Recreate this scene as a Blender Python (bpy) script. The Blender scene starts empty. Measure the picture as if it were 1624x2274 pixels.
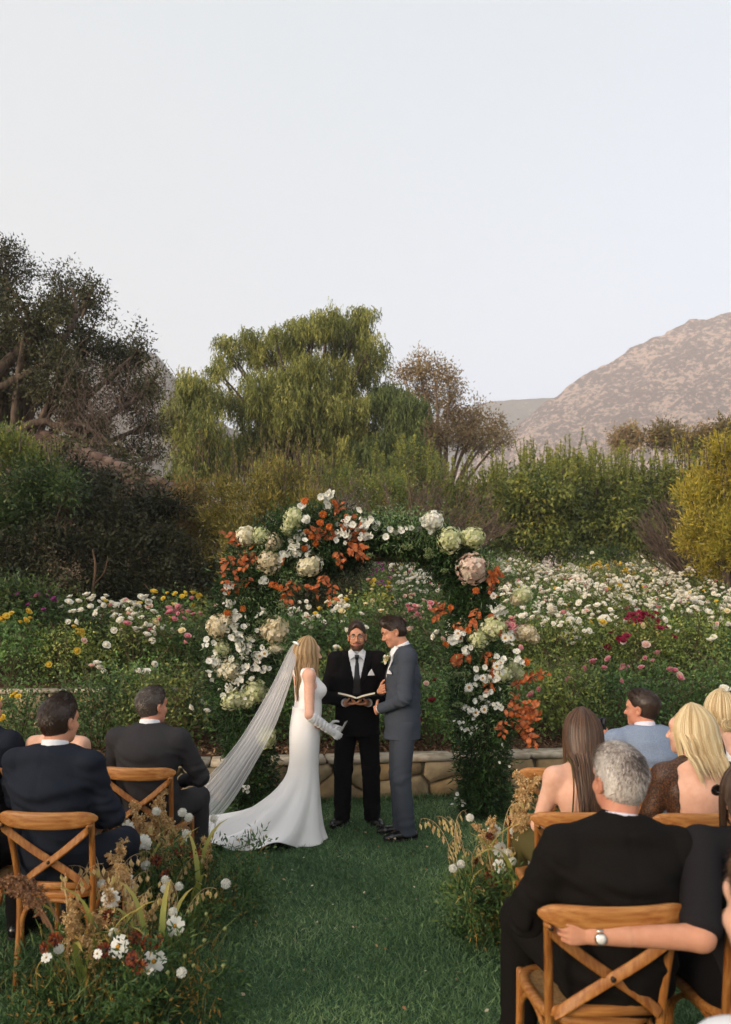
import bpy, math, random
import numpy as np
from mathutils import Vector, Matrix, Euler

PI = math.pi
rng = np.random.default_rng(7)
random.seed(7)
scene = bpy.context.scene
col = scene.collection

# ------------------------------------------------------------------ camera
CAM_H = 1.76
cam_d = bpy.data.cameras.new('camera')
cam = bpy.data.objects.new('camera', cam_d)
col.objects.link(cam)
cam.location = (0, 0, CAM_H)
cam.rotation_euler = (PI / 2, 0, 0)
cam_d.sensor_fit = 'VERTICAL'
cam_d.sensor_height = 36
cam_d.sensor_width = 25.7
cam_d.lens = 26.12
cam_d.shift_y = 0.1121
cam_d.clip_start = 0.05
cam_d.clip_end = 6000
cam_d.dof.use_dof = True
cam_d.dof.focus_distance = 6.3
cam_d.dof.aperture_fstop = 2.8
scene.camera = cam

# ------------------------------------------------------------------ sky, sun, exposure
SUN_AZ = math.radians(48)        # sun stands behind the camera, this far round to the left
SUN_EL = math.radians(14)
world = bpy.data.worlds.new('World')
scene.world = world
world.use_nodes = True
wt = world.node_tree
wt.nodes.clear()
w_out = wt.nodes.new('ShaderNodeOutputWorld')
w_bg = wt.nodes.new('ShaderNodeBackground')
w_sky = wt.nodes.new('ShaderNodeTexSky')
w_sky.sky_type = 'NISHITA'
w_sky.sun_disc = False
w_sky.sun_elevation = SUN_EL
w_sky.sun_rotation = PI + SUN_AZ
w_sky.altitude = 100
w_sky.air_density = 0.7
w_sky.dust_density = 2.5
w_sky.ozone_density = 1.0
w_tc = wt.nodes.new('ShaderNodeTexCoord')
w_sep = wt.nodes.new('ShaderNodeSeparateXYZ')
w_ramp = wt.nodes.new('ShaderNodeValToRGB')           # hazy air: pale, faintly lavender, the same all round
w_ramp.color_ramp.elements[0].position = 0.0
w_ramp.color_ramp.elements[0].color = (4.15, 3.65, 3.5, 1)
w_ramp.color_ramp.elements[1].position = 0.75
w_ramp.color_ramp.elements[1].color = (3.05, 3.15, 2.85, 1)
_e = w_ramp.color_ramp.elements.new(0.34); _e.color = (3.45, 3.15, 2.5, 1)
w_mix = wt.nodes.new('ShaderNodeMix')
w_mix.data_type = 'RGBA'
w_mix.blend_type = 'ADD'
w_mix.inputs[0].default_value = 1.0
wt.links.new(w_tc.outputs['Generated'], w_sep.inputs[0])
wt.links.new(w_sep.outputs['Z'], w_ramp.inputs[0])
wt.links.new(w_sky.outputs[0], w_mix.inputs[6])
wt.links.new(w_ramp.outputs[0], w_mix.inputs[7])
wt.links.new(w_mix.outputs[2], w_bg.inputs[0])
w_bg.inputs[1].default_value = 0.15
wt.links.new(w_bg.outputs[0], w_out.inputs[0])

sun_d = bpy.data.lights.new('sun', 'SUN')
sun_d.energy = 1.5
sun_d.angle = math.radians(14)
sun_d.color = (1.0, 0.80, 0.60)
sun = bpy.data.objects.new('sun', sun_d)
col.objects.link(sun)
to_sun = Vector((-math.sin(SUN_AZ) * math.cos(SUN_EL), -math.cos(SUN_AZ) * math.cos(SUN_EL), math.sin(SUN_EL)))
sun.rotation_euler = to_sun.to_track_quat('Z', 'Y').to_euler()

scene.view_settings.view_transform = 'Standard'
scene.view_settings.look = 'None'
scene.view_settings.exposure = 0.5
scene.view_settings.gamma = 1.0
scene.view_settings.use_curve_mapping = False
scene.cycles.use_denoising = True
scene.cycles.max_bounces = 6
scene.cycles.diffuse_bounces = 3
scene.cycles.glossy_bounces = 2
scene.cycles.transmission_bounces = 4
scene.cycles.transparent_max_bounces = 12
scene.cycles.volume_bounces = 1
scene.cycles.sample_clamp_indirect = 6

# ------------------------------------------------------------------ helpers: properties and objects
def lin(h):
    h = h.lstrip('#')
    o = []
    for i in (0, 2, 4):
        c = int(h[i:i + 2], 16) / 255
        o.append(c / 12.92 if c <= 0.04045 else ((c + 0.055) / 1.055) ** 2.4)
    return tuple(o) + (1.0,)


def tag(o, label=None, cat=None, group=None, kind=None):
    if label: o['label'] = label
    if cat: o['category'] = cat
    if group: o['group'] = group
    if kind: o['kind'] = kind
    return o


def empty(name, loc=(0, 0, 0), rz=0.0, label=None, cat=None, group=None):
    o = bpy.data.objects.new(name, None)
    o.empty_display_size = 0.1
    col.objects.link(o)
    o.location = loc
    o.rotation_euler = (0, 0, rz)
    return tag(o, label, cat, group)


def inst(name, me, parent=None, loc=(0, 0, 0), rot=(0, 0, 0), scale=1.0):
    """one object that shares mesh data with others of its kind"""
    o = bpy.data.objects.new(name, me)
    col.objects.link(o)
    if parent is not None: o.parent = parent
    o.location = loc
    o.rotation_euler = rot
    o.scale = (scale, scale, scale) if isinstance(scale, (int, float)) else scale
    return o


def copy_tree(o, parent=None):
    c = o.copy()
    col.objects.link(c)
    if parent is not None: c.parent = parent
    for ch in list(o.children):
        copy_tree(ch, c)
    return c


def at(px, py, d):
    """a picture point (1624 wide measure) at depth d metres, as a place in the world"""
    return np.array([(px - 812) * d / 1650, d, CAM_H + (1392 - py) * d / 1650])


# ------------------------------------------------------------------ helpers: meshes
class MB:
    """collects vertices, quads / tris, a per-vertex random value and material slots; builds ONE mesh"""
    def __init__(s):
        s.V = []; s.Q = []; s.T = []; s.r = []; s.qm = []; s.tm = []; s.n = 0

    def add(s, V, Q=None, T=None, rnd=None, m=0):
        V = np.asarray(V, dtype=np.float64).reshape(-1, 3)
        if rnd is None: rnd = np.zeros(len(V))
        rnd = np.broadcast_to(np.asarray(rnd, dtype=np.float64), (len(V),))
        s.V.append(V); s.r.append(rnd)
        if Q is not None and len(Q):
            Q = np.asarray(Q, dtype=np.int64).reshape(-1, 4)
            s.Q.append(Q + s.n); s.qm.append(np.broadcast_to(np.asarray(m), (len(Q),)))
        if T is not None and len(T):
            T = np.asarray(T, dtype=np.int64).reshape(-1, 3)
            s.T.append(T + s.n); s.tm.append(np.broadcast_to(np.asarray(m), (len(T),)))
        s.n += len(V)
        return s

    def mesh(s, name, mats, smooth=True):
        V = np.concatenate(s.V) if s.V else np.zeros((0, 3))
        Q = np.concatenate(s.Q) if s.Q else np.zeros((0, 4), np.int64)
        T = np.concatenate(s.T) if s.T else np.zeros((0, 3), np.int64)
        me = bpy.data.meshes.new(name)
        me.vertices.add(len(V))
        me.vertices.foreach_set('co', V.astype(np.float32).ravel())
        nl = Q.size + T.size
        me.loops.add(nl)
        me.loops.foreach_set('vertex_index', np.concatenate([Q.ravel(), T.ravel()]).astype(np.int32))
        npoly = len(Q) + len(T)
        me.polygons.add(npoly)
        ls = np.concatenate([np.arange(len(Q)) * 4, Q.size + np.arange(len(T)) * 3]).astype(np.int32)
        me.polygons.foreach_set('loop_start', ls)
        mi = np.concatenate(([*s.qm] or [np.zeros(0)]) + ([*s.tm] or [np.zeros(0)])).astype(np.int32)
        if not isinstance(mats, (list, tuple)): mats = [mats]
        for m in mats: me.materials.append(m)
        if len(mats) > 1: me.polygons.foreach_set('material_index', mi)
        me.polygons.foreach_set('use_smooth', np.full(npoly, bool(smooth)))
        a = me.attributes.new('rnd', 'FLOAT', 'POINT')
        a.data.foreach_set('value', np.concatenate(s.r).astype(np.float32) if s.r else np.zeros(0, np.float32))
        me.update(calc_edges=True)
        me.validate()
        return me

    def build(s, name, mats, parent=None, smooth=True, **k):
        o = bpy.data.objects.new(name, s.mesh(name, mats, smooth))
        col.objects.link(o)
        if parent is not None: o.parent = parent
        return tag(o, **k)


def unit(v):
    v = np.asarray(v, float)
    return v / np.maximum(np.linalg.norm(v, axis=-1, keepdims=True), 1e-9)


def rand_dir(n, up=0.0):
    d = rng.normal(size=(n, 3))
    d[:, 2] += up
    return unit(d)


def leaves(mb, P, D, L, W, rnd, N=None, fold=0.15, droop=0.0, m=0, tri=False):
    """folded diamond leaves: base P, direction D, length L, width W"""
    n = len(P)
    if n == 0: return
    D = unit(D)
    if N is None: N = rand_dir(n, 0.8)
    S = unit(np.cross(D, N) + 1e-6)
    N = np.cross(S, D)
    L = np.broadcast_to(np.asarray(L, float), (n,))[:, None]
    W = np.broadcast_to(np.asarray(W, float), (n,))[:, None]
    if tri:          # far or tiny leaves: one pointed triangle of the same area
        V = np.stack([P - S * W / 2, P + S * W / 2, P + D * L - N * L * droop], 1).reshape(-1, 3)
        mb.add(V, T=np.arange(n * 3).reshape(n, 3), rnd=np.repeat(np.broadcast_to(rnd, (n,)), 3), m=m)
        return
    mid = P + D * L * 0.45
    V = np.stack([P, mid + S * W / 2 + N * W * fold, P + D * L - N * L * droop, mid - S * W / 2 + N * W * fold], 1).reshape(-1, 3)
    Q = np.arange(n * 4).reshape(n, 4)
    mb.add(V, Q, rnd=np.repeat(np.broadcast_to(rnd, (n,)), 4), m=m)


def tube(mb, pts, rad, sides=6, rnd=0.0, m=0, cap=True, flat=None, side=None):
    """swept tube; flat=(a,b) gives a rectangular-ish section a x b whose first axis follows `side`"""
    pts = np.asarray(pts, float)
    n = len(pts)
    rad = np.broadcast_to(np.asarray(rad, float), (n,))
    t = np.gradient(pts, axis=0)
    t = unit(t)
    ref = np.array([0, 0, 1.0]) if side is None else np.asarray(side, float)
    if side is None and abs(t[0] @ ref) > 0.9: ref = np.array([1.0, 0, 0])
    us = []
    u = unit(ref - t[0] * (ref @ t[0]))
    for i in range(n):
        if side is not None: u = np.asarray(side, float)
        u = unit(u - t[i] * (u @ t[i]))
        us.append(u)
    us = np.array(us)
    vs = np.cross(t, us)
    if flat is None:
        a = np.arange(sides) * 2 * PI / sides
        ca, sa = np.cos(a), np.sin(a)
        V = pts[:, None] + rad[:, None, None] * (us[:, None] * ca[None, :, None] + vs[:, None] * sa[None, :, None])
    else:
        fa, fb = flat
        q = 0.72
        prof = np.array([(1, q), (q, 1), (-q, 1), (-1, q), (-1, -q), (-q, -1), (q, -1), (1, -q)])
        sides = 8
        V = pts[:, None] + (us[:, None] * (prof[None, :, 0, None] * fa / 2) + vs[:, None] * (prof[None, :, 1, None] * fb / 2)) * rad[:, None, None]
    V = V.reshape(-1, 3)
    i = np.arange(n - 1)[:, None] * sides
    j = np.arange(sides)[None]
    j2 = (j + 1) % sides
    Q = np.stack([i + j, i + j2, i + sides + j2, i + sides + j], -1).reshape(-1, 4)
    T = None
    if cap:
        c0, c1 = len(V), len(V) + 1
        V = np.concatenate([V, pts[:1], pts[-1:]])
        jj = np.arange(sides)
        e = (n - 1) * sides
        T = np.concatenate([np.stack([np.full(sides, c0), (jj + 1) % sides, jj], 1), np.stack([np.full(sides, c1), e + jj, e + (jj + 1) % sides], 1)])
    mb.add(V, Q, T, rnd=rnd, m=m)


def bez(a, b, c, d, n=12):
    t = np.linspace(0, 1, n)[:, None]
    a, b, c, d = (np.asarray(x, float) for x in (a, b, c, d))
    return (1 - t) ** 3 * a + 3 * (1 - t) ** 2 * t * b + 3 * (1 - t) * t * t * c + t ** 3 * d


def spline(pts, n=40):
    """Catmull-Rom through the points"""
    P = np.asarray(pts, float)
    P = np.concatenate([[2 * P[0] - P[1]], P, [2 * P[-1] - P[-2]]])
    k = len(P) - 3
    u = np.linspace(0, k - 1e-6, n)
    i = u.astype(int)
    t = (u - i)[:, None]
    p0, p1, p2, p3 = P[i], P[i + 1], P[i + 2], P[i + 3]
    return 0.5 * (2 * p1 + (p2 - p0) * t + (2 * p0 - 5 * p1 + 4 * p2 - p3) * t * t + (3 * p1 - p0 - 3 * p2 + p3) * t ** 3)


def grid_faces(nu, nv, wrap_v=False):
    i = np.arange(nu - 1)[:, None]
    nn = nv if wrap_v else nv - 1
    j = np.arange(nn)[None]
    j2 = (j + 1) % nv
    return np.stack([i * nv + j, i * nv + j2, (i + 1) * nv + j2, (i + 1) * nv + j], -1).reshape(-1, 4)


def rounded_box(mb, c, size, bev=0.1, R=None, m=0, rnd=0.0, noise=0.0, seg=3):
    """box with rounded edges (a cube-sphere pulled towards a superellipsoid)"""
    c = np.asarray(c, float)
    g = np.linspace(-1, 1, seg + 1)
    V = []; Q = []
    base = 0
    for ax in range(3):
        for sg in (-1, 1):
            a, b = np.meshgrid(g, g, indexing='ij')
            p = np.zeros((seg + 1, seg + 1, 3))
            p[..., ax] = sg
            p[..., (ax + 1) % 3] = a
            p[..., (ax + 2) % 3] = b
            q = grid_faces(seg + 1, seg + 1)
            if sg > 0: q = q[:, ::-1]
            q = q[:, ::-1]
            V.append(p.reshape(-1, 3)); Q.append(q + base)
            base += (seg + 1) ** 2
    V = np.concatenate(V); Q = np.concatenate(Q)
    key = {}
    idx = np.empty(len(V), int)
    U = []
    for i, p in enumerate(np.round(V, 5)):
        k = tuple(p)
        if k not in key:
            key[k] = len(U); U.append(V[i])
        idx[i] = key[k]
    U = np.array(U); Q = idx[Q]
    n8 = (np.abs(U) ** 6).sum(1, keepdims=True) ** (1 / 6)
    U = U * (1 - bev) + (U / n8) * bev
    if noise:
        U = U + rng.normal(size=U.shape) * noise
    U = U * (np.asarray(size, float) / 2)
    if R is not None: U = U @ np.asarray(R).T
    mb.add(U + c, Q, rnd=rnd, m=m)


def ico(c, r, sub=1):
    """little rounded ball: (verts, tris)"""
    p = (1 + 5 ** .5) / 2
    V = np.array([(-1, p, 0), (1, p, 0), (-1, -p, 0), (1, -p, 0), (0, -1, p), (0, 1, p), (0, -1, -p), (0, 1, -p), (p, 0, -1), (p, 0, 1), (-p, 0, -1), (-p, 0, 1)], float)
    T = np.array([(0, 11, 5), (0, 5, 1), (0, 1, 7), (0, 7, 10), (0, 10, 11), (1, 5, 9), (5, 11, 4), (11, 10, 2), (10, 7, 6), (7, 1, 8), (3, 9, 4), (3, 4, 2), (3, 2, 6), (3, 6, 8), (3, 8, 9), (4, 9, 5), (2, 4, 11), (6, 2, 10), (8, 6, 7), (9, 8, 1)])
    V = unit(V)
    for _ in range(sub):
        m = {}
        V = list(V)
        nt = []
        for a, b, d in T:
            k = []
            for x, y in ((a, b), (b, d), (d, a)):
                e = (min(x, y), max(x, y))
                if e not in m:
                    m[e] = len(V); V.append(unit(V[x] + V[y]))
                k.append(m[e])
            nt += [(a, k[0], k[2]), (b, k[1], k[0]), (d, k[2], k[1]), tuple(k)]
        T = np.array(nt); V = np.array(V)
    return V * np.asarray(r) + np.asarray(c), T


def rot_to(d, up=(0, 0, 1)):
    """matrix whose z column is d"""
    z = unit(d)
    x = np.cross(np.asarray(up, float), z)
    if np.linalg.norm(x) < 1e-3: x = np.cross([1.0, 0, 0], z)
    x = unit(x)
    return np.stack([x, np.cross(z, x), z], 1)


def euler_to(d, spin=0.0):
    R = Matrix(rot_to(d).tolist()) @ Matrix.Rotation(spin, 3, 'Z')
    return R.to_euler()


def RX(a): c, s = math.cos(a), math.sin(a); return np.array([[1, 0, 0], [0, c, -s], [0, s, c]])
def RY(a): c, s = math.cos(a), math.sin(a); return np.array([[c, 0, s], [0, 1, 0], [-s, 0, c]])
def RZ(a): c, s = math.cos(a), math.sin(a); return np.array([[c, -s, 0], [s, c, 0], [0, 0, 1]])


# ------------------------------------------------------------------ helpers: materials
def _new(name):
    m = bpy.data.materials.new(name)
    m.use_nodes = True
    nt = m.node_tree
    return m, nt, nt.nodes['Principled BSDF'], nt.nodes['Material Output']


def _set(b, key, v):
    if key in b.inputs: b.inputs[key].default_value = v


def mat(name, c, rough=0.6, spec=0.35, c2=None, scale=8.0, detail=4.0, stretch=(1, 1, 1), lo=0.35, hi=0.65, bump=0.0, bscale=40.0, bstretch=(1, 1, 1), sheen=0.0, sss=0.0, metal=0.0, objvar=0.0, coat=0.0):
    m, nt, b, out = _new(name)
    N = nt.nodes.new; Lk = nt.links.new
    c = lin(c) if isinstance(c, str) else c
    _set(b, 'Base Color', c); _set(b, 'Roughness', rough); _set(b, 'Specular IOR Level', spec); _set(b, 'Metallic', metal)
    _set(b, 'Sheen Weight', sheen); _set(b, 'Coat Weight', coat)
    if sss:
        _set(b, 'Subsurface Weight', sss); _set(b, 'Subsurface Radius', (0.012, 0.004, 0.002)); _set(b, 'Subsurface Scale', 1.0)
    tc = N('ShaderNodeTexCoord')
    if c2 is not None:
        c2 = lin(c2) if isinstance(c2, str) else c2
        mp = N('ShaderNodeMapping'); mp.inputs['Scale'].default_value = stretch
        Lk(tc.outputs['Object'], mp.inputs[0])
        no = N('ShaderNodeTexNoise'); no.inputs['Scale'].default_value = scale; no.inputs['Detail'].default_value = detail
        Lk(mp.outputs[0], no.inputs['Vector'])
        rp = N('ShaderNodeValToRGB')
        rp.color_ramp.elements[0].position = lo; rp.color_ramp.elements[0].color = c
        rp.color_ramp.elements[1].position = hi; rp.color_ramp.elements[1].color = c2
        Lk(no.outputs[0], rp.inputs[0])
        src = rp.outputs[0]
        if objvar:
            oi = N('ShaderNodeObjectInfo'); hs = N('ShaderNodeHueSaturation'); mr = N('ShaderNodeMapRange')
            mr.inputs[3].default_value = 1 - objvar; mr.inputs[4].default_value = 1 + objvar
            Lk(oi.outputs['Random'], mr.inputs[0]); Lk(mr.outputs[0], hs.inputs['Value']); Lk(src, hs.inputs['Color']); src = hs.outputs[0]
        Lk(src, b.inputs['Base Color'])
    if bump:
        mp2 = N('ShaderNodeMapping'); mp2.inputs['Scale'].default_value = bstretch
        Lk(tc.outputs['Object'], mp2.inputs[0])
        n2 = N('ShaderNodeTexNoise'); n2.inputs['Scale'].default_value = bscale; n2.inputs['Detail'].default_value = 4
        Lk(mp2.outputs[0], n2.inputs['Vector'])
        bp = N('ShaderNodeBump'); bp.inputs['Strength'].default_value = bump; bp.inputs['Distance'].default_value = 0.01
        Lk(n2.outputs[0], bp.inputs['Height']); Lk(bp.outputs[0], b.inputs['Normal'])
    return m


def leafmat(name, cols, rough=0.55, spec=0.3, trans=0.25, objvar=0.0, lift=1.0):
    """colour picked per leaf from the stored random value; part of the light passes through"""
    m, nt, b, out = _new(name)
    N = nt.nodes.new; Lk = nt.links.new
    at_ = N('ShaderNodeAttribute'); at_.attribute_name = 'rnd'
    rp = N('ShaderNodeValToRGB')
    el = rp.color_ramp.elements
    n = len(cols)
    for i, c in enumerate(cols):
        p = i / max(n - 1, 1)
        e = el[i] if i < 2 else el.new(p)
        e.position = p
        e.color = lin(c)
    for i, c in enumerate(cols):
        el[i].position = i / max(n - 1, 1); el[i].color = tuple(min(0.9, v * lift) for v in lin(c)[:3]) + (1,)
    Lk(at_.outputs['Fac'], rp.inputs[0])
    src = rp.outputs[0]
    if objvar:
        oi = N('ShaderNodeObjectInfo')
        hs = N('ShaderNodeHueSaturation')
        mr = N('ShaderNodeMapRange'); mr.inputs[3].default_value = 1 - objvar; mr.inputs[4].default_value = 1 + objvar
        Lk(oi.outputs['Random'], mr.inputs[0]); Lk(mr.outputs[0], hs.inputs['Value']); Lk(src, hs.inputs['Color'])
        src = hs.outputs[0]
    Lk(src, b.inputs['Base Color'])
    _set(b, 'Roughness', rough); _set(b, 'Specular IOR Level', spec)
    if trans:
        tr = N('ShaderNodeBsdfTranslucent'); mx = N('ShaderNodeMixShader'); mx.inputs[0].default_value = trans
        Lk(src, tr.inputs[0]); Lk(b.outputs[0], mx.inputs[1]); Lk(tr.outputs[0], mx.inputs[2]); Lk(mx.outputs[0], out.inputs[0])
    return m
# ================================================================== the setting
def wall_y(x): return 7.55 + 0.144 * x
def wall2_y(x): return 10.0 + 0.144 * x


def gz(x, y):
    """height of the garden ground"""
    x = np.asarray(x, float); y = np.asarray(y, float)
    y1, y2 = wall_y(x) + 0.1, wall2_y(x)
    z = np.where(y < y1, 0.0, 0.36 + 0.03 * (y - y1))
    z = np.where(y > y2 + 0.1, 0.86 + 0.168 * (y - y2), z)
    z = np.where(y > 23.5, 3.02 + 0.045 * (y - 23.5) - 0.02 * x, z)
    return z


M_LAWN = mat('lawn_soil', '#2c4230', rough=0.9, spec=0.1, c2='#3c5338', scale=3.0, bump=0.4, bscale=120)
M_MULCH = mat('bark_mulch', '#3f2d22', rough=0.95, spec=0.1, c2='#6b5340', scale=22.0, detail=8, bump=0.9, bscale=35)
M_DIRT = mat('dry_ground', '#353a22', rough=0.95, spec=0.1, c2='#4b4a2e', scale=0.6, detail=8)


def sheet(name, xs, ys, zf, m, **k):
    X, Y = np.meshgrid(xs, ys, indexing='ij')
    V = np.stack([X, Y, zf(X, Y)], -1).reshape(-1, 3)
    mb = MB().add(V, grid_faces(len(xs), len(ys)))
    return mb.build(name, m, **k)


def ground_z(x, y):
    return np.where(y < 8, -0.10, np.where(y < 23.6, gz(x, y) - 0.2, gz(x, y)))


gx = np.concatenate([np.linspace(-1500, -60, 12), np.linspace(-50, 50, 21), np.linspace(60, 1500, 12)])
gy = np.concatenate([np.linspace(-400, -20, 12), np.linspace(-10, 7.9, 4), np.linspace(8.1, 26, 24), np.linspace(30, 100, 10), np.linspace(130, 1900, 12)])
sheet('ground', gx, gy, lambda X, Y: np.minimum(ground_z(X, Y), 7.0 + 0 * X), M_DIRT, kind='structure')

lx = np.linspace(-14, 14, 90)
u = np.linspace(0, 1, 50)
LX, LU = np.meshgrid(lx, u, indexing='ij')
LY = -8 + (wall_y(LX) + 0.05 + 8) * LU
LZ = 0.012 * np.sin(LX * 1.7 + LY) * np.sin(LY * 1.1) * (LY < 7)
MB().add(np.stack([LX, LY, LZ], -1).reshape(-1, 3), grid_faces(90, 50)).build('lawn', M_LAWN, kind='structure')

bx = np.linspace(-16, 17, 120)
for nm, f0, f1 in (('garden_bed', lambda x: wall_y(x) + 0.12, lambda x: wall2_y(x) + 0.14), ('garden_slope', lambda x: wall2_y(x) + 0.14, lambda x: 24.5 + 0 * x)):
    v = np.linspace(0, 1, 20 if nm == 'garden_bed' else 90)
    BX, BV = np.meshgrid(bx, v, indexing='ij')
    BY = f0(BX) + (f1(BX) - f0(BX)) * BV
    zz = (0.36 + 0.03 * (BY - wall_y(BX))) if nm == 'garden_bed' else np.where(BY > 23.5, 3.02, 0.86 + 0.168 * (BY - wall2_y(BX)))
    BZ = zz + rng.normal(size=BX.shape) * 0.012
    MB().add(np.stack([BX, BY, BZ], -1).reshape(-1, 3), grid_faces(120, len(v))).build(nm, M_MULCH, kind='structure')

# ------------------------------------------------------------------ grass blades, fallen petals
M_GRASS = leafmat('grass_blades', ['#2c4229', '#3c5435', '#4e6843', '#6d8458', '#a0a67c'], rough=0.5, spec=0.3, trans=0.2, lift=1.5)
mb = MB()
n = 270000
d = np.sqrt(rng.uniform(2.6 ** 2, 8.3 ** 2, n)) if False else rng.uniform(2.5, 8.4, n)
x = rng.uniform(-1, 1, n) * (0.5 * d + 0.45)
k = d < wall_y(x) + 0.02
d, x = d[k], x[k]; n = len(d)
P = np.stack([x, d, 0.012 * np.sin(x * 1.7 + d) * np.sin(d * 1.1) * (d < 7)], 1)
patch = 0.5 + 0.5 * np.sin(x * 3.1 + 1.3 * np.sin(d * 2.3)) * np.sin(d * 2.7 + np.sin(x * 1.9))
D = rand_dir(n); D[:, 2] = np.abs(D[:, 2]) * 0.6 + 0.55; D[:, 0] += 0.25 * (patch - 0.5)
leaves(mb, P, D, rng.uniform(0.022, 0.048, n), rng.uniform(0.0032, 0.0060, n) * (0.6 + d / 8), np.clip(rng.beta(2, 2.6, n) * 0.8 + 0.34 * patch - 0.06, 0, 1), N=rand_dir(n, 0.2), droop=0.18, tri=True)
# thinner turf out to the sides of the seating
m_ = 40000
x_ = rng.uniform(2.0, 7.5, m_) * np.where(rng.uniform(0, 1, m_) < 0.5, -1, 1); y_ = rng.uniform(0.5, 8.6, m_)
k_ = (np.abs(x_) > 0.5 * y_ + 0.4) & (y_ < wall_y(x_))
x_, y_ = x_[k_], y_[k_]; m_ = len(x_)
D = rand_dir(m_); D[:, 2] = np.abs(D[:, 2]) * 0.6 + 0.55
leaves(mb, np.stack([x_, y_, 0 * x_], 1), D, rng.uniform(0.03, 0.06, m_), rng.uniform(0.006, 0.010, m_), rng.uniform(0, 0.9, m_), N=rand_dir(m_, 0.2), droop=0.18, tri=True)
# longer blades that the mower missed against the wall
n = 5000
x = rng.uniform(-4.5, 4.8, n); y = wall_y(x) - np.abs(rng.normal(0, 0.05, n)) - 0.02
leaves(mb, np.stack([x, y, 0 * x], 1), rand_dir(n, 1.6), rng.uniform(0.05, 0.11, n), 0.006, rng.uniform(0, 0.8, n), droop=0.2)
mb.build('grass', M_GRASS, kind='stuff')
mb = MB()
n = 130
y = rng.uniform(3.0, 7.3, n); x = rng.uniform(-1.0, 1.2, n)
leaves(mb, np.stack([x, y, np.full(n, 0.045)], 1), rand_dir(n) * [1, 1, 0.2], rng.uniform(0.015, 0.035, n), rng.uniform(0.012, 0.02, n), rng.uniform(0, 1, n))
mb.build('fallen_leaves', leafmat('fallen_leaf', ['#b99a6a', '#8a5a34', '#d8cfb4'], trans=0.1), kind='stuff')

# mulch chips on the lower bed
mb = MB()
n = 9000
x = rng.uniform(-4.2, 4.6, n); y = wall_y(x) + 0.3 + rng.beta(1, 2.2, n) * 2.0
leaves(mb, np.stack([x, y, 0.37 + 0.03 * (y - wall_y(x))], 1), rand_dir(n) * [1, 1, 0.35], rng.uniform(0.03, 0.08, n), rng.uniform(0.015, 0.035, n), rng.uniform(0, 1, n))
mb.build('mulch_litter', leafmat('mulch_chip', ['#2c1f18', '#4a3527', '#6d5440', '#9a7f64'], trans=0.0, rough=0.9, spec=0.1), kind='stuff')

# ------------------------------------------------------------------ rubble stone walls
M_STONES = [mat('sandstone_%d' % i, a, rough=0.9, spec=0.15, c2=b, scale=7, detail=8, bump=0.7, bscale=26) for i, (a, b) in enumerate((('#ab9878', '#837258'), ('#b8a585', '#938064'), ('#9a8a70', '#746753'), ('#ad9168', '#87745a'), ('#a5987f', '#7d725f')))]
M_MORTAR = mat('mortar', '#9a8b74', rough=0.95, spec=0.1, c2='#7a6d59', scale=14, bump=0.6, bscale=60)
M_CAPST = mat('wall_coping', '#bdb09d', rough=0.9, spec=0.15, c2='#94866f', scale=9, detail=8, bump=0.5, bscale=40)


def clip_poly(poly, nx, ny, c):
    out = []
    k = len(poly)
    for i in range(k):
        a, b = poly[i], poly[(i + 1) % k]
        da, db = a[0] * nx + a[1] * ny - c, b[0] * nx + b[1] * ny - c
        if da <= 0: out.append(a)
        if da * db < 0:
            t = da / (da - db)
            out.append((a[0] + (b[0] - a[0]) * t, a[1] + (b[1] - a[1]) * t))
    return out


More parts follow.
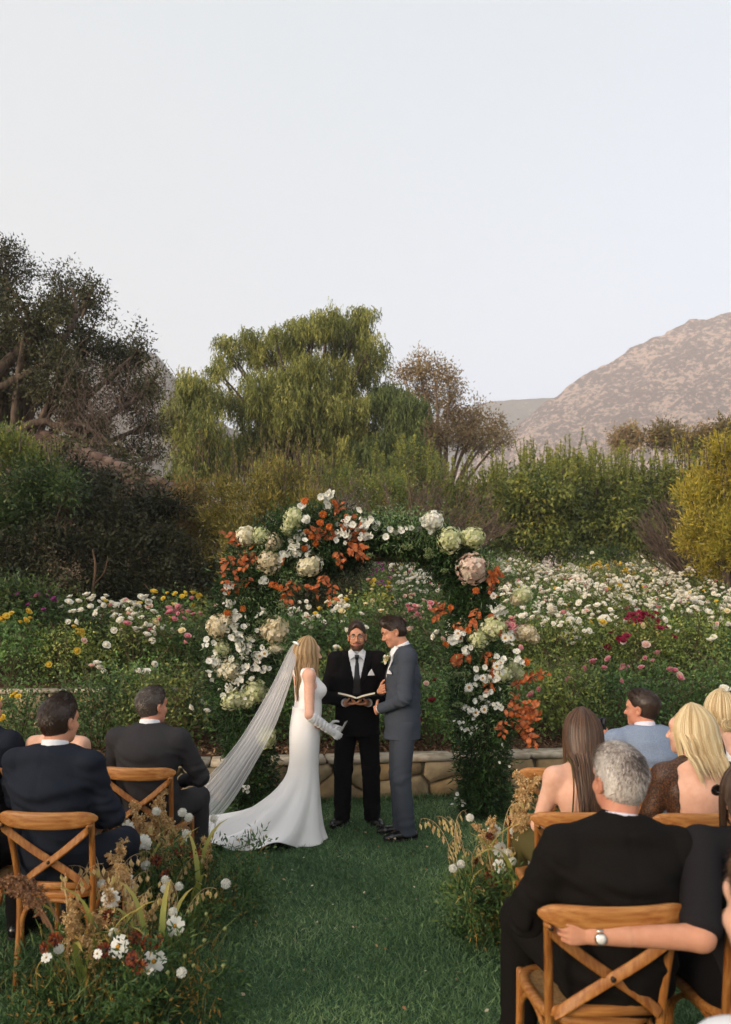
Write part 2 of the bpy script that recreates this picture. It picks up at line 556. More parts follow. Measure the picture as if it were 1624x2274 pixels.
def stone_wall(label, x0, x1, h, base, thick, sw, rows, r, group=None):
    """base(x) -> (x, y, z) along the front face; every stone is a part"""
    root = empty('stone_wall', base((x0 + x1) / 2), 0, label, 'stone wall', group)
    o = np.array(base((x0 + x1) / 2))
    a, b = np.array(base(x0)), np.array(base(x1))
    root.rotation_euler.z = math.atan2(b[1] - a[1], b[0] - a[0])
    Lh = np.linalg.norm((b - a)[:2]) / 2
    mb = MB()
    rounded_box(mb, (0, thick / 2 + 0.035, h / 2 - 0.02), (2 * Lh, thick - 0.03, h - 0.02), 0.02, seg=2)
    mb.build('mortar_core', M_MORTAR, root)
    sites = []
    for j in range(rows):
        x = -Lh
        while x < Lh:
            w = sw * r.uniform(0.55, 1.45) * (1.25 if j == 0 else 0.8)
            zz = h * ((0.34 if j == 0 else 0.82) if rows == 2 else (j + 0.5) / rows) + r.uniform(-1, 1) * h * 0.09
            sites.append((x + w / 2, zz))
            x += w
    for i, (sx, sz) in enumerate(sites):
        poly = [(sx - sw * 1.3, 0.0), (sx + sw * 1.3, 0.0), (sx + sw * 1.3, h), (sx - sw * 1.3, h)]
        for q, (tx, tz) in enumerate(sites):
            if q == i or abs(tx - sx) > 3 * sw: continue
            nx, ny = tx - sx, (tz - sz) * 1.6
            c = nx * (sx + tx) / 2 + ny * (sz + tz) / 2
            poly = clip_poly(poly, nx, ny, c)
            if len(poly) < 3: break
        if len(poly) < 3: continue
        poly = np.array(poly)
        cen = poly.mean(0)
        # round the corners a little and pull the stone back from the joint
        mids = (poly + np.roll(poly, -1, 0)) / 2
        ring = np.concatenate([np.stack([poly * 0.9 + np.roll(mids, 1, 0) * 0.05 + mids * 0.05 + r.normal(size=poly.shape) * 0.006, mids], 1).reshape(-1, 2)])
        ring = cen + (ring - cen) * (1 - 0.010 / max(0.05, np.ptp(poly, axis=0).mean() / 2))
        k = len(ring)
        proud = r.uniform(0.0, 0.018)
        R0 = np.stack([ring[:, 0], np.full(k, 0.05), ring[:, 1]], 1)
        R1 = np.stack([ring[:, 0], np.full(k, 0.012 - proud), ring[:, 1]], 1)
        rin = cen + (ring - cen) * 0.9
        R2 = np.stack([rin[:, 0], np.full(k, -0.014 - proud) + r.uniform(-0.006, 0.006, k), rin[:, 1]], 1)
        C = np.array([[cen[0], -0.022 - proud, cen[1]]])
        jj = np.arange(k); j2 = (jj + 1) % k
        Q = np.concatenate([np.stack([jj, j2, k + j2, k + jj], 1), np.stack([k + jj, k + j2, 2 * k + j2, 2 * k + jj], 1)])
        T = np.stack([2 * k + jj, 2 * k + j2, np.full(k, 3 * k)], 1)
        mb = MB().add(np.concatenate([R0, R1, R2, C]) - [cen[0], 0, cen[1]], Q, T)
        so = mb.build('stone', M_STONES[r.integers(5)], root)
        so.location = (cen[0], 0, cen[1])
    x = -Lh
    while x < Lh:
        w = r.uniform(0.5, 1.0)
        mb = MB()
        rounded_box(mb, (0, 0, 0), (w - 0.006, thick + 0.05, 0.05), 0.25, seg=2, noise=0.012)
        so = mb.build('coping_stone', M_CAPST, root)
        so.location = (x + w / 2, thick / 2 - 0.01, h + 0.022)
        x += w
    return root


rw = np.random.default_rng(3)
stone_wall('low tan rubble wall with pale coping right behind the couple on the lawn', -6.0, 6.2, 0.40, lambda x: (x, wall_y(x), -0.02), 0.32, 0.56, 2, rw)
stone_wall('pale terrace wall half hidden among the roses, one level above the lawn', -7.5, 7.5, 0.52, lambda x: (x, wall2_y(x), 0.40), 0.25, 0.42, 2, rw)
stone_wall('low dark stone wall at the top of the rose slope under the orchard trees', -2, 13, 0.34, lambda x: (x, 23.0 + 0.03 * x, 2.98), 0.4, 0.6, 1, rw)

# ------------------------------------------------------------------ mountains
M_MTN = None


def mountain_mat(name, scrub, scrub2, rock, amt, sc):
    m, nt, b, out = _new(name)
    N = nt.nodes.new; Lk = nt.links.new
    tc = N('ShaderNodeTexCoord')
    n1 = N('ShaderNodeTexNoise'); n1.inputs['Scale'].default_value = sc; n1.inputs['Detail'].default_value = 9; n1.inputs['Roughness'].default_value = 0.72
    mp = N('ShaderNodeMapping'); mp.inputs['Scale'].default_value = (1, 0.7, 0.9); mp.inputs['Rotation'].default_value = (0, 0.45, 0)
    Lk(tc.outputs['Object'], mp.inputs[0]); Lk(mp.outputs[0], n1.inputs['Vector'])
    n2 = N('ShaderNodeTexNoise'); n2.inputs['Scale'].default_value = sc * 0.16; n2.inputs['Detail'].default_value = 4
    Lk(tc.outputs['Object'], n2.inputs['Vector'])
    n3 = N('ShaderNodeTexNoise'); n3.inputs['Scale'].default_value = sc * 3; n3.inputs['Detail'].default_value = 5
    Lk(tc.outputs['Object'], n3.inputs['Vector'])
    ad = N('ShaderNodeMath'); ad.operation = 'MULTIPLY_ADD'; ad.inputs[1].default_value = 0.3
    Lk(n2.outputs[0], ad.inputs[0]); Lk(n1.outputs[0], ad.inputs[2])
    rk = N('ShaderNodeValToRGB')
    rk.color_ramp.elements[0].position = amt; rk.color_ramp.elements[0].color = (0, 0, 0, 1)
    rk.color_ramp.elements[1].position = amt + 0.07; rk.color_ramp.elements[1].color = (1, 1, 1, 1)
    Lk(ad.outputs[0], rk.inputs[0])
    sr = N('ShaderNodeValToRGB')
    sr.color_ramp.elements[0].position = 0.35; sr.color_ramp.elements[0].color = lin(scrub)
    sr.color_ramp.elements[1].position = 0.65; sr.color_ramp.elements[1].color = lin(scrub2)
    Lk(n3.outputs[0], sr.inputs[0])
    mx = N('ShaderNodeMix'); mx.data_type = 'RGBA'; mx.inputs[7].default_value = lin(rock)
    Lk(rk.outputs[0], mx.inputs[0]); Lk(sr.outputs[0], mx.inputs[6]); Lk(mx.outputs[2], b.inputs['Base Color'])
    bp = N('ShaderNodeBump'); bp.inputs['Strength'].default_value = 1.0; bp.inputs['Distance'].default_value = 14.0
    Lk(ad.outputs[0], bp.inputs['Height']); Lk(bp.outputs[0], b.inputs['Normal'])
    _set(b, 'Roughness', 1.0); _set(b, 'Specular IOR Level', 0.05)
    return m


def vnoise(X, Y, sc, seed, octv=5, rough=0.5, ridged=False):
    """value noise on a plane (numpy)"""
    r = np.random.default_rng(seed)
    tot = np.zeros_like(X); a = 1.0; s = 0.0
    for o in range(octv):
        G = r.uniform(-1, 1, (128, 128))
        x, y = X / sc + 17.3 * o, Y / sc + 9.1 * o
        xi, yi = np.floor(x).astype(int), np.floor(y).astype(int)
        fx, fy = x - xi, y - yi
        fx, fy = fx * fx * (3 - 2 * fx), fy * fy * (3 - 2 * fy)
        g = lambda i, j: G[(xi + i) % 128, (yi + j) % 128]
        v = (g(0, 0) * (1 - fx) + g(1, 0) * fx) * (1 - fy) + (g(0, 1) * (1 - fx) + g(1, 1) * fx) * fy
        if ridged: v = 1 - 2 * np.abs(v)
        tot += a * v; s += a
        a *= rough; sc /= 2.05
    return tot / s


def mountain(name, crest, D, D0, z0, m, seed, nu=240, nv=110, amp=24.0):
    """crest: picture points of the skyline at distance D; the face runs down towards the camera to D0"""
    C = np.array([at(a, b, D) for a, b in crest])
    u = np.linspace(C[0, 0], C[-1, 0], nu)
    cz = np.interp(u, C[:, 0], C[:, 2])
    v = np.concatenate([np.linspace(0, 1, nv), np.linspace(1.05, 1.6, 12)])
    U, Vv = np.meshgrid(u, v, indexing='ij')
    CZ = np.broadcast_to(cz[:, None], U.shape)
    Y = D0 + (D - D0) * Vv
    prof = np.where(Vv <= 1, Vv ** 1.15, 1 - 0.9 * (Vv - 1))
    Z = z0 + (CZ - z0) * prof
    nz = vnoise(U, Y, 120, seed, 6, 0.55, True)
    fade = np.clip(Vv * 6, 0, 1) * np.clip(np.abs(1 - Vv) * 5 + 0.08, 0, 1)
    Z = Z + nz * amp * fade + vnoise(U, Y, 18, seed + 1, 4, 0.65) * amp * 0.22
    mb = MB().add(np.stack([U, Y, Z], -1).reshape(-1, 3), grid_faces(nu, len(v)))
    return mb.build(name, m, kind='structure')


mm = mountain_mat('rocky_chaparral', '#7b6761', '#a0877c', '#e8c8b6', 0.645, 0.16)
mountain('mountain', [(900, 1120), (1060, 1010), (1130, 958), (1165, 930), (1200, 905), (1240, 876), (1280, 850), (1330, 818), (1380, 790), (1430, 762), (1480, 740), (1530, 718), (1570, 706), (1624, 692), (1700, 688), (1900, 640), (2200, 600)], 900, 430, 6, mm, 11)
mm2 = mountain_mat('far_chaparral', '#5f584c', '#77705f', '#a39680', 0.74, 0.1)
mountain('far_mountain', [(700, 1000), (950, 925), (1080, 893), (1130, 888), (1180, 886), (1215, 884), (1300, 880), (1500, 900)], 1350, 1000, 6, mm2, 21, 140, 50, 10)
mountain('left_mountain', [(-900, 650), (-500, 690), (-200, 740), (150, 775), (260, 768), (320, 778), (345, 786), (372, 818), (400, 850), (470, 925), (600, 1010)], 640, 430, 6, mm2, 31, 200, 60, 16)

# unseen ridge added behind the camera to shade the lawn, lowered under the sun
RR = 150.0
ax = np.array([-math.sin(SUN_AZ), -math.cos(SUN_AZ)])
tx = np.array([ax[1], -ax[0]])
s_ = np.linspace(-420, 420, 90); w_ = np.linspace(-70, 160, 24)
S_, W_ = np.meshgrid(s_, w_, indexing='ij')
hgt = 15.0
HZ = hgt * np.where(W_ < 0, np.clip(1 + W_ / 70, 0, 1) ** 0.8, 1 - 0.3 * W_ / 160) + vnoise(S_, W_, 45, 5, 4) * 1.4
HX = ax[0] * (RR + W_) + tx[0] * S_; HY = ax[1] * (RR + W_) + tx[1] * S_
MB().add(np.stack([HX, HY, HZ], -1).reshape(-1, 3), grid_faces(90, 24)).build('added_ridge', M_DIRT, kind='structure')

# ------------------------------------------------------------------ the air
_m, _nt, _b, _o = _new('air')
_nt.nodes.remove(_b)
_v = _nt.nodes.new('ShaderNodeVolumePrincipled')
_v.inputs['Color'].default_value = (0.94, 0.92, 0.94, 1)
_v.inputs['Density'].default_value = 0.00065
_v.inputs['Anisotropy'].default_value = 0.1
_nt.links.new(_v.outputs[0], _o.inputs['Volume'])
mb = MB()
_bx = np.array([(x, y, z) for z in (-2.5, 420) for y in (-420, 1960) for x in (-1600, 1600)], float)
mb.add(_bx, [(0, 2, 3, 1), (4, 5, 7, 6), (0, 1, 5, 4), (2, 6, 7, 3), (0, 4, 6, 2), (1, 3, 7, 5)])
mb.build('haze', _m, kind='stuff', smooth=False)

# ------------------------------------------------------------------ trees and shrubs
M_BARK = mat('grey_bark', '#463e38', rough=0.95, spec=0.1, c2='#6d5e52', scale=5, stretch=(3, 3, 0.6), bump=0.8, bscale=9, bstretch=(3, 3, 0.5))
M_BARK_PALE = mat('pale_bark', '#8a7460', rough=0.9, spec=0.1, c2='#5e4d40', scale=4, bump=0.5, bscale=9)
M_TWIG = mat('dry_twig', '#62544b', rough=0.9, spec=0.1, c2='#7d6c62', scale=3)


def plant(name, label, cat, base, blobs, n, L, W, leaf_m, trunk_r, style='rand', group=None, forks=1, clump=0.28, bark=None, shell=0.45, shoots=None, sink=0.2, spread=0.9, limb=True, seedv=0, limb_lo=0.35):
    """trunk with limbs to every mass of the crown, and leaves in clumps through those masses"""
    r = np.random.default_rng(100 + seedv)
    base = np.asarray(base, float)
    root = empty(name, base, 0, label, cat, group)
    B = np.array([np.concatenate([np.asarray(c, float) - base, np.asarray(rr, float)]) for c, rr in blobs])
    tm = MB(); cm = MB()
    top = B[:, :3].mean(0)
    low = B[:, 2].min()
    fork = np.array([top[0] * 0.35, top[1] * 0.35, max(0.25, min(low * 0.75, top[2] * limb_lo))])
    if trunk_r > 0:
        p = bez((0, 0, -sink), (0, 0, fork[2] * 0.4), fork * [0.5, 0.5, 0.8], fork, 10)
        tube(tm, p, np.linspace(trunk_r * 1.25, trunk_r * 0.8, 10), 8)
    vol = (B[:, 3] * B[:, 4] * B[:, 5]) ** (2 / 3)
    cnt = np.maximum(1, (n * vol / vol.sum())).astype(int)
    for bi, b in enumerate(B):
        c, rr = b[:3], b[3:]
        rm = rr.mean()
        if trunk_r > 0 and limb:
            k1 = fork + (c - fork) * [0.25, 0.25, 0.55] + r.normal(size=3) * 0.12 * rm
            k2 = fork + (c - fork) * [0.7, 0.7, 0.75] + r.normal(size=3) * 0.2 * rm
            p = bez(fork, k1, k2, c, 12)
            lr = trunk_r * min(0.62, 0.3 + 0.3 * rm)
            tube(tm, p, np.linspace(lr, lr * 0.25, 12), 5)
        m = max(4, int(vol[bi] ** 0.9 / (clump ** 2) * 1.5))
        dirs = unit(r.normal(size=(m, 3)))
        rad = shell + (1 - shell) * r.uniform(0, 1, m) ** 0.6
        wob = 1 + 0.22 * np.sin(dirs @ np.array([3.1, 2.3, 4.0]) * 2 + bi) + r.normal(0, 0.08, m)
        cc = c + dirs * rr * (rad * wob)[:, None]
        if trunk_r > 0 and limb:
            for q in range(0, m, 3):
                p = bez(c - (c - fork) * 0.12, c + (cc[q] - c) * 0.4 + r.normal(size=3) * 0.06 * rm, c + (cc[q] - c) * 0.75, cc[q], 6)
                tube(tm, p, np.linspace(trunk_r * 0.09 + 0.006, 0.004, 6), 3, cap=False)
        tone = r.uniform(0, 1, m)
        who = r.integers(0, m, cnt[bi])
        if style == 'hang':
            k = 9
            ns = max(1, cnt[bi] // k)
            who = r.integers(0, m, ns)
            st = cc[who] + r.normal(size=(ns, 3)) * clump * [1, 1, 0.5]
            ln = r.uniform(0.5, 1.0, ns) * (0.45 + 0.55 * rm)
            sw = r.normal(size=(ns, 2)) * 0.12
            for q in range(k):
                t = (q + r.uniform(0, 1, ns)) / k
                P = st.copy()
                P[:, 2] -= ln * t
                P[:, :2] += sw * t[:, None] + r.normal(size=(ns, 2)) * 0.05
                D = r.normal(size=(ns, 3)) * 0.35; D[:, 2] -= 1
                leaves(cm, P, D, L * r.uniform(0.7, 1.3, ns), W, np.clip(tone[who] * 0.5 + 0.5 * r.uniform(0, 1, ns), 0, 1), N=unit(r.normal(size=(ns, 3)) * [1, 1, 0.2]), tri=True)
            continue
        kk = cnt[bi]
        off = r.normal(size=(kk, 3)) * clump * spread
        P = cc[who] + off
        D = off / clump * 0.6 + r.normal(size=(kk, 3)) * 0.8 + (cc[who] - c) / rr * 0.5
        if style == 'up': D[:, 2] += 1.1
        if style == 'droop': D[:, 2] -= 0.7
        leaves(cm, P, D, L * r.uniform(0.6, 1.3, kk), W * r.uniform(0.7, 1.2, kk), np.clip(tone[who] * 0.55 + 0.45 * r.uniform(0, 1, kk), 0, 1), N=unit(r.normal(size=(kk, 3)) + [0, 0, 0.7]), tri=True)
    if shoots:
        for (sx, sy, sz, h) in shoots:
            p0 = np.array([sx, sy, sz]) - base
            p1 = p0 + [r.normal(0, 0.09) * h, r.normal(0, 0.09) * h, h]
            p = bez(p0, p0 + [0, 0, h * 0.4], p1 - [0, 0, h * 0.3], p1, 7)
            tube(tm, p, np.linspace(0.016, 0.004, 7), 3, cap=False)
            kk = int(34 * h)
            t = r.uniform(0.05, 1, kk)
            P = np.stack([np.interp(t, np.linspace(0, 1, 7), p[:, i]) for i in range(3)], 1)
            D = r.normal(size=(kk, 3)); D[:, 2] = np.abs(D[:, 2]) * 0.5 + 0.25
            leaves(cm, P, D, L * 0.95 * r.uniform(0.6, 1.2, kk) * (1.15 - 0.5 * t), W * (1.1 - 0.4 * t), np.clip(0.45 + 0.5 * t * r.uniform(0.4, 1, kk), 0, 1), N=unit(r.normal(size=(kk, 3)) + [0, 0, 1]), tri=True)
    if tm.n: tm.build('trunk', bark or M_BARK, root)
    cm.build('crown', leaf_m, root, smooth=False, kind='stuff')
    return root


def blobs_px(lst, d, dz=0.6, jit=0.5, seed=1, flat=1.0):
    """(px, py, rx[, ry]) measured on the picture, at depth d"""
    r = np.random.default_rng(seed)
    out = []
    for b in lst:
        px, py, rx = b[:3]
        ry = b[3] if len(b) > 3 else rx
        dd = d + r.uniform(-1, 1) * jit
        out.append((at(px, py, dd), (rx * dd / 1650, rx * dd / 1650 * dz, ry * dd / 1650)))
    return out


def foot(px, d):
    x = (px - 812) * d / 1650
    return (x, d, float(gz(x, d)))


L_OAK = leafmat('oak_leaf', ['#24261b', '#32341f', '#454528', '#5f5a3a'], rough=0.5, spec=0.3, trans=0.12, lift=1.4)
L_PEP = leafmat('pepper_leaf', ['#3c4224', '#565c2d', '#74763c', '#969052'], rough=0.6, spec=0.2, trans=0.3, lift=1.65)
L_PEP2 = leafmat('pepper_leaf_dark', ['#353f25', '#46512c', '#586337', '#6f7644'], rough=0.6, spec=0.2, trans=0.3, lift=1.45)
L_EUC = leafmat('dusty_leaf', ['#5a4d33', '#736144', '#8c7858', '#6b6a42'], rough=0.6, spec=0.2, trans=0.2, lift=1.45)
L_ORCH = leafmat('orchard_leaf', ['#2f3a1e', '#444f25', '#62682f', '#8a843c'], rough=0.5, spec=0.3, trans=0.3, lift=1.85)
L_YEL = leafmat('golden_leaf', ['#5c5a1e', '#7a7327', '#998b34', '#b8a24c'], rough=0.5, spec=0.35, trans=0.35, lift=1.45)
L_OLIVE = leafmat('olive_yellow_leaf', ['#43451e', '#5e5a28', '#7e7434', '#a28f48'], rough=0.5, spec=0.35, trans=0.3, lift=1.2)
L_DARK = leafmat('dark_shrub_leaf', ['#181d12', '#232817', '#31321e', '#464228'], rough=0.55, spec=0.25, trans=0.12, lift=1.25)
L_VINE = leafmat('vine_leaf', ['#22331b', '#304422', '#44582b', '#646e36'], rough=0.5, spec=0.3, trans=0.2, lift=1.0)
L_BROWN = leafmat('bronze_leaf', ['#3d3820', '#57502b', '#6e5b34', '#84663c'], rough=0.6, spec=0.25, trans=0.2, lift=1.45)

# the oak on the left
oakb = blobs_px([(15, 600, 62, 55), (-60, 640, 90), (150, 655, 62, 70), (70, 700, 70, 50), (205, 645, 34, 40), (60, 760, 90, 60), (190, 755, 75, 60), (130, 850, 95, 65), (265, 815, 60, 50), (318, 770, 24, 42), (300, 880, 58, 50), (345, 850, 26, 40), (190, 945, 70, 50), (50, 900, 80, 60), (335, 940, 36, 40), (-90, 760, 130), (-100, 900, 140), (290, 1000, 40, 32), (225, 1015, 45, 30), (355, 1010, 20, 26)], 19, dz=0.9, jit=1.6, seed=4) + blobs_px([(150, 990, 40, 18), (300, 1050, 36, 18)], 15.4, dz=0.6, jit=0.3, seed=5)
oak = plant('oak_tree', 'dark spreading oak with crooked limbs rising over the tiled roof', 'tree', foot(-70, 19), oakb, 88000, 0.085, 0.048, L_OAK, 0.34, clump=0.15, shell=0.3, seedv=1, limb_lo=0.5)
tm = MB()
ob = np.array(oak.location)
for pts, r0 in (([(-70, 1010), (0, 975), (80, 940), (130, 945), (185, 975), (240, 990)], 0.14), ([(130, 945), (170, 940), (215, 960), (262, 1010)], 0.08), ([(-60, 900), (20, 800), (75, 750), (100, 735), (140, 755)], 0.16), ([(-40, 880), (60, 830), (115, 808), (160, 830), (210, 870)], 0.12), ([(75, 750), (60, 690), (20, 640)], 0.1), ([(140, 755), (170, 700), (160, 640)], 0.08)):
    p = spline([at(a, b, 18.2) - ob for a, b in pts], 26) + np.random.default_rng(5).normal(size=(26, 3)) * 0.02
    tube(tm, p, np.linspace(r0, r0 * 0.35, 26), 6)
tm.build('limb', M_BARK, oak)
tm = MB()
r = np.random.default_rng(8)
for i in range(520):
    p0 = at(r.uniform(120, 400), r.uniform(790, 1000), 18.0 + r.uniform(-0.9, 1.4)) - ob
    if r.uniform() < 0.5: p0 = at(r.normal(200, 45), r.normal(880, 45), 17.6 + r.uniform(-0.6, 0.6)) - ob
    l = r.uniform(0.25, 0.8)
    q = p0 + np.array([r.normal(0, 0.35), r.normal(0, 0.3), -1]) * l
    tube(tm, bez(p0, p0 + [r.normal(0, 0.15), 0, -0.05], q + [r.normal(0, 0.12), 0, 0.2 * l], q, 5), np.linspace(0.007, 0.002, 5), 3, cap=False)
tm.build('bare_twigs', M_TWIG, oak, kind='stuff')

# pepper trees with hanging foliage
plant('pepper_tree', 'tallest weeping pepper tree, yellow green, in the middle of the skyline', 'tree', foot(690, 38), blobs_px([(738, 692, 20, 26), (802, 696, 18, 24), (655, 716, 18, 22), (610, 738, 16, 20), (556, 744, 20, 22), (500, 762, 15, 22), (698, 702, 16, 20), (735, 708, 42, 34), (690, 722, 40, 30), (806, 708, 36, 30), (770, 745, 50), (830, 760, 26, 40), (660, 740, 34, 26), (820, 800, 36, 40), (650, 765, 42, 36), (600, 765, 40, 30), (555, 765, 38, 30), (505, 780, 26, 34), (490, 830, 22, 30), (700, 820, 70, 50), (600, 860, 75, 50), (790, 840, 40, 50), (530, 890, 45, 50), (680, 930, 90, 55), (780, 920, 60, 50), (590, 970, 80, 50), (740, 1010, 80, 55), (520, 990, 50), (650, 1050, 90, 50), (640, 880, 60, 60), (720, 880, 60, 60), (580, 920, 50, 60), (800, 960, 50, 60)], 37.4, dz=0.8, jit=1.6, seed=2), 98000, 0.23, 0.06, L_PEP, 0.34, 'hang', clump=0.24, shell=0.4, seedv=2)
plant('pepper_tree', 'narrow weeping pepper tree standing between the oak and the tallest one', 'tree', foot(430, 36), blobs_px([(425, 838, 30, 28), (425, 862, 34, 32), (462, 868, 24, 30), (408, 920, 34, 40), (450, 940, 36, 40), (420, 1000, 44, 45), (470, 1010, 40, 40), (400, 1060, 40, 40)], 36, dz=0.9, jit=1.2, seed=3), 28000, 0.24, 0.065, L_PEP, 0.3, 'hang', clump=0.28, shell=0.35, seedv=3)
plant('pepper_tree', 'darker rounded weeping tree behind the right side of the flower arch', 'tree', foot(870, 37), blobs_px([(850, 870, 36, 28), (890, 880, 36, 28), (925, 905, 26, 26), (858, 895, 36, 30), (900, 905, 32, 30), (880, 960, 50, 45), (835, 1000, 50, 45), (925, 1000, 40, 40), (880, 1050, 60, 40)], 37, dz=0.9, jit=1.2, seed=5), 31000, 0.22, 0.065, L_PEP2, 0.3, 'hang', clump=0.28, shell=0.35, seedv=4)
plant('dusty_tree', 'airy brownish tree showing sky through its crown, left of the mountain', 'tree', foot(985, 46), blobs_px([(930, 812, 26, 30), (965, 830, 32, 30), (900, 838, 26, 20), (1000, 860, 28, 30), (950, 880, 36, 30), (995, 910, 32, 28), (1060, 920, 26, 26), (1100, 945, 18, 22), (1030, 945, 36, 26), (950, 940, 40, 30), (1075, 965, 36, 20), (910, 930, 34, 30), (985, 965, 50, 26), (940, 985, 50, 24), (1040, 985, 50, 22), (1105, 985, 34, 18), (890, 890, 28, 26)], 46, dz=0.9, jit=1.5, seed=6), 21000, 0.17, 0.1, L_EUC, 0.3, 'rand', clump=0.38, shell=0.1, bark=M_BARK_PALE, seedv=5)
for i, (px, py, rx, ry, lab) in enumerate(((1392, 972, 26, 16, 'small round olive tree alone below the mountain'), (1480, 972, 42, 20, 'wide low olive tree between two smaller ones below the mountain'), (1545, 978, 24, 16, 'smallest brownish tree behind the orchard shoots on the right'), (1600, 957, 38, 20, 'low olive tree behind the golden one at the mountain foot'))):
    plant('olive_tree', lab, 'tree', foot(px, 62), blobs_px([(px, py, rx, ry), (px - rx * 0.6, py + 6, rx * 0.6, ry * 0.8), (px + rx * 0.5, py + 8, rx * 0.6, ry * 0.8)], 62, dz=1, jit=0.6, seed=i), 2600, 0.3, 0.14, L_BROWN if i != 0 else L_EUC, 0.2, clump=0.4, group='far trees below the mountain', seedv=20 + i)

# pollarded orchard trees with upright shoots
r = np.random.default_rng(12)
labs = ['orchard tree with dark forked trunk above the roses right of the arch', 'orchard tree next right of the one with the forked trunk', 'orchard tree behind the grey bare shrub at the golden tree', 'orchard tree behind the bare shrub above the arch', 'yellowish orchard tree nearest the pepper trees', 'orchard tree in the row behind, below the mountain crest', 'orchard tree at the far end behind the golden tree']
for i, (px, d, top, half) in enumerate(((1190, 25.5, 1075, 100), (1335, 26.5, 1075, 90), (1450, 27.5, 1070, 90), (1040, 27.5, 1085, 90), (910, 29, 1060, 80), (1260, 31, 1035, 110), (1580, 28, 1060, 100))):
    bl = [(px, top + 70, half * 0.9, 62), (px - half * 0.6, top + 85, half * 0.62, 55), (px + half * 0.6, top + 85, half * 0.62, 55), (px, top + 25, half * 0.85, 45), (px - half * 0.55, top + 30, half * 0.5, 40), (px + half * 0.55, top + 30, half * 0.5, 40), (px - half * 0.3, top + 130, half * 0.6, 40), (px + half * 0.45, top + 130, half * 0.6, 40)]
    sh = []
    for q in range(60):
        c = at(px + r.uniform(-1, 1) * half * 1.05, top + r.uniform(-5, 50), d + r.uniform(-1.2, 0.8))
        sh.append((c[0], c[1], c[2], r.uniform(0.7, 1.55) * (1.25 if i == 4 else 1)))
    plant('orchard_tree', labs[i], 'tree', foot(px, d), blobs_px(bl, d, dz=0.9, jit=0.7, seed=40 + i), 12500, 0.15, 0.09, L_ORCH, 0.17, 'droop', clump=0.22, shell=0.5, shoots=sh, group='pollarded orchard trees', seedv=40 + i)
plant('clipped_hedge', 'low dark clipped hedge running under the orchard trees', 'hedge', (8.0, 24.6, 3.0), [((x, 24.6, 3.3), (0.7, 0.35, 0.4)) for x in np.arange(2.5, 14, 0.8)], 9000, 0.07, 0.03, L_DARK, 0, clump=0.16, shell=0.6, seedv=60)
plant('low_bush', 'bright green bush in front of the clipped hedge right of the trunk', 'bush', foot(1340, 24), blobs_px([(1340, 1240, 60, 28), (1290, 1250, 40, 22)], 24, seed=9), 2600, 0.09, 0.05, L_VINE, 0.03, clump=0.16, seedv=61)

# golden tree at the right edge
r = np.random.default_rng(14)
sh = [tuple(at(r.uniform(1500, 1660), r.uniform(1000, 1110), 16 + r.uniform(-0.6, 0.6))) + (r.uniform(0.3, 0.75),) for _ in range(40)]
plant('golden_tree', 'golden leaved tree at the right edge above the white roses', 'tree', foot(1630, 16), blobs_px([(1610, 1010, 42, 40), (1570, 1090, 52, 48), (1640, 1070, 60, 60), (1535, 1110, 30, 26), (1600, 1160, 70, 50), (1550, 1190, 40, 34), (1640, 1200, 60), (1585, 1245, 36, 34), (1650, 1280, 50)], 16, dz=0.9, jit=0.6, seed=7), 19000, 0.11, 0.034, L_YEL, 0.1, 'up', clump=0.15, shell=0.35, shoots=sh, seedv=62)


def twiggy(name, label, base, tips, n_main, n_twig, r0, seed, leafm=None, nleaf=0, group=None, spread=0.35):
    """bare multi-stemmed shrub: stems fan out from the base and split into fine twigs"""
    r = np.random.default_rng(seed)
    base = np.asarray(base, float)
    root = empty(name, base, 0, label, 'shrub', group)
    sm = MB(); tw = MB(); lf = MB()
    tips = [np.asarray(t, float) - base for t in tips]
    mains = []
    for i in range(n_main):
        a = tips[r.integers(len(tips))] + r.normal(size=3) * spread
        p = bez((0, 0, -0.1), a * [0.15, 0.15, 0.35] + r.normal(size=3) * 0.06, a * [0.6, 0.6, 0.7] + r.normal(size=3) * 0.1, a, 12)
        tube(sm, p, np.linspace(r0, r0 * 0.18, 12), 5, cap=False)
        mains.append(p)
    for i in range(n_twig):
        p = mains[r.integers(n_main)]
        k = r.integers(4, 11)
        d = unit(p[k + 1] - p[k]) + r.normal(size=3) * 0.55 + [0, 0, 0.25]
        l = r.uniform(0.2, 0.6)
        q = bez(p[k], p[k] + d * l * 0.35, p[k] + d * l * 0.7 + [0, 0, 0.05], p[k] + unit(d + [0, 0, 0.5]) * l, 5)
        tube(tw, q, np.linspace(0.007, 0.0025, 5), 3, cap=False)
        if leafm is not None and nleaf:
            kk = nleaf
            t = r.uniform(0.3, 1, kk)
            P = np.stack([np.interp(t, np.linspace(0, 1, 5), q[:, c]) for c in range(3)], 1)
            leaves(lf, P, unit(r.normal(size=(kk, 3)) + [0, 0, 0.5]), r.uniform(0.03, 0.07, kk), 0.025, r.uniform(0, 1, kk))
    sm.build('stem', M_BARK, root)
    tw.build('twigs', M_TWIG, root, kind='stuff')
    if lf.n: lf.build('foliage', leafm, root, smooth=False, kind='stuff')
    return root


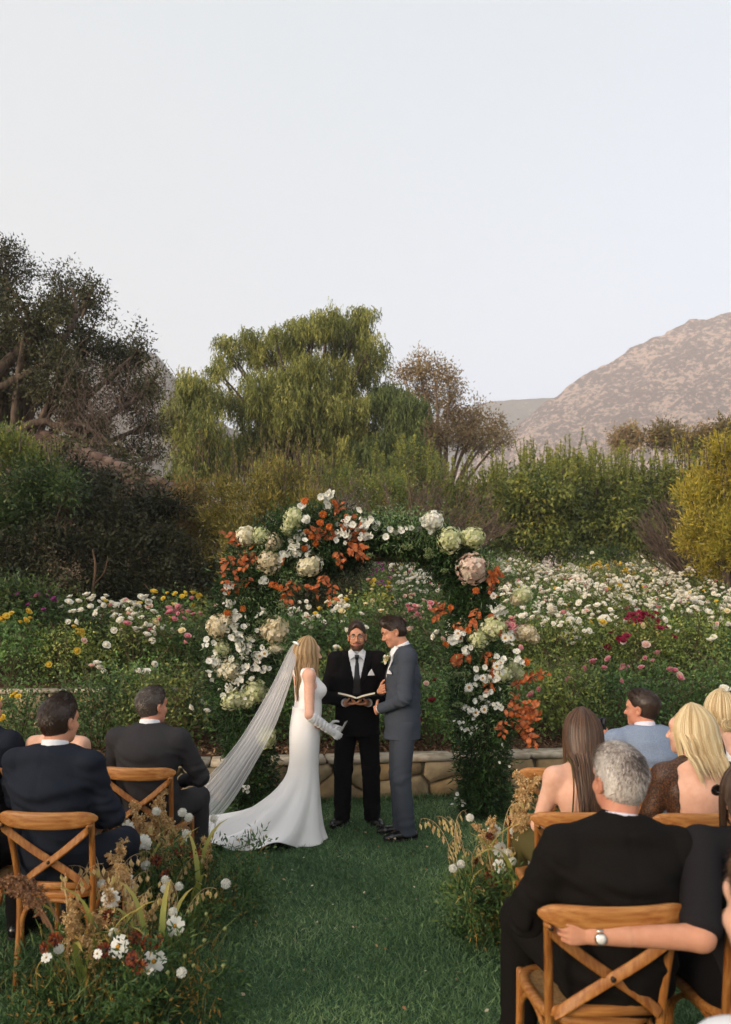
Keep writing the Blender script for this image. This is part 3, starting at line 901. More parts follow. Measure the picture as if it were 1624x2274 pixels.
twiggy('bare_shrub', 'mauve brown bare shrub of fine twigs above the top of the flower arch', foot(930, 20), [at(px, py, 20 + dd) for px, py, dd in ((820, 1120, 0), (870, 1100, 0.6), (930, 1090, -0.5), (980, 1100, 0.5), (1030, 1105, 0), (1080, 1120, 0.4), (1110, 1160, 0), (1060, 1180, -0.6), (780, 1130, 0.3), (740, 1120, 0))], 70, 2300, 0.03, 70, L_BROWN, 2, spread=0.28)
twiggy('bare_shrub', 'grey pruned bare shrub leaning out in front of the golden tree', foot(1575, 18.5), [at(px, py, 18.5 + dd) for px, py, dd in ((1420, 1150, 0), (1440, 1130, 0.4), (1480, 1120, -0.3), (1420, 1190, 0.3), (1440, 1220, 0), (1510, 1125, 0.3), (1540, 1140, -0.3), (1450, 1180, -0.5), (1580, 1130, 0.2))], 46, 900, 0.05, 71, spread=0.16)
twiggy('bare_shrub', 'reddish bare twigs rising behind the left shoulder of the arch', foot(690, 15), [at(px, py, 15 + dd) for px, py, dd in ((690, 1060, 0), (640, 1040, 0.4), (740, 1090, -0.3), (790, 1110, 0.2))], 24, 500, 0.02, 72, L_OLIVE, 2, spread=0.2)

# golden-olive shoots behind the arch
def shoot_px(x0, x1, y0, y1, d, n, h0, h1, seed):
    r = np.random.default_rng(seed)
    return [tuple(at(r.uniform(x0, x1), r.uniform(y0, y1), d + r.uniform(-0.5, 0.5))) + (r.uniform(h0, h1),) for _ in range(n)]


plant('olive_shrub', 'tall olive gold shrub with upright shoots behind the left of the arch', 'shrub', foot(600, 13.5), blobs_px([(560, 1110, 55, 60), (630, 1080, 50, 55), (600, 1180, 70, 60), (530, 1210, 48, 55), (680, 1130, 50, 50), (640, 1250, 70, 60), (560, 1290, 60, 55)], 13.5, dz=0.8, jit=0.6, seed=11), 15000, 0.085, 0.026, L_OLIVE, 0.06, 'up', clump=0.12, shell=0.4, shoots=shoot_px(520, 740, 1010, 1110, 13.5, 46, 0.3, 0.75, 1), seedv=63)
plant('olive_shrub', 'yellow green young shrub with the highest pale shoots left of the arch', 'shrub', foot(500, 14.5), blobs_px([(500, 1110, 45, 50), (470, 1180, 45, 50), (520, 1170, 50), (470, 1260, 40, 45), (490, 1320, 40)], 14.5, dz=0.8, jit=0.5, seed=12), 9500, 0.085, 0.028, L_OLIVE, 0.05, 'up', clump=0.12, shell=0.4, shoots=shoot_px(430, 620, 1020, 1100, 14.5, 22, 0.4, 0.95, 2), seedv=64)
plant('bronze_shrub', 'bronze brown shrub between the tiled roof and the golden shoots', 'shrub', foot(410, 15), blobs_px([(430, 1110, 50, 40), (390, 1140, 46, 44), (450, 1180, 52, 50), (380, 1210, 50, 50), (430, 1260, 50, 50)], 15, dz=0.8, jit=0.5, seed=13), 9000, 0.075, 0.035, L_BROWN, 0.05, clump=0.13, shell=0.45, seedv=65)
plant('dark_shrub', 'dark shrub seen through the flower arch at its left', 'shrub', foot(740, 12.5), blobs_px([(700, 1280, 50, 50), (760, 1300, 50, 60), (720, 1360, 60, 45), (650, 1340, 50, 50)], 12.5, dz=0.8, jit=0.4, seed=14), 7500, 0.075, 0.03, L_DARK, 0.05, clump=0.12, shell=0.45, shoots=shoot_px(680, 800, 1280, 1340, 12.5, 14, 0.25, 0.5, 3), seedv=66)
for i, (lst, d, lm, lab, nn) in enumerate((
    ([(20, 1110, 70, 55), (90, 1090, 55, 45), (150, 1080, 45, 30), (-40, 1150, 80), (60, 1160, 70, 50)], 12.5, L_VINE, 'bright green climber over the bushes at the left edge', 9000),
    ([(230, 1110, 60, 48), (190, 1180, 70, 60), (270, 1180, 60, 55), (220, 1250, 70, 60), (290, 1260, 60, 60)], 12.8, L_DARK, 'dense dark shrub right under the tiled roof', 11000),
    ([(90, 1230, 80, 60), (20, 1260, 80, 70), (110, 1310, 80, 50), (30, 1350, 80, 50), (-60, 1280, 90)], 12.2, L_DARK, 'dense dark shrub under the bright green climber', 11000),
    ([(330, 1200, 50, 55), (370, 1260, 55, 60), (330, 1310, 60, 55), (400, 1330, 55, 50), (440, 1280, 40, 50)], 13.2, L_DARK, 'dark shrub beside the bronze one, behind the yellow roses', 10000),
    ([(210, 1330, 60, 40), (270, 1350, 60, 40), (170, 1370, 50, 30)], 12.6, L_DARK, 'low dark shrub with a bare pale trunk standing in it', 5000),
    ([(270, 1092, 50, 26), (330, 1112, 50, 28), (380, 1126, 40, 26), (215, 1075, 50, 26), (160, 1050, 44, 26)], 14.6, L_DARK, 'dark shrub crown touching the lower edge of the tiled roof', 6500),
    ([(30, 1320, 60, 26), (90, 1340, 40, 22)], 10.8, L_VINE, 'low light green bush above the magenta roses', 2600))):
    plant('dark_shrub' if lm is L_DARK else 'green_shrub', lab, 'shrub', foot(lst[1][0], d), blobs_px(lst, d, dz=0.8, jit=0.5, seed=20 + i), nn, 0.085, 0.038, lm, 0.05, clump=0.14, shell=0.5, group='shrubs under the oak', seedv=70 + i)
plant('green_shrub', 'loose yellow green shrub with upright shoots in front of the tiled roof', 'shrub', foot(60, 12.9), blobs_px([(20, 1010, 50, 40), (70, 1045, 50, 34), (120, 1080, 40, 24), (-30, 1000, 60)], 12.9, dz=0.8, jit=0.4, seed=33), 6500, 0.08, 0.034, L_ORCH, 0.04, 'up', clump=0.14, shell=0.3, shoots=shoot_px(-20, 150, 1000, 1050, 12.9, 26, 0.2, 0.6, 9), group='shrubs under the oak', seedv=77)
plant('low_bush', 'low dark bush in the gap below the weeping trees, above the arch', 'bush', foot(800, 19), blobs_px([(790, 1085, 55, 40), (850, 1095, 50, 38), (740, 1090, 50, 36), (900, 1100, 50, 34)], 21.5, seed=44), 8000, 0.09, 0.045, L_ORCH, 0.05, clump=0.18, seedv=78)
tm = MB()
root = empty('sapling', foot(205, 11.9), 0, 'slim bare pale trunk catching light in front of the dark shrubs', 'tree')
ob = np.array(root.location)
for pts, r0 in (([(200, 1420), (205, 1330), (212, 1260), (206, 1220)], 0.03), ([(205, 1340), (170, 1310), (150, 1270)], 0.016), ([(208, 1300), (232, 1270), (240, 1235)], 0.012), ([(130, 1420), (140, 1330), (150, 1295), (185, 1345), (200, 1400)], 0.014)):
    tube(tm, spline([at(a, b, 11.9) - ob for a, b in pts], 14), np.linspace(r0, r0 * 0.5, 14), 6)
tm.build('trunk', mat('pale_trunk', '#5f4834', rough=0.85, c2='#403023', scale=5), root)

# ------------------------------------------------------------------ the house behind the oak
M_TILE = mat('roof_tile', '#5b4a44', rough=0.9, spec=0.15, c2='#75645c', scale=2.2, bump=0.2, bscale=20)
M_PLASTER = mat('dark_plaster', '#6e6152', rough=0.9, c2='#5b5043', scale=2)  # dark brown plaster in two close tones
house = empty('house', (-7.0, 17.0, 2.4), 0, 'house with a brown tiled hipped roof half hidden behind the oak', 'house')
ho = np.array([-7.0, 17.0, 2.4])
e0, e1 = at(395, 1092, 16.0), at(-160, 1062, 16.0)
top0, top1 = at(392, 1084, 16.1), at(60, 965, 18.6)
ez = e0[2]
eave_l = np.array([-10.5, 16.0, ez]); eave_r = np.array([e0[0], 16.0, ez])
rid_l = np.array([-10.5, 18.8, top1[2] + 0.25]); rid_r = np.array([top1[0] - 0.2, 18.8, top1[2] + 0.25])
mb = MB()
rounded_box(mb, ((eave_l[0] + eave_r[0]) / 2 - ho[0] - 0.3, 2.0, (ez - 2.4) / 2 - 0.1), (eave_r[0] - eave_l[0] - 0.6, 3.4, ez - 2.4 - 0.1), 0.01, seg=1)
mb.build('wall', M_PLASTER, house, smooth=False)
nr = 16
rt = np.random.default_rng(2)
for k in range(nr):
    a, b = k / nr, (k + 1) / nr
    l0 = eave_l + (rid_l - eave_l) * a; r0_ = eave_r + (rid_r - eave_r) * a
    l1 = eave_l + (rid_l - eave_l) * b; r1_ = eave_r + (rid_r - eave_r) * b
    mb = MB()
    nt_ = int((r0_[0] - l0[0]) / 0.32)
    for q in range(nt_):
        f0, f1 = q / nt_, (q + 1) / nt_ - 0.012
        z = rt.uniform(0, 0.014)
        A = l0 + (r0_ - l0) * f0; Bq = l0 + (r0_ - l0) * f1
        Cq = l1 + (r1_ - l1) * f1; Dq = l1 + (r1_ - l1) * f0
        up = np.array([0, -0.03, 0.055 + z])
        V = np.array([A + up, Bq + up, Cq + [0, 0.03, 0.012], Dq + [0, 0.03, 0.012], A, Bq, Cq + [0, 0.03, -0.03], Dq + [0, 0.03, -0.03]]) - ho
        mb.add(V, [(0, 1, 2, 3), (4, 7, 6, 5), (0, 4, 5, 1), (1, 5, 6, 2), (0, 3, 7, 4)], rnd=rt.uniform())
    mb.build('tile_course', M_TILE, house, smooth=False)
mb = MB()
hip = np.linspace(0, 1, 15)[:, None] * (rid_r - eave_r) + eave_r
for q in range(14):
    tube(mb, np.array([hip[q] + [0, 0, 0.07], hip[q + 1] + [0, 0, 0.04]]) - ho, [0.11, 0.09], 7)
mb.build('hip_tile', M_TILE, house)
mb = MB()
B_ = np.array([eave_r, [eave_r[0], 21.5, ez], rid_r]) - ho
C_ = np.array([eave_l, [eave_l[0], 21.5, ez], rid_l]) - ho
mb.add(np.concatenate([B_, C_]) - [0, 0, 0.035], Q=[(0, 2, 5, 3), (1, 4, 5, 2)], T=[(0, 1, 2)])
mb.build('roof_deck', M_TILE, house, smooth=False)
mb = MB()
rounded_box(mb, np.array([(eave_l[0] + eave_r[0]) / 2, 15.97, ez - 0.09]) - ho, (eave_r[0] - eave_l[0], 0.06, 0.14), 0.05, seg=1)
mb.build('eave_board', mat('eave_wood', '#6b5a4c', c2='#57483c', scale=3), house, smooth=False)
# ================================================================== flowers: shared meshes
def bloom_mesh(name, cols, r, rings=((5, 0.35, 1.3), (6, 0.7, 1.0), (7, 1.0, 0.6)), seed=0, core=True):
    """open rose: rings of cupped petals round a folded heart, radius 1, facing +z"""
    rr = np.random.default_rng(seed)
    mb = MB()
    for k, (n, rad, tilt) in enumerate(rings):
        for q in range(n):
            a = 2 * PI * (q + 0.5 * k) / n + rr.normal(0, 0.12)
            w = 1.15 * PI * rad / n * 1.25
            t = tilt + rr.normal(0, 0.12)
            o = np.array([math.cos(a), math.sin(a), 0]); s = np.array([-math.sin(a), math.cos(a), 0])
            z = np.array([0, 0, 1.0])
            d1 = o * math.cos(t) + z * math.sin(t)
            d2 = o * math.cos(t - 0.5) + z * math.sin(t - 0.5)
            b = o * rad * 0.16 - z * 0.3
            m = b + d1 * rad * 0.62
            e = m + d2 * rad * 0.42
            V = [b - s * w * 0.3, b + s * w * 0.3, m + s * w, m - s * w, e + s * w * 0.62, e - s * w * 0.62]
            mb.add(V, [(0, 1, 2, 3), (3, 2, 4, 5)], rnd=np.clip(1 - rad * 0.6 + rr.normal(0, 0.1), 0, 1))
    if core:
        V, T = ico((0, 0, 0.22), (0.55, 0.55, 0.5), 1)
        mb.add(V, T=T, rnd=1.0)
    me = mb.mesh(name, cols)
    for v in me.vertices: v.co *= r
    return me


ROSE = {
    'white': ['#e6e2d8', '#efece2', '#e8dfc8'],
    'cream': ['#e6dcc0', '#ecdfb6', '#dfc88c'],
    'yellow': ['#dcc04e', '#e3c752', '#d3a92e'],
    'pink': ['#d8959c', '#dfa2a4', '#c8707e'],
    'blush': ['#e4c4bb', '#e8cfc2', '#dba794'],
    'red': ['#7c0e1a', '#8f1422', '#5d0812'],
    'crimson': ['#8e1638', '#a52148', '#6c0e28'],
    'peach': ['#e0a06c', '#e6ae7e', '#d0803e'],
    'magenta': ['#a0408a', '#b2559a', '#84306e'],
    'coral': ['#d5574e', '#de6a5c', '#bd3c3a'],
}
M_ROSE = {k: leafmat('petal_' + k, v, rough=0.6, spec=0.25, trans=0.3) for k, v in ROSE.items()}
ROSE_ME = {k: [bloom_mesh('rose_' + k, M_ROSE[k], 1.0, seed=s, rings=rg) for s, rg in enumerate((((5, 0.6, 1.4), (7, 0.85, 1.25), (8, 1.0, 0.98)), ((5, 0.55, 1.45), (6, 0.75, 1.35), (7, 0.9, 1.15)), ((5, 0.6, 1.35), (7, 0.85, 1.15), (8, 1.02, 0.85))))] for k in ROSE}

L_ROSE = [leafmat('rose_leaf_%d' % i, c, rough=0.5, spec=0.35, trans=0.2, objvar=0.38, lift=1.75) for i, c in enumerate((['#1d2c17', '#2b3f20', '#3d5429', '#587038'], ['#24331b', '#354a26', '#4a6231', '#6b7f42'], ['#2f3a1c', '#475427', '#626c33', '#8a8644']))]
M_STEM = mat('rose_stem', '#4a5730', rough=0.7, c2='#5d4631', scale=6)


def bush_mesh(seed, lm, n=1500, h=0.85, R=0.48):
    r = np.random.default_rng(seed)
    mb = MB()
    for i in range(9):
        a = r.uniform(0, 2 * PI); s = r.uniform(0.3, 1) * R
        e = np.array([math.cos(a) * s, math.sin(a) * s, h * r.uniform(0.7, 1.05)])
        p = bez((0, 0, -0.05), e * [0.2, 0.2, 0.4], e * [0.7, 0.7, 0.75], e, 7)
        tube(mb, p, np.linspace(0.010, 0.004, 7), 3, cap=False, m=1)
        for q in range(5):
            k = r.integers(2, 6)
            d = r.normal(size=3) * [1, 1, 0.5] + [0, 0, 0.8]
            x = p[k] + unit(d) * r.uniform(0.12, 0.3)
            tube(mb, [p[k], (p[k] + x) / 2 + [0, 0, 0.02], x], [0.005, 0.004, 0.003], 3, cap=False, m=1)
    m = 46
    dr = unit(r.normal(size=(m, 3)) + [0, 0, 0.35])
    rad = r.uniform(0.35, 1, m) ** 0.6
    cc = np.stack([dr[:, 0] * R * rad, dr[:, 1] * R * rad, h * 0.5 + dr[:, 2] * h * 0.48 * rad], 1)
    tone = r.uniform(0, 1, m)
    who = r.integers(0, m, n)
    off = r.normal(size=(n, 3)) * 0.085
    P = cc[who] + off
    D = off * 6 + r.normal(size=(n, 3)) * 0.7
    leaves(mb, P, D, r.uniform(0.035, 0.065, n), r.uniform(0.022, 0.036, n), np.clip(tone[who] * 0.5 + 0.5 * r.uniform(0, 1, n), 0, 1), N=unit(r.normal(size=(n, 3)) + [0, 0, 1.1]))
    return mb.mesh('rose_foliage', [lm, M_STEM], smooth=False)


BUSH = [bush_mesh(i, L_ROSE[i % 3], n=1900 if i < 6 else 900, h=0.8 + 0.08 * (i % 3), R=0.46 + 0.04 * (i % 2)) for i in range(12)]

# colour of the planting, read off the photograph: place (1624-wide picture points), reach, colours, blooms per bush
ZONES = [
    (288, 1388, 60, 'white', 12), (10, 1368, 30, 'white', 8), (110, 1425, 70, 'yellow', 6), (60, 1450, 45, 'yellow', 5), (95, 1390, 26, 'white', 7), (30, 1560, 60, 'yellow', 4), (150, 1560, 50, 'yellow', 4), (10, 1450, 40, 'red', 5), (85, 1355, 22, 'magenta', 5),
    (164, 1447, 16, 'red', 3), (7, 1479, 16, 'red', 3), (76, 1526, 16, 'red', 2), (365, 1338, 45, 'yellow', 8), (330, 1350, 30, 'yellow', 7), (400, 1345, 30, 'yellow', 7), (405, 1435, 42, 'pink', 8),
    (200, 1478, 55, 'white', 8), (367, 1500, 50, 'white', 8), (246, 1600, 45, 'cream', 3), (446, 1544, 30, 'white', 4), (60, 1610, 40, 'cream', 3),
    (715, 1410, 40, 'white', 9), (760, 1330, 40, 'cream', 4), (835, 1320, 30, 'yellow', 6), (880, 1340, 25, 'peach', 7), (920, 1290, 40, 'white', 10), (860, 1290, 30, 'magenta', 3),
    (930, 1340, 25, 'blush', 6), (900, 1375, 25, 'pink', 5), (850, 1372, 12, 'coral', 3), (960, 1420, 40, 'white', 8), (930, 1530, 20, 'red', 2), (760, 1600, 12, 'red', 1), (725, 1560, 25, 'yellow', 2),
    (1180, 1310, 60, 'white', 9), (1330, 1330, 70, 'white', 14), (1400, 1330, 50, 'white', 14), (1500, 1330, 60, 'white', 12), (1600, 1310, 50, 'white', 10), (1345, 1285, 20, 'red', 3), (1350, 1290, 30, 'yellow', 4),
    (1255, 1305, 14, 'magenta', 3), (1300, 1385, 60, 'white', 12), (1390, 1395, 40, 'white', 11), (1445, 1395, 32, 'crimson', 13), (1480, 1375, 30, 'white', 12), (1590, 1395, 60, 'white', 11), (1570, 1440, 40, 'white', 7),
    (1155, 1385, 14, 'coral', 5), (1170, 1430, 40, 'pink', 13), (1150, 1460, 30, 'coral', 6), (1225, 1410, 20, 'blush', 7), (1240, 1465, 45, 'pink', 10), (1285, 1480, 40, 'pink', 8), (1360, 1480, 30, 'white', 4), (1420, 1490, 18, 'red', 2), (1440, 1510, 55, 'pink', 11), (1400, 1470, 40, 'pink', 8), (1350, 1500, 40, 'pink', 8),
    (1505, 1480, 55, 'pink', 13), (1560, 1495, 30, 'white', 6), (1245, 1525, 45, 'pink', 9), (1320, 1530, 45, 'pink', 8), (1515, 1562, 24, 'peach', 3), (1600, 1525, 40, 'white', 3), (1405, 1460, 14, 'yellow', 2),
]
ZA = np.array([(z[0], z[1], z[2]) for z in ZONES], float)


def where_words(px, d, y2):
    if px < 60: w = 'at the left edge'
    elif px < 190: w = 'behind the navy suit'
    elif px < 330: w = 'behind the man in charcoal'
    elif px < 470: w = 'just left of the arch'
    elif px < 640: w = 'behind the left arch pillar'
    elif px < 760: w = 'behind the bride'
    elif px < 860: w = 'behind the man with the book'
    elif px < 960: w = 'behind the groom'
    elif px < 1140: w = 'behind the right arch pillar'
    elif px < 1250: w = 'just right of the arch'
    elif px < 1380: w = 'above the brown haired woman'
    elif px < 1510: w = 'above the man in light blue'
    else: w = 'above the blonde women'
    return w


r = np.random.default_rng(31)
ORD = 'first second third fourth fifth sixth seventh eighth ninth tenth eleventh twelfth thirteenth fourteenth fifteenth sixteenth'.split()
bushes = []
rows = [(lambda x: wall_y(x) + 1.15, 0.36), (lambda x: wall_y(x) + 1.9, 0.38)]
for k in range(14):
    rows.append((lambda x, k=k: wall2_y(x) + 0.55 + 0.9 * k, None))
nb = 0
for ri, (yf, zb) in enumerate(rows):
    x = -13.0 + r.uniform(0, 0.5)
    while x < 13.5:
        x += r.uniform(0.62, 0.9)
        y = float(yf(x)) + r.uniform(-0.14, 0.14)
        px = 812 + x * 1650 / y
        if px < -60 or px > 1850: continue
        if y > 11.6 and px < 120: continue
        if y > 12.0 and px < 480: continue
        if y > 12.2 and 480 <= px < 700: continue
        if y > 22.6: continue
        if ri >= 10 and px < 760: continue
        z = float(gz(x, y))
        sc = r.uniform(0.85, 1.2) * (0.95 if ri < 2 else 1.05)
        py = 1392 + (CAM_H - z - 0.72 * sc) * 1650 / y
        wgt = ((ZA[:, 0] - px) / (ZA[:, 2] * 1.0)) ** 2 + ((ZA[:, 1] - py) / (ZA[:, 2] * 0.55)) ** 2
        zi = int(np.argmin(wgt + r.uniform(0, 0.6, len(wgt))))
        hit = wgt[zi] < 3.4
        color = ZONES[zi][3] if hit else (str(r.choice(['pink', 'blush', 'pink', 'white', 'crimson'])) if (px > 1130 and py > 1425) else ('white' if r.uniform() < 0.7 else 'blush'))
        nbloom = int(max(0, round(ZONES[zi][4] * r.uniform(0.8, 1.5) * (2.2 if px < 480 else 1.75)))) if hit else int(r.integers(1, 6))
        if ri < 2:
            nbloom = min(nbloom, 4)
            if px < 215: sc *= 0.72
            if ri == 1 and px < 205: continue
        root = empty('rose_bush', (x, y, z), r.uniform(0, 6.28))
        head_ = 'rose bush without open blooms' if nbloom == 0 else ('%s rose bush with few blooms' % color if nbloom < 5 else '%s rose bush in full bloom' % color)
        tag(root, '%s, %s row up, %s' % (head_, ORD[min(ri, 15)], where_words(px, y, 0)), 'rose bush', 'rose bushes of the terraced garden')
        bushes.append((px, root))
        vi = int(r.integers(0, 6)) if y < 14 else 6 + int(r.integers(0, 6))
        if px > 1150 and r.uniform() < 0.35: vi = (vi // 3) * 3 + 2
        inst('foliage', BUSH[vi], root, scale=(sc, sc, sc))['kind'] = 'stuff'
        rz = root.rotation_euler.z
        nc = max(1, int(round(nbloom / 3.2)))
        cl_ = [(-PI / 2 + r.normal(0, 0.75), r.uniform(0.35, 1.35)) for _ in range(nc)]
        for q in range(nbloom):
            ca, ce = cl_[int(r.integers(nc))]
            a = ca + r.normal(0, 0.3)
            el = ce + r.normal(0, 0.22)
            dr = np.array([math.cos(a) * math.cos(el), math.sin(a) * math.cos(el), math.sin(el)])
            p = np.array([0, 0, 0.44 * sc]) + dr * np.array([0.52, 0.52, 0.5]) * sc * r.uniform(0.93, 1.14)
            c2 = color
            if color in ('coral', 'red') and 740 < px < 870: c2 = 'cream'
            if r.uniform() < 0.14: c2 = str(r.choice(['white', 'white', 'cream', 'blush', 'pink', 'yellow']))
            s = r.uniform(0.034, 0.064)
            nd = unit(dr * 0.6 + [0, -0.25, 0.55] + r.normal(size=3) * 0.5)
            Rz = RZ(-rz)
            o = inst('rose_bloom', ROSE_ME[c2][int(r.integers(3))], root, tuple(Rz @ p), euler_to(Rz @ nd, r.uniform(0, 6)), s)
            if c2 != color: o['label'] = c2 + ' rose bloom'
        nb += 1
by_label = {}
for px, o in sorted(bushes, key=lambda t: t[0]): by_label.setdefault(o['label'], []).append(o)
for lab, os_ in by_label.items():
    if len(os_) > 1:
        wd = {2: ['left', 'right'], 3: ['left', 'middle', 'right']}.get(len(os_)) or (['leftmost'] + ORD[1:len(os_) - 1] + ['rightmost'])
        for w_, o in zip(wd, os_): o['label'] = w_ + ' ' + lab

# ground cover that closes the gaps between the bushes
mb = MB()
n = 28000
y = rng.uniform(8.1, 23, n); x = rng.uniform(-1, 1, n) * (0.5 * y + 0.8)
px = 812 + x * 1650 / y
k = ~((y > 12.4) & (px < 480)) & (y > wall_y(x) + 1.0) & (np.abs(y - wall2_y(x)) > 0.2)
x, y = x[k], y[k]; n = len(x)
z = gz(x, y) + np.abs(rng.normal(0, 0.16, n))
tone = 0.5 + 0.5 * np.sin(x * 2.1 + np.sin(y * 1.7)) * np.sin(y * 2.3)
leaves(mb, np.stack([x, y, z], 1), rand_dir(n, 0.4), rng.uniform(0.05, 0.1, n), rng.uniform(0.025, 0.05, n), np.clip(tone * 0.5 + rng.uniform(0, 0.5, n), 0, 1), tri=True)
mb.build('undergrowth', L_ROSE[1], smooth=False, kind='stuff')

# ================================================================== the flower arch
AY = 6.88


def A(X, Y, dy=0.0):
    """a point of the arch, read off an enlargement of the photograph"""
    return at(422.2 + X * 0.5, 1071.8 + Y * 0.5, AY + dy)


arch = empty('flower_arch', (0.04, AY, 0), 0, 'tall arch of dark greenery covered with cream hydrangeas and copper leaves over the couple', 'flower arch')
AO = np.array([0.04, AY, 0])
r = np.random.default_rng(44)
L_ARCH = leafmat('arch_green', ['#15240f', '#203417', '#2e4a20', '#44632e'], rough=0.5, spec=0.35, trans=0.2, lift=1.0)
L_ARCH2 = leafmat('arch_light_green', ['#3f5f35', '#5a7a46', '#7d9560', '#9aab7c'], rough=0.5, spec=0.35, trans=0.25)
path = np.array([(305, 1490, .20), (285, 1380, .23), (270, 1250, .24), (250, 1100, .25), (235, 950, .31), (235, 800, .35), (235, 650, .34), (245, 520, .31), (285, 400, .32), (370, 310, .34), (480, 260, .33), (600, 240, .31), (720, 240, .21), (850, 250, .19), (1000, 260, .20), (1130, 300, .21), (1215, 380, .23), (1250, 500, .24), (1262, 640, .26), (1275, 800, .27), (1285, 950, .27), (1295, 1100, .265), (1305, 1250, .265), (1312, 1380, .255), (1318, 1480, .22)])
pth = np.concatenate([np.array([A(a, b) - AO for a, b, c in path]), path[:, 2:]], 1)
# posts and beam carry the flowers
mb = MB()
M_FRAME = mat('arch_frame', '#3b2c20', rough=0.8, c2='#54402e', scale=5)
for a, b, nm in ((1, 9, 'post'), (23, 16, 'post')):
    mb = MB(); x = pth[a, 0]
    tube(mb, [(x, 0, 0), (x, 0, 1.2), (x, 0, 2.42)], 0.04, 8)
    mb.build(nm, M_FRAME, arch)
mb = MB(); tube(mb, [(pth[1, 0] - 0.05, 0, 2.38), (0, 0, 2.4), (pth[23, 0] + 0.05, 0, 2.38)], 0.035, 8)
mb.build('crossbar', M_FRAME, arch)
mb = MB()
n = 62000
s = np.arange(len(pth))
wts = np.ones(len(pth)); 
t = r.uniform(0, len(pth) - 1.001, n)
c = np.stack([np.interp(t, s, pth[:, i]) for i in range(3)], 1); rad = np.interp(t, s, pth[:, 3])
d = unit(r.normal(size=(n, 3)))
P = c + d * (rad * (0.45 + 0.6 * r.uniform(0, 1, n) ** 0.6))[:, None] * [1, 0.9, 1]
P[:, 2] = np.maximum(P[:, 2], 0.02)
lump = 0.5 + 0.5 * np.sin(P[:, 0] * 19 + 2 * np.sin(P[:, 2] * 11)) * np.sin(P[:, 2] * 17 + P[:, 1] * 13)
D = d + r.normal(size=(n, 3)) * 0.7
leaves(mb, P, D, r.uniform(0.03, 0.07, n), r.uniform(0.010, 0.019, n), np.clip(lump * 0.55 + r.uniform(0, 0.5, n), 0, 1), N=rand_dir(n, 0.6))
# loose trailing tips
n = 2600
t = r.uniform(0, len(pth) - 1.001, n)
c = np.stack([np.interp(t, s, pth[:, i]) for i in range(3)], 1); rad = np.interp(t, s, pth[:, 3])
d = unit(r.normal(size=(n, 3)))
P = c + d * (rad * r.uniform(0.95, 1.3, n))[:, None]
P[:, 2] = np.maximum(P[:, 2], 0.02)
leaves(mb, P, d + r.normal(size=(n, 3)) * 0.5, r.uniform(0.04, 0.09, n), 0.014, r.uniform(0.3, 1, n), droop=0.2)
for cx, cy, rr_ in ((640, 340, .2), (720, 330, .14), (560, 380, .18), (1180, 420, .2), (1120, 360, .15)):
    k = 1500
    P = A(cx, cy, 0.02) - AO + r.normal(size=(k, 3)) * rr_ * 0.5
    leaves(mb, P, rand_dir(k, -0.4), r.uniform(0.03, 0.07, k), 0.013, r.uniform(0, 0.6, k))
mb.build('greenery', L_ARCH, arch, smooth=False, kind='stuff')
mb = MB()
for cx, cy, rr_, k in ((330, 320, .16, 700), (420, 420, .14, 600), (300, 560, .2, 800), (330, 660, .16, 600), (230, 720, .2, 700), (420, 720, .12, 300), (500, 300, .16, 500), (860, 200, .16, 900), (980, 200, .16, 900), (1080, 260, .14, 500), (1300, 360, .14, 500), (1280, 760, .16, 500), (1200, 860, .16, 500), (1330, 940, .16, 500), (1270, 1080, .16, 500), (1300, 640, .12, 300), (700, 180, .12, 300)):
    c = A(cx, cy, -0.16) - AO
    leaves(mb, c + r.normal(size=(k, 3)) * rr_ * [0.75, 0.35, 0.6], rand_dir(k, -0.3), r.uniform(0.025, 0.06, k), 0.011, r.uniform(0, 1, k))
mb.build('light_greenery', L_ARCH2, arch, smooth=False, kind='stuff')


# --- flower heads
def head_mesh(name, m, nf, seed, flat=(1, 1, 1), size=0.3):
    """hydrangea: four-petalled florets all over a ball of radius 1"""
    rr = np.random.default_rng(seed)
    mb = MB()
    k = np.arange(nf) + 0.5
    ph = np.arccos(1 - 2 * k / nf); th = PI * (1 + 5 ** .5) * k
    N = np.stack([np.cos(th) * np.sin(ph), np.sin(th) * np.sin(ph), np.cos(ph)], 1)
    N = unit(N + rr.normal(size=N.shape) * 0.12)
    for nrm in N:
        R = rot_to(nrm + rr.normal(size=3) * 0.2)
        c = nrm * np.asarray(flat) * rr.uniform(0.82, 1.04)
        a0 = rr.uniform(0, 6)
        sz = size * rr.uniform(0.75, 1.3)
        tone = rr.uniform(0, 1)
        for q in range(4):
            a = a0 + q * PI / 2
            o = R @ np.array([math.cos(a), math.sin(a), 0.18]); sd = R @ np.array([-math.sin(a), math.cos(a), 0])
            mb.add([c, c + o * sz * 0.5 + sd * sz * 0.42, c + o * sz * 0.95 - R[:, 2] * 0.03, c + o * sz * 0.5 - sd * sz * 0.42], [(0, 1, 2, 3)], rnd=np.clip(tone + rr.normal(0, 0.12), 0, 1))
    V, T = ico((0, 0, 0), np.asarray(flat) * 0.74, 2)
    mb.add(V, T=T, rnd=0.6)
    return mb.mesh(name, m, smooth=False)


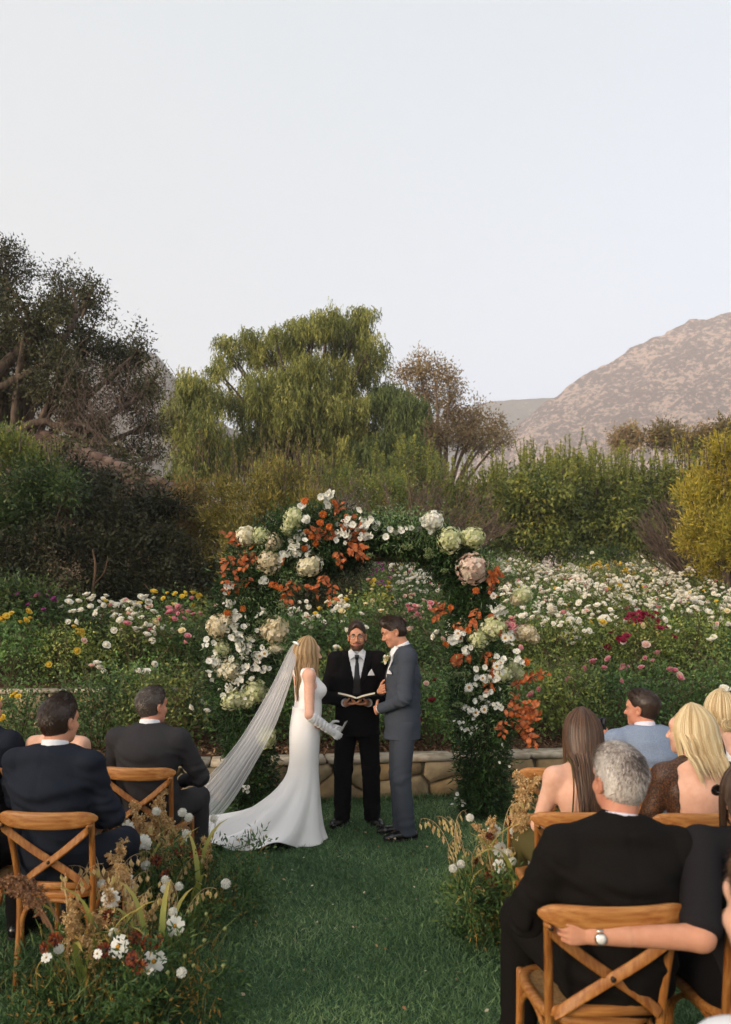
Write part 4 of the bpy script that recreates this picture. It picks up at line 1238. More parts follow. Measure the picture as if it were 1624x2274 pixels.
M_HYD = {
    'cream': leafmat('hydrangea_cream', ['#c8bd96', '#e2d9b6', '#ece5cb', '#f0ebda'], trans=0.25),
    'tan': leafmat('hydrangea_tan', ['#b8a680', '#d4c4a0', '#e2d5b6', '#e8ddc6'], trans=0.25),
    'green': leafmat('hydrangea_green', ['#9fa672', '#bfc38e', '#d3d4a8', '#e2dfbf'], trans=0.25),
    'white': leafmat('hydrangea_white', ['#cfcab2', '#e3e0cf', '#eae8dc', '#efede4'], trans=0.25),
    'pink': leafmat('hydrangea_pink', ['#b8988a', '#d6b9a8', '#e2cdbd', '#e0d6bf'], trans=0.25),
}
HYD = {k: [head_mesh('hydrangea_' + k, m, 130, i, (1, 1, 0.9), 0.2) for i in range(2)] for k, m in M_HYD.items()}
for X, Y, R_, c, ell in ((247, 238, 36, 'cream', 1), (315, 240, 34, 'green', 1), (370, 265, 30, 'tan', 1.15), (462, 160, 33, 'green', 1.3), (435, 205, 24, 'green', 1), (350, 354, 43, 'tan', 1.08), (530, 368, 46, 'cream', 0.85), (128, 640, 40, 'tan', 1.1), (165, 610, 28, 'tan', 1), (378, 655, 45, 'tan', 1.15), (340, 660, 26, 'tan', 1), (180, 832, 42, 'cream', 0.95), (288, 925, 42, 'green', 1), (200, 965, 46, 'green', 0.8), (255, 965, 30, 'green', 1), (148, 740, 28, 'green', 1), (340, 1130, 34, 'green', 1.2), (1078, 172, 35, 'white', 1.05), (1155, 255, 43, 'green', 1.1), (1258, 243, 40, 'green', 0.9), (1253, 385, 54, 'pink', 1.05), (1345, 645, 45, 'green', 0.95), (1280, 695, 38, 'green', 1), (1475, 500, 34, 'green', 1), (1450, 520, 22, 'tan', 1), (1490, 668, 38, 'tan', 0.85), (1525, 690, 22, 'tan', 1), (1420, 822, 36, 'green', 1), (1385, 850, 32, 'green', 1), (1455, 850, 24, 'green', 1), (380, 740, 26, 'cream', 0.6), (270, 690, 24, 'cream', 0.6)):
    dy = -0.2 if X < 1400 else -0.02
    p = A(X, Y, dy) - AO
    s = R_ * 1.36 / 480.0
    o = inst('hydrangea', HYD[c][int(r.integers(2))], arch, tuple(p), (r.uniform(-0.4, 0.4), r.uniform(-0.4, 0.4), r.uniform(0, 6)), (s, s, s * ell))
    o['label'] = {'cream': 'cream', 'tan': 'dried tan', 'green': 'pale green', 'white': 'white', 'pink': 'dusty pink'}[c] + ' hydrangea head'

M_COPPER = leafmat('copper_leaf', ['#74341a', '#984a24', '#b26436', '#bf8054'], rough=0.55, spec=0.3, trans=0.2, objvar=0.3)


def broad_leaf(name, m, seed, wid=0.62, lobed=False):
    """broad leaf along +x, length 1, cupped along the midrib"""
    rr = np.random.default_rng(seed)
    u = np.linspace(0, 1, 6)
    w = np.sin(np.clip(u * 1.08, 0, 1) * PI) ** 0.75 * wid / 2
    if lobed: w = w * (1 + 0.25 * np.cos(u * 14))
    z = -rr.uniform(0.1, 0.4) * u ** 2 + rr.normal(0, 0.015, 6)
    V = []
    for i in range(6):
        V += [(u[i], -w[i], z[i] + 0.32 * w[i]), (u[i], 0, z[i]), (u[i], w[i], z[i] + 0.32 * w[i])]
    mb = MB().add(V, grid_faces(6, 3), rnd=np.repeat(rr.uniform(0.2, 0.9, 6), 3))
    tube(mb, [(-0.18, 0, 0.02), (0, 0, 0), (0.2, 0, 0)], [0.012, 0.012, 0.008], 3, rnd=0.0)
    return mb.mesh(name, m)


COP = [broad_leaf('copper_leaf_blade', M_COPPER, i, 0.5 + 0.1 * (i % 3)) for i in range(4)]


def spray(X, Y, n, R_, ang, dy=-0.22, size=0.085):
    """a branch of copper leaves starting at X, Y and reaching R_ (enlargement px) towards ang"""
    p0 = A(X, Y, dy) - AO
    root = None
    mb = MB()
    L_ = R_ / 480.0
    d = np.array([math.cos(ang), -0.15, math.sin(ang)])
    q = bez((0, 0, 0), d * L_ * 0.35 + [0, 0, 0.02], d * L_ * 0.7, d * L_ + [0, -0.03, -0.02 * L_], 9)
    tube(mb, q, np.linspace(0.005, 0.002, 9), 4)
    b = mb.build('copper_branch', M_FRAME, arch)
    b.location = tuple(p0)
    n = int(n * 1.4)
    for i in range(n):
        t = (i + 0.7) / n
        k = t * 8
        pos = np.array([np.interp(k, np.arange(9), q[:, j]) for j in range(3)])
        sd = 1 if i % 2 else -1
        perp = np.array([-math.sin(ang), -0.3, math.cos(ang)]) * sd
        dd = unit(d * 0.8 + perp * r.uniform(0.5, 1.1) + r.normal(size=3) * 0.35)
        N = unit(np.array([0, -1, 0.5]) + r.normal(size=3) * 0.45)
        x_ = dd; y_ = unit(np.cross(N, x_)); z_ = np.cross(x_, y_)
        e = Matrix(np.stack([x_, y_, z_], 1).tolist()).to_euler()
        inst('leaf', COP[int(r.integers(4))], b, tuple(pos + dd * 0.01), e, size * 0.82 * r.uniform(0.65, 1.25))


for a in ((300, 290, 9, 120, 2.7), (260, 330, 8, 110, 3.4), (230, 300, 6, 90, 2.3), (270, 360, 5, 130, 3.5), (300, 310, 7, 90, 4.0), (300, 440, 7, 140, 3.2), (230, 450, 4, 70, 3.6), (460, 430, 7, 70, 4.3), (480, 450, 5, 90, 5.8), (420, 470, 5, 60, 5.0), (630, 440, 7, 80, 4.7), (600, 400, 5, 50, 4.4), (640, 170, 7, 70, 1.2), (660, 250, 9, 110, 2.9), (690, 270, 9, 90, 0.6), (700, 280, 10, 90, 5.6), (690, 250, 8, 90, 1.3), (660, 300, 7, 60, 4.9), (740, 230, 6, 80, 5.0), (620, 220, 6, 60, 3.3),
          (1330, 520, 11, 120, 1.4), (1320, 470, 8, 80, 0.9), (1340, 560, 10, 90, 4.9), (1290, 560, 8, 70, 4.2), (1160, 590, 7, 70, 2.6), (1140, 560, 6, 60, 3.6), (1170, 620, 5, 50, 5.4), (1290, 750, 7, 80, 5.5), (1330, 790, 5, 50, 5.2), (1250, 760, 5, 50, 3.6), (1330, 850, 5, 60, 4.6), (1200, 770, 4, 40, 4.2),
          (1400, 930, 9, 170, 0.55), (1430, 900, 8, 150, 0.35), (1410, 960, 8, 110, 6.0), (1390, 1000, 10, 140, 5.9), (1400, 1030, 10, 130, 0.25), (1420, 1040, 10, 120, 5.5), (1470, 1060, 9, 100, 5.2), (1440, 1020, 10, 100, 6.1), (1390, 1050, 6, 60, 4.6), (1520, 1080, 6, 80, 4.7)):
    spray(*a, dy=-0.22 if a[0] < 1395 else -0.1, size=0.085 if a[0] < 1395 else 0.08)


def disc_flower(name, petal_m, core_m, n, rings, seed, core_r=0.25, core_h=0.14, wid=0.5, notch=False, cup=0.25):
    """flat flower facing +z, radius 1: petals in rings and a domed centre"""
    rr = np.random.default_rng(seed)
    mb = MB()
    for k in range(rings):
        for q in range(n):
            a = 2 * PI * (q + 0.5 * k) / n + rr.normal(0, 0.06)
            t = cup * (1 + 0.9 * k) + rr.normal(0, 0.12)
            o = np.array([math.cos(a), math.sin(a), 0]); s = np.array([-math.sin(a), math.cos(a), 0]); z = np.array([0, 0, 1.0])
            L_ = (1 - 0.22 * k) * rr.uniform(0.85, 1.08)
            w = wid * L_
            d1 = o * math.cos(t) + z * math.sin(t); d2 = o * math.cos(t - 0.4) + z * math.sin(t - 0.4)
            b = o * core_r * 0.5
            m_ = b + d1 * L_ * 0.55; e = m_ + d2 * L_ * 0.38
            mb.add([b - s * w * 0.18, b + s * w * 0.18, m_ + s * w * 0.5, m_ - s * w * 0.5, e + s * w * 0.36, e - s * w * 0.36], [(0, 1, 2, 3), (3, 2, 4, 5)], rnd=rr.uniform(0, 1))
    V, T = ico((0, 0, core_h * 0.3), (core_r, core_r, core_h), 1)
    mb.add(V, T=T, rnd=0.5, m=1)
    return mb.mesh(name, [petal_m, core_m])


M_ORANGE = leafmat('strawflower_petal', ['#8a3c10', '#b4561a', '#cc7020'], trans=0.15)
M_ORCORE = mat('strawflower_core', '#6b2c0c', c2='#b8681c', scale=60)
M_WHITE = leafmat('white_petal', ['#dcdacd', '#e8e6dc', '#efeee8'], trans=0.3)
M_YCORE = mat('yellow_core', '#c38d1e', c2='#8c5c12', scale=50, rough=0.8)
M_GCORE = mat('green_core', '#a8ac6a', c2='#c9c898', scale=50, rough=0.8)
STRAW = [disc_flower('strawflower', M_ORANGE, M_ORCORE, 12, 3, i, 0.3, 0.2, 0.42, cup=0.35) for i in range(2)]
COSMOS = [disc_flower('cosmos', M_WHITE, M_YCORE, 8, 1, i, 0.22, 0.12, 0.6, cup=0.06) for i in range(3)]
DAISY = [disc_flower('daisy', M_WHITE, M_YCORE, 13, 2, i + 5, 0.34, 0.16, 0.3, cup=0.15) for i in range(2)]
BELL = [disc_flower('white_blossom', M_WHITE, M_GCORE, 5, 1, i + 9, 0.16, 0.2, 0.95, cup=0.75) for i in range(3)]


def face(p_rand=0.5):
    return unit(np.array([0, -1, 0.25]) + r.normal(size=3) * p_rand)


for X, Y in ((578, 180), (520, 218), (508, 292), (560, 270), (362, 453), (398, 468), (378, 455), (512, 82), (640, 88), (590, 142), (620, 195), (415, 350), (212, 590), (1270, 480), (1158, 555), (1236, 655), (1200, 700), (1136, 718), (1495, 797), (540, 240), (165, 580), (235, 560)):
    inst('strawflower', STRAW[int(r.integers(2))], arch, tuple(A(X, Y, -0.27) - AO), euler_to(face(0.35)), r.uniform(0.028, 0.036))
for X, Y in ((1348, 503), (1270, 1022), (1240, 910), (1300, 868), (1380, 800), (1400, 690), (308, 770), (1190, 670), (1425, 688), (1362, 815), (1307, 1008), (330, 760)):
    inst('white_daisy', DAISY[int(r.integers(2))], arch, tuple(A(X, Y, -0.29) - AO), euler_to(face(0.3)), r.uniform(0.03, 0.04))
cl = ((605, 60, 16, 6), (612, 95, 14, 5), (620, 45, 10, 3), (515, 158, 12, 5), (490, 105, 8, 3), (690, 180, 34, 14), (780, 190, 34, 13), (760, 215, 26, 9), (700, 240, 30, 9), (480, 250, 20, 7), (475, 300, 24, 9), (400, 345, 10, 4), (430, 320, 16, 6), (500, 310, 20, 5), (320, 438, 12, 5), (180, 470, 24, 6), (170, 540, 20, 6), (200, 585, 16, 5), (310, 575, 14, 4), (180, 620, 30, 9), (230, 650, 30, 9), (210, 690, 36, 12), (270, 730, 36, 12), (290, 770, 40, 9), (120, 790, 26, 7), (90, 795, 16, 5), (230, 770, 30, 8), (110, 850, 20, 4), (215, 900, 30, 8), (180, 940, 40, 8), (330, 830, 16, 3), (100, 720, 30, 6), (250, 840, 24, 5), (1040, 175, 14, 5), (1190, 680, 16, 5), (1410, 685, 22, 5), (1222, 740, 14, 4), (1170, 700, 20, 5), (1235, 905, 10, 3), (1290, 880, 26, 6), (1380, 805, 30, 8), (1330, 830, 30, 6), (1350, 890, 30, 5), (1460, 790, 14, 4), (1270, 1035, 14, 3), (1250, 1090, 24, 9), (1180, 1060, 16, 3), (1350, 990, 20, 4), (1300, 960, 24, 4), (250, 1360, 14, 6), (860, 215, 60, 5), (940, 205, 60, 5), (1350, 580, 26, 6), (1390, 570, 20, 5), (1200, 1420, 30, 4), (1385, 1215, 30, 3), (1240, 1000, 30, 4))
for X, Y, sp, k in cl:
    for q in range(int(k * 1.5)):
        p = A(X + r.normal(0, sp * 0.8), Y + r.normal(0, sp * (0.7 if sp < 50 else 0.25)), -0.24 + r.normal(0, 0.05)) - AO
        inst('white_blossom', BELL[int(r.integers(3))], arch, tuple(p), euler_to(unit(np.array([0, -0.8, -0.2]) + r.normal(size=3) * 0.6)), r.uniform(0.022, 0.040) * (0.6 if Y > 1030 else 1))
M_UMB = leafmat('umbel_green', ['#47603a', '#66804c', '#8b9c68', '#a9b184'], trans=0.2)
mb = MB()
rr = np.random.default_rng(3)
for q in range(70):
    a, s = rr.uniform(0, 6.28), rr.uniform(0, 1) ** 0.5
    c = np.array([math.cos(a) * s, math.sin(a) * s, 0.28 * (1 - s * s) + rr.normal(0, 0.03)])
    tube(mb, [(0, 0, -0.7), c * [0.5, 0.5, 0.2] + [0, 0, -0.3], c], 0.012, 3, cap=False, rnd=0.2)
    V, T = ico(c, 0.085, 0)
    mb.add(V, T=T, rnd=rr.uniform(0.3, 1))
tube(mb, spline([(0, 0, -0.7), (0.1, 0, -1.5), (0.6, 0, -2.0), (1.1, 0, -1.6)], 12), 0.03, 4, rnd=0.3)
UMB = mb.mesh('umbel', M_UMB)
for X, Y, s in ((248, 520, 26), (318, 618, 26), (415, 545, 26), (795, 325, 24), (965, 285, 28), (1060, 300, 24), (1060, 325, 24), (1130, 390, 20), (1215, 850, 34), (1175, 850, 28), (1330, 385, 34), (1240, 935, 24), (1190, 985, 30), (1360, 365, 24), (300, 250, 26)):
    inst('green_umbel', UMB, arch, tuple(A(X, Y, -0.24) - AO), euler_to(unit(np.array([r.normal(0, 0.2), -0.45, -1.0])), r.uniform(0, 6)), s / 480.0)
# ================================================================== the cross-back chairs
M_WOOD = mat('honey_beech', '#854d1e', rough=0.45, spec=0.35, c2='#ae7a42', scale=9, stretch=(0.7, 9, 9), lo=0.32, hi=0.68, detail=9, bump=0.12, bscale=30, bstretch=(0.6, 6, 6), objvar=0.14)
M_WOODV = mat('honey_beech_upright', '#7f481b', rough=0.45, spec=0.35, c2='#a8733b', scale=9, stretch=(9, 9, 0.7), lo=0.32, hi=0.68, detail=9, bump=0.12, bscale=30, bstretch=(6, 6, 0.6), objvar=0.14)
M_CANE = mat('cane_seat', '#a98252', rough=0.8, c2='#80603a', scale=90)
M_BOLT = mat('dark_bolt', '#3a2c20', rough=0.5, metal=0.4)


def chair_proto():
    root = empty('cross_back_chair')
    def part(name, mb, m=M_WOODV, par=root): return mb.build(name, m, par)
    # rear posts run from the floor to the top rail, splayed and raked back
    post = {}
    for s in (-1, 1):
        p = spline([(s * 0.178, -0.255, 0.0), (s * 0.182, -0.215, 0.25), (s * 0.186, -0.205, 0.46), (s * 0.196, -0.235, 0.66), (s * 0.21, -0.275, 0.835)], 18)
        post[s] = p
        mb = MB(); tube(mb, p, np.linspace(0.0165, 0.0145, 18), 8); part('rear_post', mb)
        mb = MB(); tube(mb, spline([(s * 0.185, 0.185, 0.455), (s * 0.188, 0.19, 0.25), (s * 0.196, 0.205, 0.0)], 9), np.linspace(0.018, 0.014, 9), 8); part('front_leg', mb)
    # bowed top rail: wide board with rounded ends
    u = np.linspace(-1, 1, 33)
    mb = MB()
    V = []
    prof = [(0.5, 0.0), (0.46, 0.38), (0.3, 0.5), (-0.3, 0.5), (-0.46, 0.38), (-0.5, 0), (-0.46, -0.38), (-0.3, -0.5), (0.3, -0.5), (0.46, -0.38)]
    for q in u:
        hgt = 0.084 * (1 - abs(q) ** 9 * 0.75) * (1 - 0.1 * abs(q) ** 2)
        x = q * 0.243
        y = -0.295 - 0.052 * (1 - q * q) + 0.012
        zc = 0.842 + 0.006 * q * q
        th = 0.026 * (1 - abs(q) ** 12 * 0.6)
        for a, b in prof: V.append((x, y + b * th, zc + a * hgt))
    mb.add(V, grid_faces(33, 10, True))
    for e in (0, 32):
        c = np.array(V[e * 10:(e + 1) * 10]); kk = mb.n
        mb.add(np.concatenate([c, [c.mean(0) + [(-1 if e == 0 else 1) * 0.004, 0, 0]]]), T=[(i, (i + 1) % 10, 10) for i in range(10)])
    part('top_rail', mb, M_WOOD)
    # lower rail of the back
    mb = MB(); tube(mb, [(-0.187, -0.212, 0.5), (0, -0.222, 0.5), (0.187, -0.212, 0.5)], 1.0, flat=(0.034, 0.02), side=(0, 0, 1)); part('lower_rail', mb, M_WOOD)
    # the cross: two bent laths bolted where they meet
    for s in (-1, 1):
        off = -0.012 if s > 0 else 0.004
        pts = [(s * 0.222, -0.312 + off * 0.3, 0.822), (s * 0.2, -0.302 + off * 0.5, 0.79), (s * 0.1, -0.283 + off, 0.705), (0, -0.262 + off, 0.63), (-s * 0.09, -0.245 + off, 0.565), (-s * 0.155, -0.232 + off * 0.5, 0.51), (-s * 0.175, -0.228, 0.488)]
        p = spline(pts, 22)
        mb = MB(); tube(mb, p, np.concatenate([[0.85], np.ones(20), [0.85]]), flat=(0.036, 0.011), side=(s * 0.55, 0.0, 0.8)); b = part('cross_slat', mb)
        mb = MB(); tube(mb, [(s * 0.212, -0.325, 0.812), (s * 0.212, -0.31, 0.812)], 0.008, 8); mb.build('bolt', M_BOLT, b)
    mb = MB(); tube(mb, [(0, -0.286, 0.63), (0, -0.26, 0.63)], 0.009, 8); part('bolt', mb, M_BOLT)
    # seat: bent hoop with a cane panel
    a = np.linspace(0, 2 * PI, 41)[:-1]
    sx = np.sign(np.cos(a)) * np.abs(np.cos(a)) ** 0.55; sy = np.sign(np.sin(a)) * np.abs(np.sin(a)) ** 0.6
    ring = np.stack([sx * (0.205 + 0.018 * sy), sy * 0.205 + 0.0, np.full(40, 0.452)], 1)
    mb = MB()
    V = []; 
    for rr_, z in ((1.0, -0.018), (1.03, 0.0), (1.0, 0.014), (0.86, 0.016), (0.84, 0.008)):
        V.append(ring * [rr_, rr_, 1] + [0, 0, z])
    V = np.array(V); mb.add(V.reshape(-1, 3), grid_faces(5, 40, True)[:, ::-1]); part('seat_frame', mb, M_WOOD)
    mb = MB(); inn = ring * [0.86, 0.86, 1] + [0, 0, 0.010]
    mb.add(np.concatenate([inn, inn - [0, 0, 0.02], [[0, 0, 0.455]], [[0, 0, 0.438]]]), T=[(i, (i + 1) % 40, 80) for i in range(40)] + [(40 + (i + 1) % 40, 40 + i, 81) for i in range(40)])
    part('cane_seat', mb, M_CANE)
    # curved braces below the seat and stretchers
    mb = MB(); tube(mb, spline([(-0.168, -0.215, 0.24), (-0.165, -0.212, 0.33), (-0.12, -0.212, 0.405), (0, -0.212, 0.425), (0.12, -0.212, 0.405), (0.165, -0.212, 0.33), (0.168, -0.215, 0.24)], 24), 0.012, 7); part('brace', mb, M_WOOD)
    for s in (-1, 1):
        mb = MB(); tube(mb, spline([(s * 0.184, -0.19, 0.24), (s * 0.182, -0.18, 0.34), (s * 0.184, -0.1, 0.415), (s * 0.186, 0.06, 0.415), (s * 0.188, 0.16, 0.34), (s * 0.19, 0.185, 0.24)], 20), 0.011, 7); part('brace', mb)
    return root


CH = chair_proto()
chairs = {}


def chair(key, x, y, rz, label):
    o = CH if not chairs else copy_tree(CH)
    o.location = (x, y, 0)
    o.rotation_euler.z = rz
    tag(o, label, 'chair', 'cross-back chairs for the guests')
    chairs[key] = o
    return o


ROW1, ROW2, ROW3 = 4.95, 3.84, 2.66
chair('navy', -1.50, ROW2 - 0.0, -0.07, 'honey wood cross-back chair under the man in navy, grasses at its legs')
chair('charcoal', -1.40, ROW1, -0.10, 'honey wood cross-back chair of the man in charcoal near the veil')
chair('offshoulder', -1.95, ROW1 - 0.02, -0.03, 'cross-back chair of the woman in the off-shoulder black dress')
chair('edge_front', -2.49, ROW1, 0.0, 'front row cross-back chair cut off at the far left')
chair('edge_second', -2.06, ROW2, 0.02, 'second row cross-back chair cut off beside the man in navy')
chair('empty', 1.19, ROW1, 0.05, 'cross-back chair in front of the brown haired woman, its seat empty')
chair('lightblue', 1.75, ROW1, 0.05, 'cross-back chair of the man in the light blue jacket')
chair('updo', 2.27, ROW1, 0.08, 'cross-back chair of the woman with the blonde low bun')
chair('brown', 1.02, ROW2, 0.04, 'cross-back chair of the brown haired woman in the strappy top')
chair('blonde', 1.585, ROW2 - 0.02, 0.07, 'cross-back chair of the blonde woman with the open back')
chair('grey', 0.785, ROW3, 0.03, 'large cross-back chair of the grey haired man, an arm laid across it')
chair('black_top', 1.36, ROW3, 0.06, 'cross-back chair of the woman reaching along the next chair')
# ================================================================== sculpting: smooth unions of limbs, meshed as one surface
class Field:
    def __init__(s, lo, hi, h):
        s.h = h
        s.lo = np.asarray(lo, np.float32)
        n = np.ceil((np.asarray(hi) - s.lo) / h).astype(int) + 1
        s.ax = [(s.lo[i] + h * np.arange(n[i])).astype(np.float32) for i in range(3)]
        s.v = np.full(n, 0.3, np.float32)

    def copy(s):
        f = Field.__new__(Field)
        f.h, f.lo, f.ax, f.v = s.h, s.lo, s.ax, s.v.copy()
        return f

    def grid(s):
        return s.ax[0][:, None, None], s.ax[1][None, :, None], s.ax[2][None, None, :]

    def blk(s, lo, hi):
        sl = []
        for i in range(3):
            a = int(max(0, math.floor((lo[i] - s.lo[i]) / s.h)))
            b = int(min(len(s.ax[i]), math.ceil((hi[i] - s.lo[i]) / s.h) + 1))
            sl.append(slice(a, max(a, b)))
        return tuple(sl), s.ax[0][sl[0]][:, None, None], s.ax[1][sl[1]][None, :, None], s.ax[2][sl[2]][None, None, :]

    def merge(s, sl, d, k, mode):
        v = s.v[sl]
        if v.size == 0: return
        if mode == 'u':
            if k > 0:
                hh = np.clip(0.5 + 0.5 * (v - d) / k, 0, 1)
                s.v[sl] = v * (1 - hh) + d * hh - k * hh * (1 - hh)
            else:
                s.v[sl] = np.minimum(v, d)
        else:
            if k > 0:
                hh = np.clip(0.5 - 0.5 * (v + d) / k, 0, 1)
                s.v[sl] = v * (1 - hh) - d * hh + k * hh * (1 - hh)
            else:
                s.v[sl] = np.maximum(v, -d)

    def cap(s, a, b, ra, rb, k=0.02, mode='u'):
        a = np.asarray(a, float); b = np.asarray(b, float)
        m = max(ra, rb) + k + 0.035
        sl, X, Y, Z = s.blk(np.minimum(a, b) - m, np.maximum(a, b) + m)
        ba = b - a
        L2 = max(ba @ ba, 1e-9)
        t = np.clip(((X - a[0]) * ba[0] + (Y - a[1]) * ba[1] + (Z - a[2]) * ba[2]) / L2, 0, 1)
        d = np.sqrt((X - a[0] - t * ba[0]) ** 2 + (Y - a[1] - t * ba[1]) ** 2 + (Z - a[2] - t * ba[2]) ** 2) - (ra + (rb - ra) * t)
        s.merge(sl, d.astype(np.float32), k, mode)
        return s

    def ell(s, c, r, k=0.02, R=None, mode='u'):
        c = np.asarray(c, float); r = np.asarray(r, float)
        m = r.max() + k + 0.035 if R is not None else r + k + 0.035
        sl, X, Y, Z = s.blk(c - m, c + m)
        x, y, z = X - c[0], Y - c[1], Z - c[2]
        if R is not None:
            x, y, z = (R[0][0] * x + R[1][0] * y + R[2][0] * z, R[0][1] * x + R[1][1] * y + R[2][1] * z, R[0][2] * x + R[1][2] * y + R[2][2] * z)
        k0 = np.sqrt((x / r[0]) ** 2 + (y / r[1]) ** 2 + (z / r[2]) ** 2)
        k1 = np.sqrt((x / r[0] ** 2) ** 2 + (y / r[1] ** 2) ** 2 + (z / r[2] ** 2) ** 2) + 1e-6
        s.merge(sl, (k0 * (k0 - 1) / k1).astype(np.float32), k, mode)
        return s

    def ecap(s, a, b, ra, rb, side=(1, 0, 0), k=0.03, mode='u'):
        """tapered limb of elliptical section: ra, rb = (along side, across)"""
        a = np.asarray(a, float); b = np.asarray(b, float)
        L = np.linalg.norm(b - a)
        w = (b - a) / L
        u = np.asarray(side, float); u = unit(u - w * (u @ w)); v = np.cross(w, u)
        m = max(*ra, *rb) + k + 0.035
        sl, X, Y, Z = s.blk(np.minimum(a, b) - m, np.maximum(a, b) + m)
        x, y, z = X - a[0], Y - a[1], Z - a[2]
        pw = x * w[0] + y * w[1] + z * w[2]
        pu = x * u[0] + y * u[1] + z * u[2]
        pv = x * v[0] + y * v[1] + z * v[2]
        t = np.clip(pw / L, 0, 1)
        rx = ra[0] + (rb[0] - ra[0]) * t; ry = ra[1] + (rb[1] - ra[1]) * t
        ov = (pw - t * L)
        mn = np.minimum(rx, ry)
        k0 = np.sqrt((pu / rx) ** 2 + (pv / ry) ** 2 + (ov / mn) ** 2)
        k1 = np.sqrt((pu / rx ** 2) ** 2 + (pv / ry ** 2) ** 2 + (ov / mn ** 2) ** 2) + 1e-6
        d = np.where(k0 < 0.2, (k0 - 1) * mn, k0 * (k0 - 1) / k1)
        s.merge(sl, d.astype(np.float32), k, mode)
        return s

    def region(s, fn, off=0.0):
        """the part of the surface (moved out by off) where fn < 0, as a new field"""
        f = s.copy()
        X, Y, Z = s.grid()
        f.v = np.maximum(f.v - off, np.broadcast_to(fn(X, Y, Z), f.v.shape).astype(np.float32))
        return f

    def wrinkle(s, amp, sc, seed=0, stretch=(1, 1, 1)):
        X, Y, Z = s.grid()
        r = np.random.default_rng(seed)
        t = 0
        for i in range(4):
            k = unit(r.normal(size=3)) * sc * (1 + 0.5 * i) * np.asarray(stretch)
            t = t + np.sin(X * k[0] + Y * k[1] + Z * k[2] + 1.3 * np.sin(X * k[1] * 0.5 - Z * k[0] * 0.6 + i) + r.uniform(0, 6)) / (1 + 0.5 * i)
        s.v += (amp * t * 0.6).astype(np.float32)
        return s

    def folds(s, c, axis, amp, freq, reach):
        """ripples across `axis` that die away from the point c (elbows, backs of knees)"""
        X, Y, Z = s.grid()
        x, y, z = X - c[0], Y - c[1], Z - c[2]
        w = np.exp(-(x * x + y * y + z * z) / (reach * reach))
        ph = x * axis[0] + y * axis[1] + z * axis[2]
        s.v += (amp * w * np.sin(ph * freq + 2.0 * np.sin((x + z) * freq * 0.25) + 1.1 * np.sin((y - z) * freq * 0.31))).astype(np.float32)
        return s

    def mesh(s):
        v = s.v; h = s.h
        sg = v < 0
        n = np.array(v.shape)
        C = np.zeros(n - 1, np.int8)
        for dx in (0, 1):
            for dy in (0, 1):
                for dz in (0, 1):
                    C += sg[dx:n[0] - 1 + dx, dy:n[1] - 1 + dy, dz:n[2] - 1 + dz]
        act = (C > 0) & (C < 8)
        I = np.argwhere(act)
        if len(I) == 0: return np.zeros((0, 3)), np.zeros((0, 4), int)
        vid = np.full(n - 1, -1, np.int64)
        vid[act] = np.arange(len(I))
        sm = np.zeros((len(I), 3)); ct = np.zeros(len(I))
        cor = np.array([(a, b, c) for a in (0, 1) for b in (0, 1) for c in (0, 1)])
        cv = np.stack([v[I[:, 0] + c[0], I[:, 1] + c[1], I[:, 2] + c[2]] for c in cor], 1)
        for a in range(8):
            for b in range(a + 1, 8):
                if np.abs(cor[a] - cor[b]).sum() != 1: continue
                va, vb = cv[:, a], cv[:, b]
                cr = (va < 0) != (vb < 0)
                t = np.where(cr, va / np.where(cr, va - vb, 1), 0)[:, None]
                sm += np.where(cr[:, None], cor[a] + t * (cor[b] - cor[a]), 0)
                ct += cr
        V = s.lo + h * (I + sm / ct[:, None])
        Q = []
        for axis in range(3):
            sl0 = [slice(None)] * 3; sl1 = [slice(None)] * 3
            sl0[axis] = slice(0, n[axis] - 1); sl1[axis] = slice(1, n[axis])
            a, b = sg[tuple(sl0)], sg[tuple(sl1)]
            E = np.argwhere(a != b)
            o1, o2 = ((1, 2), (2, 0), (0, 1))[axis]
            ok = (E[:, o1] > 0) & (E[:, o2] > 0) & (E[:, o1] < n[o1] - 1) & (E[:, o2] < n[o2] - 1)
            E = E[ok]
            def g(d1, d2):
                c = E.copy(); c[:, o1] -= d1; c[:, o2] -= d2
                return vid[c[:, 0], c[:, 1], c[:, 2]]
            q = np.stack([g(1, 1), g(0, 1), g(0, 0), g(1, 0)], 1)
            fl = ~a[E[:, 0], E[:, 1], E[:, 2]]
            q[fl] = q[fl][:, ::-1]
            Q.append(q)
        Q = np.concatenate(Q)
        return V, Q[(Q >= 0).all(1)]

    def put(s, mb, R=None, c=None, sc=1.0, m=0, mfn=None, rnd=0.0):
        V, Q = s.mesh()
        if len(V) == 0: return mb
        mi = m
        if mfn is not None: mi = mfn(V[Q].mean(1))
        if R is not None: V = (V * sc) @ np.asarray(R).T + np.asarray(c)
        mb.add(V, Q, rnd=rnd, m=mi)
        return mb


# ------------------------------------------------------------------ skins, cloths, hairs
M_SKIN = {k: mat('skin_' + k, a, rough=0.58, spec=0.22, c2=b, scale=26, detail=8, lo=0.3, hi=0.7, sss=0.08, bump=0.05, bscale=300) for k, (a, b) in {'fair': ('#cf9f86', '#d7ab93'), 'tan': ('#bd8467', '#c89176'), 'ruddy': ('#c08a70', '#bb7a62'), 'rose': ('#d3a087', '#dbae98')}.items()}
M_LIP = mat('lip', '#a8655a', rough=0.4)
M_EYE = mat('eye_white', '#d8d2cc', rough=0.2, spec=0.5)
M_IRIS = mat('iris', '#2c2018', rough=0.15, spec=0.6)


def cloth(name, c, c2, sc=350, rough=0.9, sheen=0.0, bump=0.12):
    return mat(name, c, rough=rough, spec=0.08, c2=c2, scale=sc, detail=2, lo=0.3, hi=0.7, sheen=sheen, bump=bump, bscale=sc * 1.2)


